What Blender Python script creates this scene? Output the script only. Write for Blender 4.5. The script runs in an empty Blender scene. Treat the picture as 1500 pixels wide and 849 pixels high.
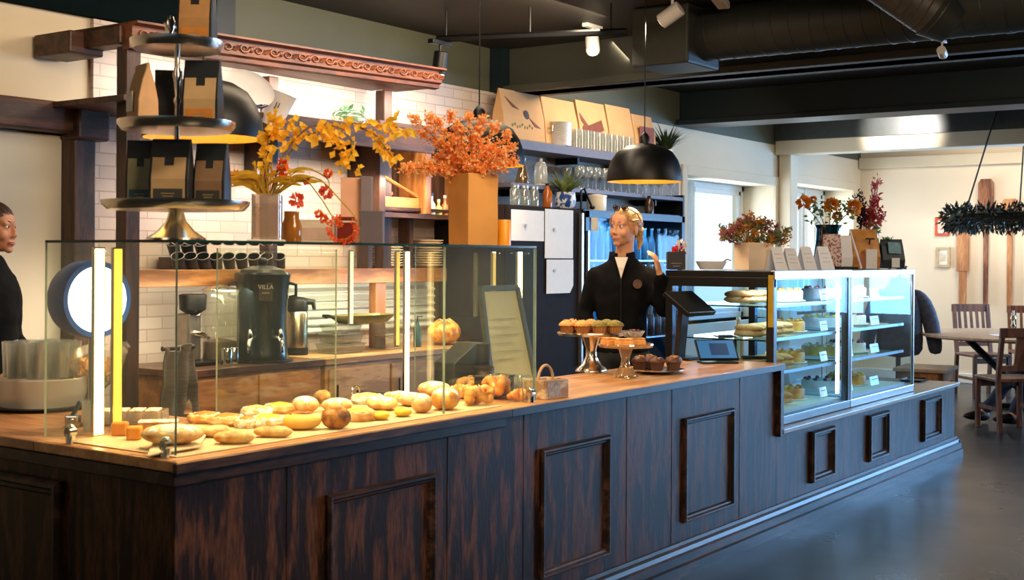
import bpy, bmesh, math, random
from mathutils import Vector, Matrix, Euler
random.seed(7)
C = bpy.context.scene.collection
PI = math.pi
rnd = random.uniform
# ------------------------------------------------------------------ camera measured from the photograph's vanishing lines
TH = math.radians(35.35); FP = 1850.0; HZ = 376.0; RO = 0.0058; EYE = 1.5
cF = Vector((math.cos(TH), math.sin(TH), 0)); cR = Vector((math.sin(TH), -math.cos(TH), 0)); cU = Vector((0, 0, 1))
def ray(px, py):
    x = (px-750)/FP; y = (py-HZ)/FP
    return cF + cR*(x*math.cos(RO)+y*math.sin(RO)) + cU*(-(y*math.cos(RO)-x*math.sin(RO)))
O = Vector((0, 0, EYE))
def at(px, py, d): return O + ray(px, py)*d
def on_y(px, py, Y): r = ray(px, py); return O + r*(Y/r.y)
def on_x(px, py, X): r = ray(px, py); return O + r*(X/r.x)
def on_z(px, py, Z): r = ray(px, py); return O + r*((Z-EYE)/r.z)
def gx(px, Y): return on_y(px, 376, Y).x          # where a column of the photo meets a depth plane
cam = bpy.data.cameras.new('camera'); co = bpy.data.objects.new('camera', cam); C.objects.link(co)
rc = cR*math.cos(RO)+cU*math.sin(RO); uc = cU*math.cos(RO)-cR*math.sin(RO)
m = Matrix((rc, uc, -cF)).transposed().to_4x4(); m.translation = O; co.matrix_world = m
cam.sensor_width = 36; cam.lens = FP*36/1500; cam.shift_y = -(424.5-HZ)/1500; cam.clip_start = .05
cam.dof.use_dof = True; cam.dof.focus_distance = 7.0; cam.dof.aperture_fstop = 5.6
sc = bpy.context.scene; sc.camera = co
sc.view_settings.view_transform = 'Standard'; sc.view_settings.look = 'None'; sc.view_settings.gamma = 1; sc.view_settings.use_curve_mapping = False
sc.view_settings.exposure = 0.0
sc.cycles.use_denoising = True; sc.cycles.max_bounces = 10; sc.cycles.transparent_max_bounces = 24; sc.cycles.sample_clamp_indirect = 6
sc.cycles.caustics_reflective = False; sc.cycles.caustics_refractive = False
# ------------------------------------------------------------------ materials
def lin(c):
    c = c/255.0
    return c/12.92 if c <= .04045 else ((c+.055)/1.055)**2.4
def rgb(c): return (lin(c[0]), lin(c[1]), lin(c[2]), 1)
MATS = {}
def M(name, col, rough=.6, metal=0, var=.12, scale=18, bump=0, bscale=None, col2=None, stretch=None, spec=.5, coat=0, contrast=None, trans=0, thin=0):
    if name in MATS: return MATS[name]
    mt = bpy.data.materials.new(name); mt.use_nodes = True; nt = mt.node_tree; N = nt.nodes; L = nt.links
    b = N['Principled BSDF']; b.inputs['Roughness'].default_value = rough; b.inputs['Metallic'].default_value = metal
    b.inputs['Specular IOR Level'].default_value = spec; b.inputs['Coat Weight'].default_value = coat
    b.inputs['Transmission Weight'].default_value = trans
    c1 = rgb(col)
    c2 = rgb(col2) if col2 else tuple(max(0, x*(1-var*2)) for x in c1[:3])+(1,)
    tc = N.new('ShaderNodeTexCoord'); mp = N.new('ShaderNodeMapping'); L.new(tc.outputs['Object'], mp.inputs[0])
    if stretch: mp.inputs['Scale'].default_value = stretch
    nz = N.new('ShaderNodeTexNoise'); nz.inputs['Scale'].default_value = scale; nz.inputs['Detail'].default_value = 5; L.new(mp.outputs[0], nz.inputs[0])
    mr = N.new('ShaderNodeMapRange'); lo, hi = contrast or (.3, .7); mr.inputs[1].default_value = lo; mr.inputs[2].default_value = hi
    L.new(nz.outputs[0], mr.inputs[0])
    mx = N.new('ShaderNodeMix'); mx.data_type = 'RGBA'; mx.inputs[6].default_value = c1; mx.inputs[7].default_value = c2
    L.new(mr.outputs[0], mx.inputs[0]); L.new(mx.outputs[2], b.inputs['Base Color'])
    if bump:
        bp = N.new('ShaderNodeBump'); bp.inputs['Strength'].default_value = bump; bp.inputs['Distance'].default_value = .01
        n2 = N.new('ShaderNodeTexNoise'); n2.inputs['Scale'].default_value = bscale or scale; n2.inputs['Detail'].default_value = 4; L.new(mp.outputs[0], n2.inputs[0])
        L.new(n2.outputs[0], bp.inputs['Height']); L.new(bp.outputs[0], b.inputs['Normal'])
    if thin:                                             # leaves and petals let part of the light through
        tl = N.new('ShaderNodeBsdfTranslucent'); L.new(mx.outputs[2], tl.inputs[0]); ms = N.new('ShaderNodeMixShader'); ms.inputs[0].default_value = thin
        L.new(b.outputs[0], ms.inputs[1]); L.new(tl.outputs[0], ms.inputs[2]); L.new(ms.outputs[0], N['Material Output'].inputs[0])
    MATS[name] = mt; return mt
def WOOD(name, dark, light, rough=.45, axis='Z', scale=1.0, mixlo=.42, mixhi=.72, coat=0, spec=.5):
    """figured timber: stretched noise feeding a distorted wave"""
    if name in MATS: return MATS[name]
    mt = bpy.data.materials.new(name); mt.use_nodes = True; nt = mt.node_tree; N = nt.nodes; L = nt.links
    b = N['Principled BSDF']; b.inputs['Roughness'].default_value = rough; b.inputs['Coat Weight'].default_value = coat; b.inputs['Specular IOR Level'].default_value = spec
    tc = N.new('ShaderNodeTexCoord'); mp = N.new('ShaderNodeMapping'); L.new(tc.outputs['Object'], mp.inputs[0])
    s = {'X': (.16, 1, 1), 'Y': (1, .16, 1), 'Z': (1, 1, .16)}[axis]
    mp.inputs['Scale'].default_value = tuple(v*scale for v in s)
    n1 = N.new('ShaderNodeTexNoise'); n1.inputs['Scale'].default_value = 5; n1.inputs['Detail'].default_value = 2; L.new(mp.outputs[0], n1.inputs[0])
    ml = N.new('ShaderNodeMath'); ml.operation = 'MULTIPLY'; ml.inputs[1].default_value = 26; L.new(n1.outputs[0], ml.inputs[0])
    sn = N.new('ShaderNodeMath'); sn.operation = 'SINE'; L.new(ml.outputs[0], sn.inputs[0])
    n2 = N.new('ShaderNodeTexNoise'); n2.inputs['Scale'].default_value = 70; n2.inputs['Detail'].default_value = 3; L.new(mp.outputs[0], n2.inputs[0])
    ad = N.new('ShaderNodeMath'); ad.operation = 'MULTIPLY_ADD'; ad.inputs[1].default_value = .22; L.new(sn.outputs[0], ad.inputs[0]); L.new(n2.outputs[0], ad.inputs[2])
    mr = N.new('ShaderNodeMapRange'); mr.inputs[1].default_value = mixlo; mr.inputs[2].default_value = mixhi; L.new(ad.outputs[0], mr.inputs[0])
    mx = N.new('ShaderNodeMix'); mx.data_type = 'RGBA'; mx.inputs[6].default_value = rgb(dark); mx.inputs[7].default_value = rgb(light)
    L.new(mr.outputs[0], mx.inputs[0]); L.new(mx.outputs[2], b.inputs['Base Color'])
    bp = N.new('ShaderNodeBump'); bp.inputs['Strength'].default_value = .15; bp.inputs['Distance'].default_value = .004
    L.new(ad.outputs[0], bp.inputs['Height']); L.new(bp.outputs[0], b.inputs['Normal'])
    MATS[name] = mt; return mt
def EMIT(name, col, strength):
    if name in MATS: return MATS[name]
    mt = bpy.data.materials.new(name); mt.use_nodes = True; b = mt.node_tree.nodes['Principled BSDF']
    b.inputs['Base Color'].default_value = rgb(col); b.inputs['Emission Color'].default_value = rgb(col); b.inputs['Emission Strength'].default_value = strength
    MATS[name] = mt; return mt
def GLASS(name, tint=(245, 250, 248), refl=1.0, ior=1.5, rough=0.0, body=0.0, bodycol=(240, 240, 235)):
    """thin clear pane: see-through with a Fresnel mirror sheen"""
    if name in MATS: return MATS[name]
    mt = bpy.data.materials.new(name); mt.use_nodes = True; nt = mt.node_tree; N = nt.nodes; L = nt.links
    N.remove(N['Principled BSDF']); out = N['Material Output']
    t = N.new('ShaderNodeBsdfTransparent'); t.inputs[0].default_value = rgb(tint)
    g = N.new('ShaderNodeBsdfGlossy'); g.inputs['Roughness'].default_value = rough; g.inputs[0].default_value = (1, 1, 1, 1)
    fr = N.new('ShaderNodeLayerWeight'); fr.inputs[0].default_value = .5
    pw = N.new('ShaderNodeMath'); pw.operation = 'POWER'; pw.inputs[1].default_value = 4.5; L.new(fr.outputs['Facing'], pw.inputs[0])
    ml = N.new('ShaderNodeMath'); ml.operation = 'MULTIPLY_ADD'; ml.inputs[1].default_value = .9*refl; ml.inputs[2].default_value = .035*refl; L.new(pw.outputs[0], ml.inputs[0])
    mx = N.new('ShaderNodeMixShader'); L.new(ml.outputs[0], mx.inputs[0]); L.new(t.outputs[0], mx.inputs[1]); L.new(g.outputs[0], mx.inputs[2])
    last = mx
    if body:
        d = N.new('ShaderNodeBsdfDiffuse'); d.inputs[0].default_value = rgb(bodycol)
        tl = N.new('ShaderNodeBsdfTranslucent'); tl.inputs[0].default_value = rgb(bodycol); mb = N.new('ShaderNodeMixShader'); L.new(d.outputs[0], mb.inputs[1]); L.new(tl.outputs[0], mb.inputs[2])
        m2 = N.new('ShaderNodeMixShader'); m2.inputs[0].default_value = body; L.new(mx.outputs[0], m2.inputs[1]); L.new(mb.outputs[0], m2.inputs[2]); last = m2
    L.new(last.outputs[0], out.inputs[0]); MATS[name] = mt; return mt
# ------------------------------------------------------------------ mesh builder
class B:
    def __init__(s): s.v = []; s.f = []; s.m = []
    def add(s, vs, fs, mat=0, xf=None):
        o = len(s.v)
        for p in vs:
            p = Vector(p); s.v.append(tuple(xf @ p if xf else p))
        for f in fs: s.f.append([i+o for i in f]); s.m.append(mat)
        return s
    def box(s, c, d, mat=0, rot=None, taper=1.0):
        x, y, z = d[0]/2, d[1]/2, d[2]/2; t = taper
        vs = [(-x, -y, -z), (x, -y, -z), (x, y, -z), (-x, y, -z), (-x*t, -y*t, z), (x*t, -y*t, z), (x*t, y*t, z), (-x*t, y*t, z)]
        fs = [(3, 2, 1, 0), (4, 5, 6, 7), (0, 1, 5, 4), (1, 2, 6, 5), (2, 3, 7, 6), (3, 0, 4, 7)]
        xf = Matrix.Translation(c)
        if rot: xf = xf @ (rot if isinstance(rot, Matrix) else Euler(rot).to_matrix().to_4x4())
        return s.add(vs, fs, mat, xf)
    def bb(s, a, b, mat=0):
        a, b = Vector(a), Vector(b)
        return s.box((a+b)/2, [abs(b[i]-a[i]) for i in range(3)], mat)
    def cyl(s, p0, p1, r0, r1=None, n=20, mat=0, caps=True):
        r1 = r0 if r1 is None else r1
        p0, p1 = Vector(p0), Vector(p1); d = (p1-p0).normalized()
        a = d.orthogonal().normalized(); b = d.cross(a)
        vs = []
        for p, r in ((p0, r0), (p1, r1)):
            for i in range(n): vs.append(p+a*r*math.cos(2*PI*i/n)+b*r*math.sin(2*PI*i/n))
        fs = [(i, (i+1) % n, n+(i+1) % n, n+i) for i in range(n)]
        if caps: fs += [tuple(range(n-1, -1, -1)), tuple(range(n, 2*n))]
        return s.add(vs, fs, mat)
    def lathe(s, prof, c=(0, 0, 0), n=32, mat=0, xf=None, sx=1, sy=1):
        c = Vector(c); vs = []; fs = []
        for r, z in prof:
            for i in range(n): vs.append((r*math.cos(2*PI*i/n)*sx, r*math.sin(2*PI*i/n)*sy, z))
        k = len(prof)
        for j in range(k-1):
            for i in range(n): fs.append((j*n+i, j*n+(i+1) % n, (j+1)*n+(i+1) % n, (j+1)*n+i))
        if prof[0][0] > 1e-5 and prof[0][0] < .0: pass
        t = Matrix.Translation(c) @ (xf if xf else Matrix())
        return s.add(vs, fs, mat, t)
    def tube(s, pts, r, n=8, mat=0, closed=False):
        pts = [Vector(p) for p in pts]; k = len(pts); rs = r if isinstance(r, (list, tuple)) else [r]*k
        vs = []; fs = []; up = None
        for i, p in enumerate(pts):
            a = pts[(i+1) % k] if (closed or i < k-1) else p; b = pts[i-1] if (closed or i > 0) else p
            d = (a-b).normalized() if (a-b).length > 1e-9 else Vector((0, 0, 1))
            if up is None: up = d.orthogonal().normalized()
            up = (up-d*up.dot(d)); up = up.normalized() if up.length > 1e-6 else d.orthogonal().normalized()
            w = d.cross(up)
            for j in range(n): vs.append(p+up*rs[i]*math.cos(2*PI*j/n)+w*rs[i]*math.sin(2*PI*j/n))
        for i in range(k if closed else k-1):
            i2 = (i+1) % k
            for j in range(n): fs.append((i*n+j, i*n+(j+1) % n, i2*n+(j+1) % n, i2*n+j))
        if not closed: fs += [tuple(range(n-1, -1, -1)), tuple((k-1)*n+j for j in range(n))]
        return s.add(vs, fs, mat)
    def ell(s, c, r, mat=0, nu=16, nv=10, rot=None, fn=None):
        vs = [(0, 0, -1)]; fs = []
        for j in range(1, nv):
            t = -PI/2+PI*j/nv
            for i in range(nu): vs.append((math.cos(t)*math.cos(2*PI*i/nu), math.cos(t)*math.sin(2*PI*i/nu), math.sin(t)))
        vs.append((0, 0, 1)); last = len(vs)-1
        for i in range(nu):
            fs.append((0, 1+(i+1) % nu, 1+i)); fs.append((last, last-nu+i, last-nu+(i+1) % nu))
        for j in range(nv-2):
            for i in range(nu): fs.append((1+j*nu+i, 1+j*nu+(i+1) % nu, 1+(j+1)*nu+(i+1) % nu, 1+(j+1)*nu+i))
        if fn: vs = [fn(Vector(p)) for p in vs]
        vs = [(p[0]*r[0], p[1]*r[1], p[2]*r[2]) for p in vs]
        xf = Matrix.Translation(c)
        if rot: xf = xf @ (rot if isinstance(rot, Matrix) else Euler(rot).to_matrix().to_4x4())
        return s.add(vs, fs, mat, xf)
    def loft(s, rings, mat=0, caps=True, xf=None):
        """rings: list of equally long point loops"""
        n = len(rings[0]); vs = [p for r in rings for p in r]; fs = []
        for j in range(len(rings)-1):
            for i in range(n): fs.append((j*n+i, j*n+(i+1) % n, (j+1)*n+(i+1) % n, (j+1)*n+i))
        if caps: fs += [tuple(range(n-1, -1, -1)), tuple(range((len(rings)-1)*n, len(rings)*n))]
        return s.add(vs, fs, mat, xf)
    def prism(s, poly, depth, mat=0, xf=None):
        """poly in local XZ, extruded along local Y (0..depth)"""
        n = len(poly); vs = [(x, 0, z) for x, z in poly]+[(x, depth, z) for x, z in poly]
        fs = [tuple(range(n)), tuple(range(2*n-1, n-1, -1))]+[(i, n+i, n+(i+1) % n, (i+1) % n) for i in range(n)]
        return s.add(vs, fs, mat, xf)
    def quad(s, a, b, c, d, mat=0): return s.add([a, b, c, d], [(0, 1, 2, 3)], mat)
    def leaf(s, p, d, nrm, l, w, mat=0, bend=.15):
        p = Vector(p); d = Vector(d).normalized(); nrm = Vector(nrm); sd = d.cross(nrm)
        sd = sd.normalized() if sd.length > 1e-4 else d.orthogonal().normalized(); up = sd.cross(d)
        mid = p+d*l*.5+up*l*bend; tip = p+d*l
        return s.add([p, mid+sd*w/2, tip, mid-sd*w/2], [(0, 1, 2), (0, 2, 3)], mat)
    def build(s, name, mats, parent=None, smooth=False, bevel=0, seg=2, solid=0, sub=0):
        me = bpy.data.meshes.new(name); me.from_pydata(s.v, [], s.f)
        for mt in (mats if isinstance(mats, (list, tuple)) else [mats]): me.materials.append(mt)
        me.polygons.foreach_set('material_index', s.m)
        bm = bmesh.new(); bm.from_mesh(me); bmesh.ops.recalc_face_normals(bm, faces=bm.faces); bm.to_mesh(me); bm.free()
        if smooth:
            me.polygons.foreach_set('use_smooth', [True]*len(me.polygons))
            try: me.set_sharp_from_angle(angle=.7)
            except Exception: pass
        o = bpy.data.objects.new(name, me); C.objects.link(o)
        if parent: o.parent = parent
        if solid: md = o.modifiers.new('solid', 'SOLIDIFY'); md.thickness = solid; md.offset = 0
        if bevel: md = o.modifiers.new('bevel', 'BEVEL'); md.width = bevel; md.segments = seg; md.limit_method = 'ANGLE'
        if sub: md = o.modifiers.new('sub', 'SUBSURF'); md.levels = sub; md.render_levels = sub
        return o
def tag(o, label, cat, group=None, kind=None):
    o['label'] = label; o['category'] = cat
    if group: o['group'] = group
    if kind: o['kind'] = kind
    return o
def thing(name, label, cat, loc=(0, 0, 0), rotz=0, group=None):
    o = bpy.data.objects.new(name, None); C.objects.link(o); o.location = loc; o.rotation_euler = (0, 0, rotz); o.empty_display_size = .1
    return tag(o, label, cat, group)
def struct(o): o['kind'] = 'structure'; return o
def dup(root, loc, rotz=None, label=None, group=None, scale=None):
    r = root.copy(); C.objects.link(r); r.location = loc
    if rotz is not None: r.rotation_euler = (0, 0, rotz)
    if scale: r.scale = scale if isinstance(scale, (tuple, list)) else (scale,)*3
    if label: r['label'] = label
    if group: r['group'] = group
    for ch in list(root.children):
        c = ch.copy(); C.objects.link(c); c.parent = r
        for g in list(ch.children):
            d = g.copy(); C.objects.link(d); d.parent = c
    return r
def text(body, size, mt, parent, mat4, name='lettering', ext=.001, align='CENTER'):
    cu = bpy.data.curves.new(name, 'FONT'); cu.body = body; cu.size = size; cu.align_x = align; cu.align_y = 'CENTER'; cu.extrude = ext
    tmp = bpy.data.objects.new('tmp', cu); C.objects.link(tmp); dg = bpy.context.evaluated_depsgraph_get()
    me = bpy.data.meshes.new_from_object(tmp.evaluated_get(dg)); bpy.data.objects.remove(tmp); me.materials.clear(); me.materials.append(mt)
    o = bpy.data.objects.new(name, me); C.objects.link(o); o.parent = parent; o.matrix_local = mat4; return o
ORD = ['first', 'second', 'third', 'fourth', 'fifth', 'sixth', 'seventh', 'eighth', 'ninth', 'tenth', 'eleventh', 'twelfth', 'thirteenth', 'fourteenth', 'fifteenth', 'sixteenth', 'seventeenth', 'eighteenth', 'nineteenth', 'twentieth', 'twenty-first', 'twenty-second', 'twenty-third', 'twenty-fourth', 'twenty-fifth', 'twenty-sixth', 'twenty-seventh', 'twenty-eighth']
def light(kind, name, loc, energy, col, size=.1, target=None, spot=None, blend=.4, size_y=None):
    l = bpy.data.lights.new(name, kind); l.energy = energy; l.color = col
    if kind == 'AREA':
        l.size = size
        if size_y: l.shape = 'RECTANGLE'; l.size_y = size_y
    else: l.shadow_soft_size = size
    if kind == 'SPOT': l.spot_size = spot; l.spot_blend = blend
    o = bpy.data.objects.new(name, l); C.objects.link(o); o.location = loc
    if target is not None: o.rotation_euler = (Vector(target)-Vector(loc)).to_track_quat('-Z', 'Y').to_euler()
    return o
FACE = TH-PI/2        # turn that points a thing's front (local -Y) at the viewer
WARM = (1, .70, .40); DAY = (.62, .80, 1.0)
# ------------------------------------------------------------------ room shell
YB = 5.70; XF = 15.7; XL = -3.0; YN = -3.2; ZC = 3.08; ZB = 2.75
CREAM = M('cream_paint', (226, 211, 184), .75, var=.03, scale=2.5, bump=.05, bscale=40)
FARW = M('far_wall_plaster', (236, 220, 196), .8, var=.03, scale=1.5)
DARK = M('dark_green_paint', (9, 30, 36), .5, var=.12, scale=2, bump=.06, bscale=25)
OLIVE = M('olive_paint', (88, 90, 72), .65, var=.1, scale=2.2)
CEIL = M('ceiling_dark_boards', (50, 46, 40), .6, var=.15, scale=1.6)
WHITEP = M('white_gloss_paint', (232, 236, 236), .35, var=.03)
def make_floor_mat():
    mt = bpy.data.materials.new('polished_concrete'); mt.use_nodes = True; nt = mt.node_tree; N = nt.nodes; L = nt.links; b = N['Principled BSDF']
    tc = N.new('ShaderNodeTexCoord'); n1 = N.new('ShaderNodeTexNoise'); n1.inputs['Scale'].default_value = .9; n1.inputs['Detail'].default_value = 3; L.new(tc.outputs['Object'], n1.inputs[0])
    mr = N.new('ShaderNodeMapRange'); mr.inputs[1].default_value = .35; mr.inputs[2].default_value = .68; L.new(n1.outputs[0], mr.inputs[0])
    mx = N.new('ShaderNodeMix'); mx.data_type = 'RGBA'; mx.inputs[6].default_value = rgb((24, 28, 33)); mx.inputs[7].default_value = rgb((62, 62, 60)); L.new(mr.outputs[0], mx.inputs[0])
    L.new(mx.outputs[2], b.inputs['Base Color'])
    n2 = N.new('ShaderNodeTexNoise'); n2.inputs['Scale'].default_value = 1.6; n2.inputs['Detail'].default_value = 3; L.new(tc.outputs['Object'], n2.inputs[0])
    m2 = N.new('ShaderNodeMapRange'); m2.inputs[3].default_value = .2; m2.inputs[4].default_value = .4; L.new(n2.outputs[0], m2.inputs[0]); L.new(m2.outputs[0], b.inputs['Roughness'])
    return mt
def make_brick_mat():
    mt = bpy.data.materials.new('white_painted_brick'); mt.use_nodes = True; nt = mt.node_tree; N = nt.nodes; L = nt.links; b = N['Principled BSDF']
    tc = N.new('ShaderNodeTexCoord'); mp = N.new('ShaderNodeMapping'); mp.inputs['Rotation'].default_value = (PI/2, 0, 0); L.new(tc.outputs['Object'], mp.inputs[0])
    br = N.new('ShaderNodeTexBrick'); L.new(mp.outputs[0], br.inputs[0])
    br.inputs['Color1'].default_value = rgb((214, 200, 190)); br.inputs['Color2'].default_value = rgb((196, 178, 166)); br.inputs['Mortar'].default_value = rgb((178, 160, 148))
    br.inputs['Scale'].default_value = 1; br.inputs['Brick Width'].default_value = .21; br.inputs['Row Height'].default_value = .068; br.inputs['Mortar Size'].default_value = .004
    L.new(br.outputs['Color'], b.inputs['Base Color']); b.inputs['Roughness'].default_value = .5
    bp = N.new('ShaderNodeBump'); bp.inputs['Strength'].default_value = .35; bp.inputs['Distance'].default_value = .006; bp.invert = True
    L.new(br.outputs['Fac'], bp.inputs['Height']); L.new(bp.outputs[0], b.inputs['Normal']); return mt
FLOOR = make_floor_mat(); BRICK = make_brick_mat()
struct(B().bb((XL-.2, YN-.2, -.12), (XF+.2, YB+.8, 0)).build('floor', FLOOR))
struct(B().bb((XL-.2, YN-.2, ZC), (XF+.2, YB+.8, ZC+.12)).build('ceiling', CEIL))
def wall_y(name, y0, y1, x0, x1, z0, z1, holes, mt):
    b = B(); xs = x0
    for hx0, hx1, hz0, hz1 in sorted(holes):
        b.bb((xs, y0, z0), (hx0, y1, z1)); b.bb((hx0, y0, z0), (hx1, y1, hz0)); b.bb((hx0, y0, hz1), (hx1, y1, z1)); xs = hx1
    b.bb((xs, y0, z0), (x1, y1, z1)); return struct(b.build(name, mt))
W1 = (10.94, 13.02, .85, 2.30); W2 = (13.50, 15.42, .85, 2.36)
wall_y('wall_back', YB, YB+.5, XL, XF+.2, 0, ZB, [W1, W2], CREAM)
struct(B().bb((XL, YB-.005, ZB), (XF+.2, YB+.5, ZC)).build('wall_back_frieze', OLIVE))
FW = (13.1, 15.3, .6, 2.5)  # unseen window opening, added for fill light on the case tops
wall_y('wall_front', YN-.25, YN, XL, XF+.2, 0, ZC, [FW], M('front_wall_green', (52, 58, 54), .8, var=.05))
RW = ((-2.6, -1.3, .7, 2.5), (-.6, .7, .7, 2.5), (1.3, 2.6, .7, 2.5))
struct(B().bb((XL-.2, YN, 0), (XL, YB, ZC)).build('wall_left', CREAM))
b = B(); ys = YN
for y0, y1, z0, z1 in RW:
    b.bb((XF, ys, 0), (XF+.3, y0, ZC)); b.bb((XF, y0, 0), (XF+.3, y1, z0)); b.bb((XF, y0, z1), (XF+.3, y1, ZC)); ys = y1
b.bb((XF, ys, 0), (XF+.3, YB, ZC)); struct(b.build('wall_right', FARW))
struct(B().bb((4.16, YB-.031, .0), (7.84, YB, ZB-.005)).build('wall_tiles', BRICK))
struct(B().bb((4.99, YB-.05, ZB), (5.13, YB-.005, ZC)).build('trim_1', DARK))
struct(B().bb((XL, YB-.05, ZB+.001), (4.98, YB-.005, ZC)).build('trim_2', M('matt_dark_green', (12, 24, 26), .95, var=.1, spec=.05)))
struct(B().bb((7.72, YB-.12, ZB+.0), (7.86, YB-.005, ZC)).build('trim_3', DARK))
# window casings: white moulded surround and two lights each, glass in place
PANE = GLASS('window_glass', (245, 250, 252), .8)
def window(n, w, y, splits):
    x0, x1, z0, z1 = w; b = B(); t = .06
    b.bb((x0, y, z0), (x0+t, y+.07, z1)); b.bb((x1-t, y, z0), (x1, y+.07, z1)); b.bb((x0, y, z1-t), (x1, y+.07, z1)); b.bb((x0, y, z0), (x1, y+.07, z0+t))
    for s in splits: b.bb((s-.05, y-.01, z0), (s+.05, y+.07, z1))
    ed = [x0]+list(splits)+[x1]
    for a, c in zip(ed[:-1], ed[1:]):
        a += .06; c -= .06
        b.bb((a, y+.01, z0+.05), (a+.05, y+.05, z1-.05)); b.bb((c-.05, y+.01, z0+.05), (c, y+.05, z1-.05)); b.bb((a, y+.01, z1-.11), (c, y+.05, z1-.05)); b.bb((a, y+.01, z0+.05), (c, y+.05, z0+.11))
    f = struct(b.build('window_%d' % n, WHITEP, bevel=.006))
    struct(B().bb((x0+.06, y+.028, z0+.06), (x1-.06, y+.034, z1-.06)).build('window_pane', PANE, f))
    sill = B().bb((x0, y-.33 if y > 0 else y, z0-.03), (x1, y, z0)); struct(sill.build('window_sill', WHITEP, f)); return f
window(1, W1, YB+.36, [11.75]); window(2, W2, YB+.36, [14.1, 14.8])
for i, (y0, y1, z0, z1) in enumerate(RW):
    b = B(); x = XF+.14; t_ = .06
    for (ya, yb, za, zb) in ((y0, y0+t_, z0, z1), (y1-t_, y1, z0, z1), (y0, y1, z1-t_, z1), (y0, y1, z0, z0+t_), ((y0+y1)/2-.04, (y0+y1)/2+.04, z0, z1)): b.bb((x, ya, za), (x+.07, yb, zb))
    f = struct(b.build('window_%d' % (3+i), WHITEP, bevel=.006)); struct(B().bb((x+.03, y0+t_, z0+t_), (x+.036, y1-t_, z1-t_)).build('window_pane', PANE, f))
window(6, FW, YN-.16, [14.2])
# architraves on the room side
def casing(n, w):
    x0, x1, z0, z1 = w; b = B(); t = .1
    for (p, q) in (((x0-t, z0-.05), (x0, z1+t)), ((x1, z0-.05), (x1+t, z1+t)), ((x0, z1), (x1, z1+t))): b.bb((p[0], YB-.02, p[1]), (q[0], YB-.001, q[1]))
    struct(b.build('trim_%d' % n, CREAM, bevel=.006))
casing(4, W1); casing(5, W2)
struct(B().bb((13.10, YB-.16, 0), (13.30, YB-.021, ZB)).build('trim_6', CREAM, bevel=.01))
CURT = M('pale_curtain', (214, 228, 234), .8, var=.05)
def curtain(x0, x1, y, z0, z1, label):
    n = 40; vs = []; fs = []
    for k, z in enumerate((z0, z1)):
        for i in range(n+1): vs.append((x0+(x1-x0)*i/n, y+.03*math.sin(i*1.55), z))
    fs = [(i, i+1, n+2+i, n+1+i) for i in range(n)]
    return tag(B().add(vs, fs).build('window_curtain', CURT, smooth=True, solid=.006), label, 'curtain')
curtain(11.0, 11.5, YB+.22, .9, 2.27, 'pale folded curtain at the left of the recessed window beside the glass shelves')
# beams along Y with bottom flange
def beam(n, x, w, z0, mt, flange=True):
    b = B().bb((x-w/2, YN, z0), (x+w/2, YB-.01, ZC))
    if flange: b.bb((x-w/2-.08, YN, z0-.0), (x+w/2+.08, YB-.01, z0+.05))
    return struct(b.build('trim_%d' % n, mt, bevel=.006))
BEAMG = M('beam_olive_grey', (66, 68, 58), .6, var=.1, scale=1.5)
beam(7, 7.92, .2, 2.742, BEAMG); beam(8, 10.9, .24, 2.76, DARK); beam(9, 13.15, .26, 2.64, CREAM, False); struct(B().bb((12.99, YN, 2.79), (13.019, YB-.01, ZC-.001)).build('trim_10', M('gloss_dark_green', (70, 74, 72), .35, var=.1)))
struct(B().bb((XF-.09, YN, 2.64), (XF-.001, YB-.01, 2.78)).build('trim_11', CREAM, bevel=.01))
struct(B().bb((XF-.03, YN, 0), (XF-.001, YB-.01, .12)).build('baseboard_right', WHITEP, bevel=.008))
struct(B().bb((10.0, YB-.02, 0), (XF-.03, YB-.001, .12)).build('baseboard_back', WHITEP, bevel=.008))
# ventilation ducts (spiral seam wound round), the branch meets the main run
DUCT = M('painted_duct', (46, 50, 46), .5, metal=.1, var=.1, scale=3)
def duct(b, p0, p1, r, pitch=.11):
    p0, p1 = Vector(p0), Vector(p1); L_ = (p1-p0).length; b.cyl(p0, p1, r, n=36)
    d = (p1-p0).normalized(); a = d.orthogonal().normalized(); w = d.cross(a); pts = []
    k = int(L_/pitch*16)
    for i in range(k+1): t = i/k; ph = 2*PI*t*L_/pitch; pts.append(p0+d*L_*t+(a*math.cos(ph)+w*math.sin(ph))*(r+.001))
    b.tube(pts, .004, 5)
D = thing('ventilation_duct', 'large round painted ventilation duct running under the dark ceiling', 'duct', (7.2, 3.9, 2.905))
b = B(); duct(b, (0, -.25, 0), (0, -6.0, 0), .165); b.build('pipe', DUCT, D, smooth=True)
B().bb((-.24, -.28, -.2), (.2, .12, .17)).build('end_box', M('duct_box_paint', (58, 61, 54), .6, var=.1), D, bevel=.015)
for k in range(5): B().cyl((0, -1.0-k*1.1, 0), (0, -1.03-k*1.1, 0), .169, n=36).build('joint_ring', DUCT, D, smooth=True)
e0 = at(1372, 22, 6.5); e1 = at(1150, -130, 6.5)
D2 = thing('branch_duct', 'ribbed round branch duct slanting in from the top edge to the main duct', 'duct', e0)
b = B(); dv = e1-e0; duct(b, (0, 0, 0), dv, .13, .045); b.build('pipe', M('branch_duct_paint', (66, 60, 52), .5, metal=.1, var=.12), D2, smooth=True)
b = B().cyl(-dv.normalized()*.1, dv.normalized()*.03, .1, .137, n=32); b.build('reducer_cap', DUCT, D2, smooth=True)
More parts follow.
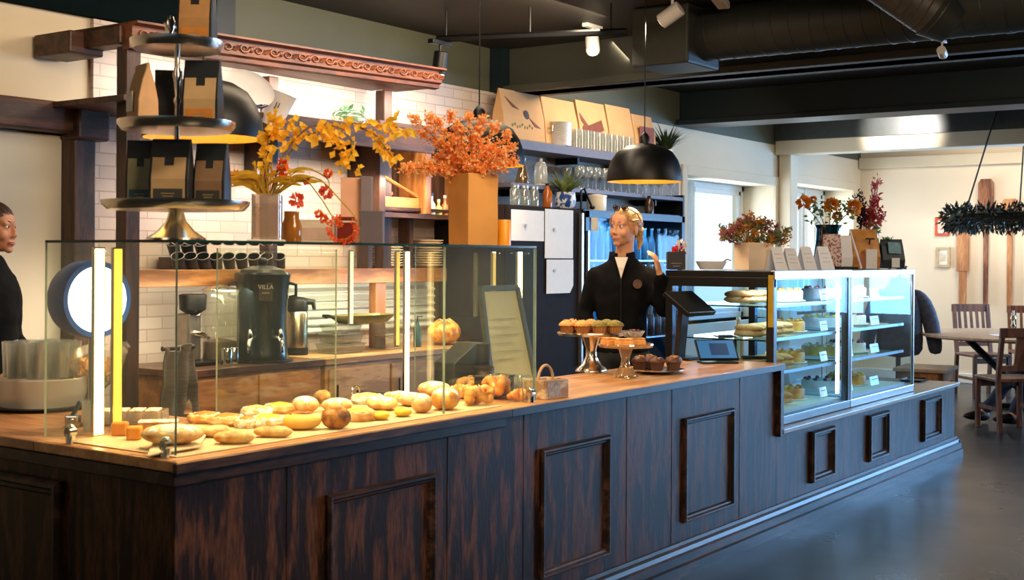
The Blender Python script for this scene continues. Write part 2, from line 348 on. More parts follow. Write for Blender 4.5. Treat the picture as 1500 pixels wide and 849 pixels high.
# ------------------------------------------------------------------ light
w = bpy.data.worlds.new('World'); sc.world = w; w.use_nodes = True
bg = w.node_tree.nodes['Background']; bg.inputs[0].default_value = (.78, .9, 1, 1); bg.inputs[1].default_value = 1.6
for y0, y1, z0, z1 in RW:
    light('AREA', 'daylight_far', (XF+.12, (y0+y1)/2, (z0+z1)/2), 230, (.22, .52, 1), 1.1, target=(XF-3, (y0+y1)/2, 1.3), size_y=1.6)
light('AREA', 'side_daylight_fill', (14.2, YN-.05, 1.55), 190, (.5, .74, 1), 2.1, target=(13.0, YN+3, 1.3), size_y=1.8)  # fill lamp in the added front window, brightens the case tops
for wd in (W1, W2):
    light('AREA', 'daylight_back', ((wd[0]+wd[1])/2, YB+.33, 1.6), 38, (.75, .88, 1), 1.8, target=((wd[0]+wd[1])/2, YB-2, 1.4), size_y=1.3)
# ------------------------------------------------------------------ track spots, pendant lamps
WLAMP = M('white_lamp_metal', (238, 234, 228), .4, var=.03); BLACKM = M('matt_black_metal', (9, 9, 11), .4, var=.1, spec=.3); GLOWB = EMIT('spot_lens', (255, 226, 180), 9)
def spot_lamp(loc, aim, label, mt, group=None, energy=60, col=(1, .78, .5), ang=1.0):
    t = thing('track_spotlight', label, 'spotlight', loc, 0, group)
    d = (Vector(aim)-Vector(loc)).normalized(); h = Vector((0, 0, -.13))
    B().box((0, 0, -.014), (.2, .045, .028)).build('track_adapter', mt, t, bevel=.004)
    B().cyl((0, 0, -.028), h+d*-.0, .009, n=12).build('stem', mt, t, smooth=True)
    hd = B().cyl(h-d*.06, h+d*.085, .047, n=28).build('lamp_head', mt, t, smooth=True, bevel=.006)
    B().cyl(h+d*.0845, h+d*.0865, .036, n=24).build('lens', GLOWB, t)
    if energy: light('SPOT', 'spot_beam', Vector(loc)+h+d*.11, energy, col, .03, aim, ang, .6)
    return t
# black ceiling track, then its heads
TRK = thing('lighting_track', 'black lighting track fixed to the ceiling over the aisle', 'lighting track', (0, 0, 0))
ta = on_z(640, 57, 2.9); tb = on_z(918, 46, 2.9)
b = B(); dv = tb-ta; b.cyl(ta, tb, .022, n=6); b.build('rail', BLACKM, TRK)
for q in (ta.lerp(tb, .05), ta.lerp(tb, .5), ta.lerp(tb, .92)): B().cyl(q, (q.x, q.y, ZC), .006, n=8).build('hanger', BLACKM, TRK)
def ceil_at(px, py): p = on_z(px, py, ZC); return (p.x, p.y, ZC)
c1 = on_z(645, 58, 2.885)
s1 = spot_lamp((c1[0], c1[1], 2.878), (c1[0]-.1, c1[1]+.35, 0), 'black cylinder spotlight on a stem beside the carved canopy end', BLACKM, None, 90)
p = on_z(868, 36, ZC); spot_lamp((p.x, p.y, ZC), (5.6, 3.3, .9), 'white cylinder spotlight hanging in front of the grey beam', WLAMP, None, 60)
p = on_z(985, -12, ZC); spot_lamp((p.x, p.y, ZC), (6.4, 5.7, 1.8), 'white cylinder spotlight at the top edge, beside the duct end box', WLAMP, None, 110)
p = on_x(1380, 56, 7.2); spot_lamp((p.x, p.y, 2.738), (13.5, 3, 1.2), 'small white spotlight under the end of the slanted branch duct', WLAMP, None, 30).scale = (.55,)*3
RL = thing('track_driver', 'white rectangular track driver box at the top edge beside the duct', 'lighting track', on_z(1055, 1, ZC-.06))
B().box((0, 0, 0), (.3, .07, .045), rot=(0, 0, .3)).build('driver_case', WLAMP, RL, bevel=.006); B().box((0, 0, .04), (.06, .02, .05), rot=(0, 0, .3)).build('mounting_clip', WLAMP, RL)
DOMEIN = M('dome_inner_gold', (244, 204, 96), .45, var=.08)
def pendant(x, y, z, label):
    t = thing('pendant_lamp', label, 'pendant lamp', (x, y, z), 0)
    R = .228; prof = [(R, 0), (R*.995, .03), (R*.965, .075), (R*.88, .13), (R*.73, .18), (R*.5, .212), (R*.22, .228), (.028, .231)]
    b = B().lathe(prof, n=56); b.build('lamp_shade', BLACKM, t, smooth=True)
    B().lathe([(r*.985, q-.004 if i else q+.0005) for i, (r, q) in enumerate(prof)], n=56).build('shade_lining', DOMEIN, t, smooth=True)
    B().lathe([(.03, .225), (.03, .27), (.02, .285), (.006, .30)], n=20).build('socket_cap', BLACKM, t, smooth=True)
    B().cyl((0, 0, .29), (0, 0, ZC-z), .0035, n=8).build('cable', BLACKM, t)
    B().ell((0, 0, .10), (.045, .045, .055)).build('bulb', EMIT('warm_bulb', (255, 200, 120), 14), t, smooth=True)
    light('SPOT', 'pendant_light', (x, y, z+.04), 42, WARM, .05, (x, y, 0), 2.5, .5)
    light('POINT', 'pendant_glow', (x, y, z+.07), 3.5, (1, .66, .3), .04)
pendant(3.255, 3.76, 1.945, 'black dome pendant lamp behind the tiered coffee stand')
pendant(5.00, 3.75, 1.95, 'black dome pendant lamp behind the orange dried flowers')
pendant(6.66, 3.75, 1.955, 'black dome pendant lamp hanging over the barista in black')
# downlights that wash the brick, unseen strip lamps added to brighten the back bar, and the far room
light('AREA', 'wall_wash', (5.9, 4.2, 3.0), 54, (1, .80, .58), 2.4, target=(5.9, YB, 1.3), size_y=.25)
light('AREA', 'wall_wash', (3.2, 4.4, 2.95), 4, (1, .80, .58), 1.2, target=(3.3, YB, 1.5), size_y=.25)
light('AREA', 'upper_fill', (5.6, 5.3, 2.0), 24, (1, .82, .62), 1.9, target=(5.6, 5.66, .9), size_y=.04)
light('AREA', 'canopy_fill', (5.5, 5.25, 2.53), 34, (1, .84, .66), 2.4, target=(5.5, 5.75, 1.8), size_y=.04)
light('AREA', 'middle_fill', (5.2, 5.2, 1.31), 26, (1, .82, .60), 2.6, target=(5.2, 5.6, .6), size_y=.04)
light('AREA', 'shelf_wash', (8.6, 4.6, 2.98), 34, (1, .80, .58), 1.6, target=(8.6, YB, 1.9), size_y=.2)  # area lamp near the ceiling, without a fixture, aimed at the wall shelves
light('AREA', 'aisle_fill', (4.6, 3.6, 3.0), 30, (1, .76, .5), 2.6, target=(4.6, 3.6, 0), size_y=.3)  # added fill lamp without a fixture, lifts the dark aisle
light('AREA', 'counter_front_fill', (2.6, -.9, 2.9), 105, (1, .74, .5), 1.8, target=(3.9, 2.8, .4), size_y=.6)  # added warm fill on the counter front, no fixture
light('AREA', 'case_top_fill', (8.3, .6, 3.0), 55, (1, .9, .78), 1.6, target=(8.0, 2.9, 1.3), size_y=.4)  # added front fill for the fridge case tops, no fixture
light('AREA', 'counter_end_fill', (.6, 2.9, 2.6), 4, (1, .8, .58), .8, target=(2.3, 3.4, .6))  # added weak fill for the counter's end face, no fixture
light('AREA', 'counter_key', (3.2, 1.6, 3.0), 50, (1, .80, .58), 2.2, target=(3.6, 3.2, 1.2), size_y=.3)
light('AREA', 'far_room_light', (14.2, 3.6, 2.98), 72, (1, .84, .66), 1.2, target=(15.2, 3.6, 0))
light('AREA', 'window_wall_light', (11.8, 4.4, 2.98), 14, (1, .88, .72), 1.2, target=(12.2, YB, 1.4))
light('SPOT', 'beam_spot', (11.5, 4.45, 3.0), 330, (1, .95, .88), .05, (13.0, 4.3, 2.84), .62, .7)
# ------------------------------------------------------------------ the bar counter
X0, XS, X1, XE = 2.315, 3.915, 6.49, 9.85; YF = 2.82; YW = 2.775; ZT = .927; ZL = .564
OAK = WOOD('dark_stained_oak', (30, 19, 15), (100, 62, 40), .42, 'Z', 1.7, .4, 1.0, spec=.22)
OAKX = WOOD('dark_stained_rail', (32, 21, 17), (74, 50, 38), .38, 'X', 1.0, .48, .86, spec=.35)
TOPW = WOOD('worktop_oak', (178, 124, 74), (212, 158, 102), .32, 'X', 1.1, .35, .8)
TOPL = WOOD('worktop_oak_return', (158, 108, 72), (198, 146, 98), .34, 'Y', 1.1, .35, .8)
EDGEB = M('black_edge', (22, 20, 19), .4, var=.1)
def moulding(parent, x0, x1, z0, z1, y, w=.035, d=.022, axis='x', mt=None):
    b = B(); prof = [(0, 0), (0, d*.55), (w*.18, d), (w*.42, d), (w*.6, d*.55), (w*.82, d*.5), (w, 0)]
    cs = [(x0, z0), (x1, z0), (x1, z1), (x0, z1)]; inn = [(1, 1), (-1, 1), (-1, -1), (1, -1)]
    rings = []
    for (cx, cz), (ix, iz) in zip(cs, inn): rings.append([(cx+ix*q[0], y-q[1], cz+iz*q[0]) if axis == 'x' else (y-q[1], cx+ix*q[0], cz+iz*q[0]) for q in prof])
    rings.append(rings[0]); b.loft(rings, caps=False)
    return b.build('panel_moulding', mt or OAKX, parent)
def skirting(b, axis, a0, a1, y, h=.15):
    prof = [(0, 0), (0, .055), (.012, .062), (.012, .1), (.022, .108), (.03, .125), (.042, .135), (.045, h), (.06, h), (.06, 0)]
    pts = [(q[0], q[1]) for q in prof]
    rings = []
    for a in (a0, a1): rings.append([(a, y+q[0], q[1]) if axis == 'x' else (y+q[0], a, q[1]) for q in pts])
    b.loft(rings)
t = thing('bar_counter', 'long dark-stained oak bar counter with framed panels and moulded skirting', 'counter', (0, 0, 0))
b = B(); b.bb((X0+.03, YF, .02), (X1-.001, YF+.5, ZT-.033)); b.build('front_carcass', OAK, t)
b = B(); b.bb((X0+.03, YF+.5, .02), (X0+.6, 4.6, ZT-.032)); b.build('return_carcass', OAK, t)
# plank joints: slim flush stiles standing a hair proud
for x in (X0+.03, 2.78, 3.58, 4.06, 4.86, 5.28, 6.02): B().bb((x, YF-.002, .15), (x+.075, YF, ZT-.04)).build('stile', OAK, t, bevel=.002)
for a in ((2.95, 3.50, .20, .735), (4.17, 4.70, .215, .735), (5.39, 5.93, .235, .735)): moulding(t, *a, YF)
moulding(t, 3.33, 4.3, .2, .81, X0+.03, .05, .028, 'y')
b = B(); skirting(b, 'x', X0-.02, X1, 2.765); skirting(b, 'y', 2.765, 4.6, X0-.025); b.build('skirting', OAKX, t)
b = B(); b.bb((X0+.01, YF-.02, ZT-.075), (XS, YF, ZT-.036)); b.bb((X0+.01, YF-.02, ZT-.075), (X0+.03, 4.6, ZT-.036)); b.build('apron_rail', OAKX, t, bevel=.004)
L2 = thing('low_counter', 'lower dark-stained counter under the refrigerated cases with three slim framed panels', 'counter', (0, 0, 0))
B().bb((X1+.001, YF, .02), (XE-.02, 3.5, ZL-.03)).build('carcass', OAK, L2)
for a in ((6.96, 7.31), (7.91, 8.28), (9.02, 9.43)): moulding(L2, a[0], a[1], .2, .50, YF, .045, .03)
b = B(); skirting(b, 'x', X1+.001, XE+.02, 2.765); b.bb((XE, 2.78, 0), (XE+.02, 3.5, .12)); b.build('skirting', OAKX, L2)
B().bb((X1+.02, 2.785, ZL-.03), (XE, 3.52, ZL)).build('ledge_top', M('grey_ledge', (150, 140, 128), .35, var=.12, scale=9), L2, bevel=.006)
B().bb((X1-.012, 2.79, ZL-.04), (X1+.035, 2.83, ZT-.04)).build('end_post', OAKX, L2, bevel=.004)
t = tag(B().bb((XS+.001, YW, ZT-.032), (X1+.01, 3.335, ZT)).build('worktop', TOPW, bevel=.004), 'tan oak worktop with a black front edge between the glass case and the fridges', 'worktop')
B().bb((XS+.001, YW-.004, ZT-.036), (X1+.012, YW+.02, ZT-.006)).build('front_edge', EDGEB, t, bevel=.002)
t = thing('corner_worktop', 'tan oak corner worktop carrying the pastries and the glass case', 'worktop', (0, 0, 0))
B().bb((X0, YW, ZT-.032), (XS, 3.44, ZT)).build('pastry_board', TOPW, t, bevel=.004)
B().bb((X0, 3.44, ZT-.032), (X0+.66, 4.6, ZT)).build('return_board', TOPL, t, bevel=.004)
B().bb((X0-.003, YW-.004, ZT-.034), (XS+.0, YW+.015, ZT-.006)).build('front_edge', OAKX, t, bevel=.002)
# ------------------------------------------------------------------ glass pastry case on the corner
CLEAR = GLASS('clear_case_glass', (247, 250, 244), 1.3, body=.006, bodycol=(220, 225, 205)); GEDGE = M('green_glass_edge', (24, 52, 42), .15, var=.1); CHROME = M('chrome', (226, 222, 216), .12, 1.0, var=.05)
GZ = 1.535
def pane(b, p, q):
    """box whose two big faces are clear and whose rim is green"""
    p, q = Vector(p), Vector(q); d = [abs(q[i]-p[i]) for i in range(3)]; k = d.index(min(d)); n0 = len(b.f); b.bb(p, q)
    order = {2: (0, 1), 1: (2, 4), 0: (3, 5)}[k]
    for i in range(6): b.m[n0+i] = 0 if i in order else 1
gc = thing('glass_pastry_case', 'tall frameless glass pastry case on the counter corner', 'display case', (0, 0, 0))
XG = 4.115; XJ = gx(646, 2.82)
PEDGE = M('pale_glass_edge', (176, 190, 168), .2, var=.1)
def gp(n, p, q): b = B(); pane(b, p, q); return b.build(n, [CLEAR, PEDGE if n != 'top_pane' else GEDGE], gc)
G = .008; gf = 2.80; gl = 2.335; gb = 3.415
gp('front_pane', (gl, gf, ZT+.012), (XJ-.002, gf+G, GZ)); gp('front_pane', (XJ+.002, gf, ZT+.012), (XG, gf+G, GZ))
gp('end_pane', (gl, gf+G+.001, ZT+.012), (gl+G, gb, GZ)); gp('end_pane', (XG-G, gf+G+.001, ZT+.012), (XG, gb, GZ))
gp('top_pane', (gl, gf, GZ), (XJ-.002, gb, GZ+G)); gp('top_pane', (XJ+.002, gf, GZ), (XG, gb, GZ+G))
gp('rear_pane', (3.0, gb-.03, ZT+.012), (3.6, gb-.03+G, GZ-.01))
for x, y in ((gl+.012, 2.86), (gl+.012, 3.30), (XG-.02, gf+.01)):
    b = B(); b.cyl((x, y, ZT), (x, y, ZT+.03), .014, n=16); b.cyl((x-.012, y, ZT+.035), (x+.012, y, ZT+.035), .016, n=16); b.ell((x, y, ZT+.05), (.012, .012, .01)); b.build('glass_clamp', CHROME, gc, smooth=True)
LEDW = EMIT('warm_led', (255, 214, 140), 9); REFD = EMIT('dim_yellow_reflection', (232, 186, 84), .9); REFC = EMIT('dim_pale_reflection', (250, 226, 170), 1.6); REFY = EMIT('yellow_reflection', (255, 198, 60), 2.2)  # the dim and yellow glows imitate the LEDs' reflections in the glass
def led_or_reflection(px, y, z0, z1, mt, w=.016):  # builds a real LED, or a glowing bar standing in for its reflection
    x = gx(px, y); ch = B().bb((x-w*.7, y, z0), (x+w*.7, y+.012, z1)).build('strip_channel', CHROME, gc)
    B().bb((x-w/2, y-.004, z0+.005), (x+w/2, y, z1-.005)).build('glow_strip', mt, ch)
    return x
xa = led_or_reflection(146, 3.37, ZT+.0, GZ-.012, LEDW, .03); led_or_reflection(173, 3.39, ZT, GZ-.012, REFY, .026)
xb = led_or_reflection(597, gb-.02, ZT, GZ-.012, LEDW, .02); led_or_reflection(583, gb-.01, ZT+.2, GZ-.012, REFD, .014); led_or_reflection(515, gb-.01, ZT+.3, GZ-.012, REFC, .012)
xc = led_or_reflection(762, gb-.02, ZT+.1, GZ-.012, LEDW, .026); led_or_reflection(724, gb-.01, ZT+.25, GZ-.012, REFD, .016)
for x in (2.62, 3.05, 3.5, 3.9): light('AREA', 'case_light', (x, 3.05, GZ-.02), 5.5, (1, .76, .42), .3, target=(x, 3.05, 0), size_y=.03)
# ------------------------------------------------------------------ refrigerated cases on the low counter
CF = M('case_black', (20, 20, 21), .3, var=.08); STEEL = M('brushed_steel', (186, 188, 190), .3, .9, var=.08, stretch=(1, 1, 12)); CGL = GLASS('case_glass_blue', (236, 246, 252), .16)
WLED = EMIT('cool_case_led', (240, 244, 255), 5); SHELFG = GLASS('glass_shelf', (225, 244, 240), 1.0, body=.12, bodycol=(200, 225, 222)); WIN = M('case_white_lining', (228, 234, 236), .4, var=.03)
CY0, CY1 = 2.85, 3.525; CZ0, CZ1 = ZL+.002, 1.428
def fridge(x0, x1, label, black):
    t = thing('refrigerated_display_case', label, 'display case', (0, 0, 0)); f = CF if black else STEEL; p = .045
    B().bb((x0, CY0, CZ0), (x1, CY1, CZ0+.05)).build('base', STEEL if not black else M('case_base_grey', (120, 128, 134), .35, .6, var=.06), t, bevel=.005)
    ps = [(x0, CY0), (x1-p, CY0), (x0, CY1-p), (x1-p, CY1-p)] if black else [(x0, CY0), (x1-.02, CY0)]
    for (x, y) in ps: B().bb((x, y, CZ0+.05), (x+(p if black else .02), y+(p if black else .02), CZ1-.03)).build('frame_post', f, t, bevel=.003)
    b = B(); b.bb((x0, CY0, CZ1-.035), (x1, CY1, CZ1))
    if black: b.bb((x0-.003, CY0, CZ1-.09), (x0+.03, CY1, CZ1-.035))
    b.build('canopy', STEEL if not black else CF, t, bevel=.003)
    if black: B().bb((x0, CY0-.006, CZ1-.045), (x1, CY0+.02, CZ1+.004)).build('canopy_trim', STEEL, t, bevel=.003)
    b = B(); pane(b, (x0+.02, CY0+.004, CZ0+.05), (x1-.02, CY0+.010, CZ1-.035)); b.build('front_glass', [CGL, GEDGE], t)
    b = B(); pane(b, (x0+.012, CY0+.03, CZ0+.05), (x0+.018, CY1-.03, CZ1-.06)); b.build('side_glass', [CGL, GEDGE], t)
    b = B(); pane(b, (x1-.012, CY0+.03, CZ0+.05), (x1-.006, CY1-.03, CZ1-.035)); b.build('side_glass', [CGL, GEDGE], t)
    b = B(); pane(b, (x0+.04, CY1-.012, CZ0+.05), (x1-.04, CY1-.006, CZ1-.035)); b.build('rear_glass', [CGL, GEDGE], t)
    zs = (.845, 1.035, 1.225)
    for z in zs:
        sh = B(); pane(sh, (x0+.05, CY0+.07, z), (x1-.05, CY1-.05, z+.008)); s = sh.build('shelf', [SHELFG, GEDGE], t)
        B().bb((x0+.05, CY0+.06, z-.004), (x1-.05, CY0+.075, z+.014)).build('shelf_rail', STEEL, s)
    B().bb((x0+.05, CY0+.05, CZ0+.05), (x1-.05, CY1-.05, CZ0+.064)).build('tray_floor', WIN, t)
    for x in ((x1-.06, ) if black else (x0+.06, )):
        B().bb((x-.012, CY0+.055, CZ0+.09), (x+.012, CY0+.07, CZ1-.07)).build('glow_strip', WLED, t)
    B().bb((x0+.06, CY0+.10, CZ1-.05), (x1-.06, CY0+.13, CZ1-.04)).build('led_bar', WLED, t)
    light('AREA', 'case_lamp', ((x0+x1)/2, CY0+.15, CZ1-.055), 9, (.92, .95, 1), x1-x0-.2, target=((x0+x1)/2, CY0+.3, 0), size_y=.04)
    return t
XM = 7.70; XR = 8.95
f1 = fridge(X1+.025, XM-.003, 'black framed refrigerated display case beside the till worktop', True)
f2 = fridge(XM+.003, XR, 'frameless refrigerated display case at the far end of the counter', False)
B().bb((X1+.021, CY0+.001, 1.12), (X1+.025, CY0+.032, CZ1-.02)).build('yellow_tape', M('yellow_strip', (196, 160, 30), .4, var=.08), f1)
light('AREA', 'case_mid_lamp', (7.1, 3.4, 1.0), 2.5, (1, .9, .75), .6, target=(7.1, 3.0, .9), size_y=.3)
# ------------------------------------------------------------------ back bar: timber frame, shelves, appliances
OLDW = WOOD('old_brown_timber', (44, 26, 18), (84, 52, 36), .5, 'Z', 1.3, .3, .85); OLDX = WOOD('old_brown_timber_rail', (50, 30, 22), (92, 58, 40), .5, 'X', 1.3, .3, .85)
CARV = WOOD('carved_oak', (84, 38, 15), (134, 70, 30), .4, 'X', 1.2, .3, .85); HONEY = WOOD('honey_oak', (132, 80, 38), (178, 120, 66), .42, 'X', 1.1, .3, .85); HONEYZ = WOOD('honey_oak_upright', (126, 76, 36), (172, 114, 62), .42, 'Z', 1.1, .3, .85)
def zy(px, py, Y): return on_y(px, py, Y).z
YC = 5.08
t = thing('back_bar', 'brown timber back bar with carved canopy, square posts and two long shelves', 'back bar', (0, 0, 0))
xl, xr = gx(182, YC), gx(637, YC); zl0, zl1 = zy(335, 92, YC)-.02, zy(335, 55, YC)-.02; zr0, zr1 = zy(637, 131, YC), zy(637, 102, YC)
zl0 += -.0; rings = []
def prof_at(x, z0, z1):
    h = z1-z0
    return [(x, YC, z0), (x, YC-.03, z0+h*.05), (x, YC-.03, z0+h*.22), (x, YC-.05, z0+h*.3), (x, YC-.05, z0+h*.86), (x, YC-.09, z0+h*.92), (x, YC-.09, z1), (x, YC+.02, z1), (x, YC+.02, z0)]
b = B().loft([prof_at(xl, zl0, zl1), prof_at(xr, zr0, zr1)]); b.build('fascia_board', CARV, t)
b = B().bb((xl-.02, YC+.02, zl0+.03), (xl+.1, YC+.62, zl1-.01)); b.bb((xl-.1, YC+.3, zl0+.0), (xl+.1, YC+.6, zl1-.02)); b.build('side_board', OLDX, t, bevel=.01)
B().bb((xl, YC-.02, zl1-.03), (xr, YC+.55, zl1)).build('canopy_top', OLDX, t)
B().bb((xl, YC+.02, zr0-.0), (xr-.05, YC+.3, zr0+.05)).build('soffit', OLDX, t)
b = B()                                                                       # relief: rosette, running scrolls
def zc(x): k = (x-xl)/(xr-xl); return zl0*(1-k)+zr0*k, zl1*(1-k)+zr1*k
n = 11
for i in range(n):
    x = xl+.12+(xr-xl-.24)*i/(n-1); a0, a1 = zc(x); h = a1-a0; zm = a0+h*.58
    for s in (1, -1):
        pts = []
        for k in range(22):
            ph = k/21*3.6*PI; r = .036*(1-k/21*.85); pts.append((x+s*(.05-r*math.cos(ph)), YC-.052, zm+s*.6*r*math.sin(ph)))
        b.tube(pts, [.008*(1-k/30) for k in range(22)], 6)
    b.ell((x, YC-.05, zm), (.02, .014, .018), nu=10, nv=6)
    b.leaf((x+.08, YC-.053, zm-.01), (1, 0, .4), (0, -1, 0), .07, .03)
b.build('carved_scrollwork', CARV, t, smooth=True)
ztop = 2.09; YM = 5.42
for px, w_, z0 in ((187, .085, 0), (393, .075, 1), (561, .08, ztop-.55)):
    yp = 5.08 if z0 == 0 else 5.46; x = gx(px, yp+.04); B().bb((x-w_/2, yp, .0 if z0 == 0 else zy(400, 394, YM)-.01), (x+w_/2, yp+.08, zc(x)[0]+.02)).build('post', OLDW, t, bevel=.006)
x0, x1 = gx(392, 5.0), gx(640, 5.0); zt = zy(430, 170, 5.0); 
t2 = t
B().bb((gx(180, 5.0), 5.0, zt-.03), (x1, 5.66, zt)).build('shelf_board', OLDX, t2, bevel=.004); B().bb((x0, 4.985, zt-.125), (x1, 5.0, zt+.005)).build('front_rail', OLDX, t2, bevel=.004)
for px in (420, 600): x = gx(px, 5.3); B().prism([(0, 0), (.3, 0), (0, -.3)], .03, xf=Matrix.Translation((x, 5.66, zt-.03)) @ Matrix.Rotation(-PI/2, 4, 'Z')).build('bracket', OLDW, t2)
zm1 = zy(400, 394, YM); zm0 = zy(400, 417, YM); x0, x1 = gx(200, YM), gx(655, YM)
t3 = t
B().bb((x0, YM+.015, zm1-.03), (x1, 5.66, zm1)).build('shelf_board', HONEY, t3, bevel=.003); B().bb((x0, YM, zm0), (x1, YM+.015, zm1)).build('front_rail', HONEY, t3, bevel=.003)
for px in (555,): x = gx(px, 5.46); B().bb((x-.05, 5.44, .905), (x+.05, 5.50, zm0)).build('leg', HONEYZ, t3, bevel=.004)
# louvred white panel between shelf and counter
t4 = thing('louvred_panel', 'white louvred panel on the wall behind the thermos and trays', 'panel', (0, 0, 0))
x0, x1 = gx(425, 5.6), gx(640, 5.6); b = B().bb((x0, 5.655, 1.0), (x1, 5.668, 1.32)); b.build('back_board', WHITEP, t4)
b = B()
for k in range(6): b.box(((x0+x1)/2, 5.635, 1.03+k*.05), (x1-x0, .05, .012), rot=(.5, 0, 0))
b.build('slats', WHITEP, t4)
# back counter
YK = 5.10
t = thing('back_counter', 'low honey oak back counter carrying the black coffee urn', 'counter', (0, 0, 0))
x0, x1 = gx(268, YK), gx(474, YK); B().bb((x0, YK-.02, .868), (x1, 5.66, .905)).build('worktop', WOOD('dark_worktop', (66, 38, 24), (104, 62, 38), .35, 'X'), t, bevel=.004)
B().bb((x0+.02, YK, .62), (x1-.02, 5.65, .868)).build('drawer_box', HONEY, t, bevel=.004)
for a, c in ((x0+.03, (x0+x1)/2-.01), ((x0+x1)/2+.01, x1-.03)):
    dr = B().bb((a, YK-.012, .66), (c, YK, .85)).build('drawer', HONEY, t, bevel=.004)
B().bb((x0+.02, YK+.02, 0), (x0+.14, 5.6, .62)).build('leg', HONEYZ, t); B().bb((x1-.1, YK+.02, 0), (x1-.02, 5.6, .62)).build('leg', HONEYZ, t)
B().bb((x0+.14, YK+.4, .0), (x1-.1, 5.64, .62)).build('back_panel', M('dark_brown', (50, 36, 28), .6), t)  # closing panel in a plain darker brown
t = thing('prep_counter', 'pale timber prep counter behind the glass case with containers on it', 'counter', (0, 0, 0))
xa, xb = x1+.01, gx(743, 5.02)-.006
PREP = WOOD('pale_oak', (150, 112, 70), (188, 148, 100), .4, 'X'); B().bb((xa, YK-.02, .868), (xb, 5.66, .905)).build('worktop', PREP, t, bevel=.004)
B().bb((xa+.01, YK, .04), (xb-.01, 5.64, .868)).build('carcass', PREP, t)
for k in range(3): a = xa+.03+(xb-xa-.04)/3*k; d = B().bb((a, YK-.015, .1), (a+(xb-xa-.04)/3-.02, YK, .84)).build('door', PREP, t, bevel=.004); B().cyl((a+.05, YK-.03, .6), (a+.05, YK-.03, .75), .008).build('handle', CHROME, d)
# coffee urn
NAVY = M('black_enamel', (14, 22, 30), .25, var=.1, coat=.3); pu = on_y(384, 525, 5.245)
t = thing('coffee_urn', 'tall black enamel coffee urn with two chrome taps on the back counter', 'coffee urn', (pu.x, 5.245, .905))
b = B().lathe([(.0, 0), (.145, 0), (.15, .015), (.142, .05), (.135, .2), (.142, .38), (.155, .47), (.158, .49), (.15, .5), (.0, .5)], n=40); b.build('body', NAVY, t, smooth=True)
B().lathe([(.125, .5), (.12, .515), (.06, .535), (0, .54)], n=36).build('lid', M('urn_lid', (120, 118, 112), .3, .8), t, smooth=True)
B().ell((0, 0, .56), (.03, .03, .025)).build('lid_knob', BLACKM, t, smooth=True)
fw = Vector((pu.x, 5.245, 0)).normalized(); sd = Vector((fw.y, -fw.x, 0))
def onr(a, r, z): return (-fw*math.cos(a)+sd*math.sin(a))*r+Vector((0, 0, z))
for a in (-.35, .55):
    b = B().tube([onr(a, .135, .14), onr(a, .185, .14), onr(a, .2, .12), onr(a, .2, .06)], [.016, .016, .015, .011], 10); b.ell(onr(a, .19, .16), (.014, .014, .03)); b.build('tap', CHROME, t, smooth=True)
LAB = M('urn_badge', (70, 56, 50), .4); LTXT = M('pale_lettering', (226, 214, 196), .5)
rotm = Matrix((sd, Vector((0, 0, 1)), -fw)).transposed().to_4x4()
tm = Matrix.Translation(onr(.12, .15, .41)) @ rotm
B().box((0, 0, 0), (.075, .10, .004)).build('badge', LAB, t).matrix_local = Matrix.Translation(onr(.12, .148, .395)) @ rotm
text('VILLA', .034, LTXT, t, tm @ Matrix.Translation((0, .01, .003))); text('KAFFE', .014, LTXT, t, tm @ Matrix.Translation((0, -.022, .003)))
B().lathe([(.15, -.0), (.17, 0), (.17, .012), (.14, .012)], n=32).build('foot_ring', BLACKM, t, smooth=True)
for s in (-1, 1): B().tube([sd*s*.145+Vector((0, 0, .36)), sd*s*.185+Vector((0, 0, .37)), sd*s*.185+Vector((0, 0, .43)), sd*s*.15+Vector((0, 0, .44))], .01, 8).build('side_handle', BLACKM, t, smooth=True)
pa = on_y(434, 515, 5.45)
t = thing('airpot', 'steel pump thermos with black lid beside the coffee urn', 'thermos', (pa.x, 5.45, .905))
B().lathe([(0, .04), (.066, .04), (.068, .06), (.068, .25), (.06, .265), (0, .265)], n=32).build('body', M('airpot_steel', (190, 168, 140), .25, 1, stretch=(1, 1, 9)), t, smooth=True)
B().lathe([(0, 0), (.07, 0), (.07, .045), (0, .045)], n=32).build('base_ring', BLACKM, t, smooth=True)
b = B().lathe([(.066, .262), (.07, .28), (.066, .325), (.045, .345), (0, .35)], n=32); b.tube([sd*.04+Vector((0, 0, .32)), sd*.1+Vector((0, 0, .315)), sd*.105+Vector((0, 0, .27))], [.025, .02, .01], 10); b.build('pump_lid', BLACKM, t, smooth=True)
# clear canister & grinder
CLR = GLASS('clear_plastic', (232, 234, 228), 2.0, body=.10, bodycol=(210, 205, 195)); CUPG = GLASS('drinking_glass', (236, 240, 238), 2.6, body=.2, bodycol=(235, 235, 230))
pc = on_y(322, 530, 5.34)
t = thing('clear_canister', 'large clear plastic canister standing left of the coffee urn', 'canister', (pc.x, 5.34, .905))
B().lathe([(0, .004), (.085, .004), (.095, .03), (.1, .37), (.103, .39)], n=36).build('vessel', CLR, t, smooth=True)
B().lathe([(0, .006), (.08, .006), (.09, .03), (.091, .12), (0, .14)], n=30).build('coffee_beans', M('roasted_beans', (96, 70, 48), .6, bump=.8, bscale=90), t)
B().lathe([(.105, .39), (.105, .405), (.05, .425), (0, .43)], n=36).build('lid', CLR, t, smooth=True)
pg = on_y(282, 535, 5.36)
t = thing('coffee_grinder', 'black and steel coffee grinder at the left end of the back counter', 'coffee grinder', (pg.x, 5.36, .905))
B().box((0, 0, .012), (.17, .2, .024)).build('base', BLACKM, t, bevel=.006); B().box((0, .03, .15), (.09, .1, .26)).build('body', M('grinder_steel', (150, 140, 130), .3, .85), t, bevel=.012)
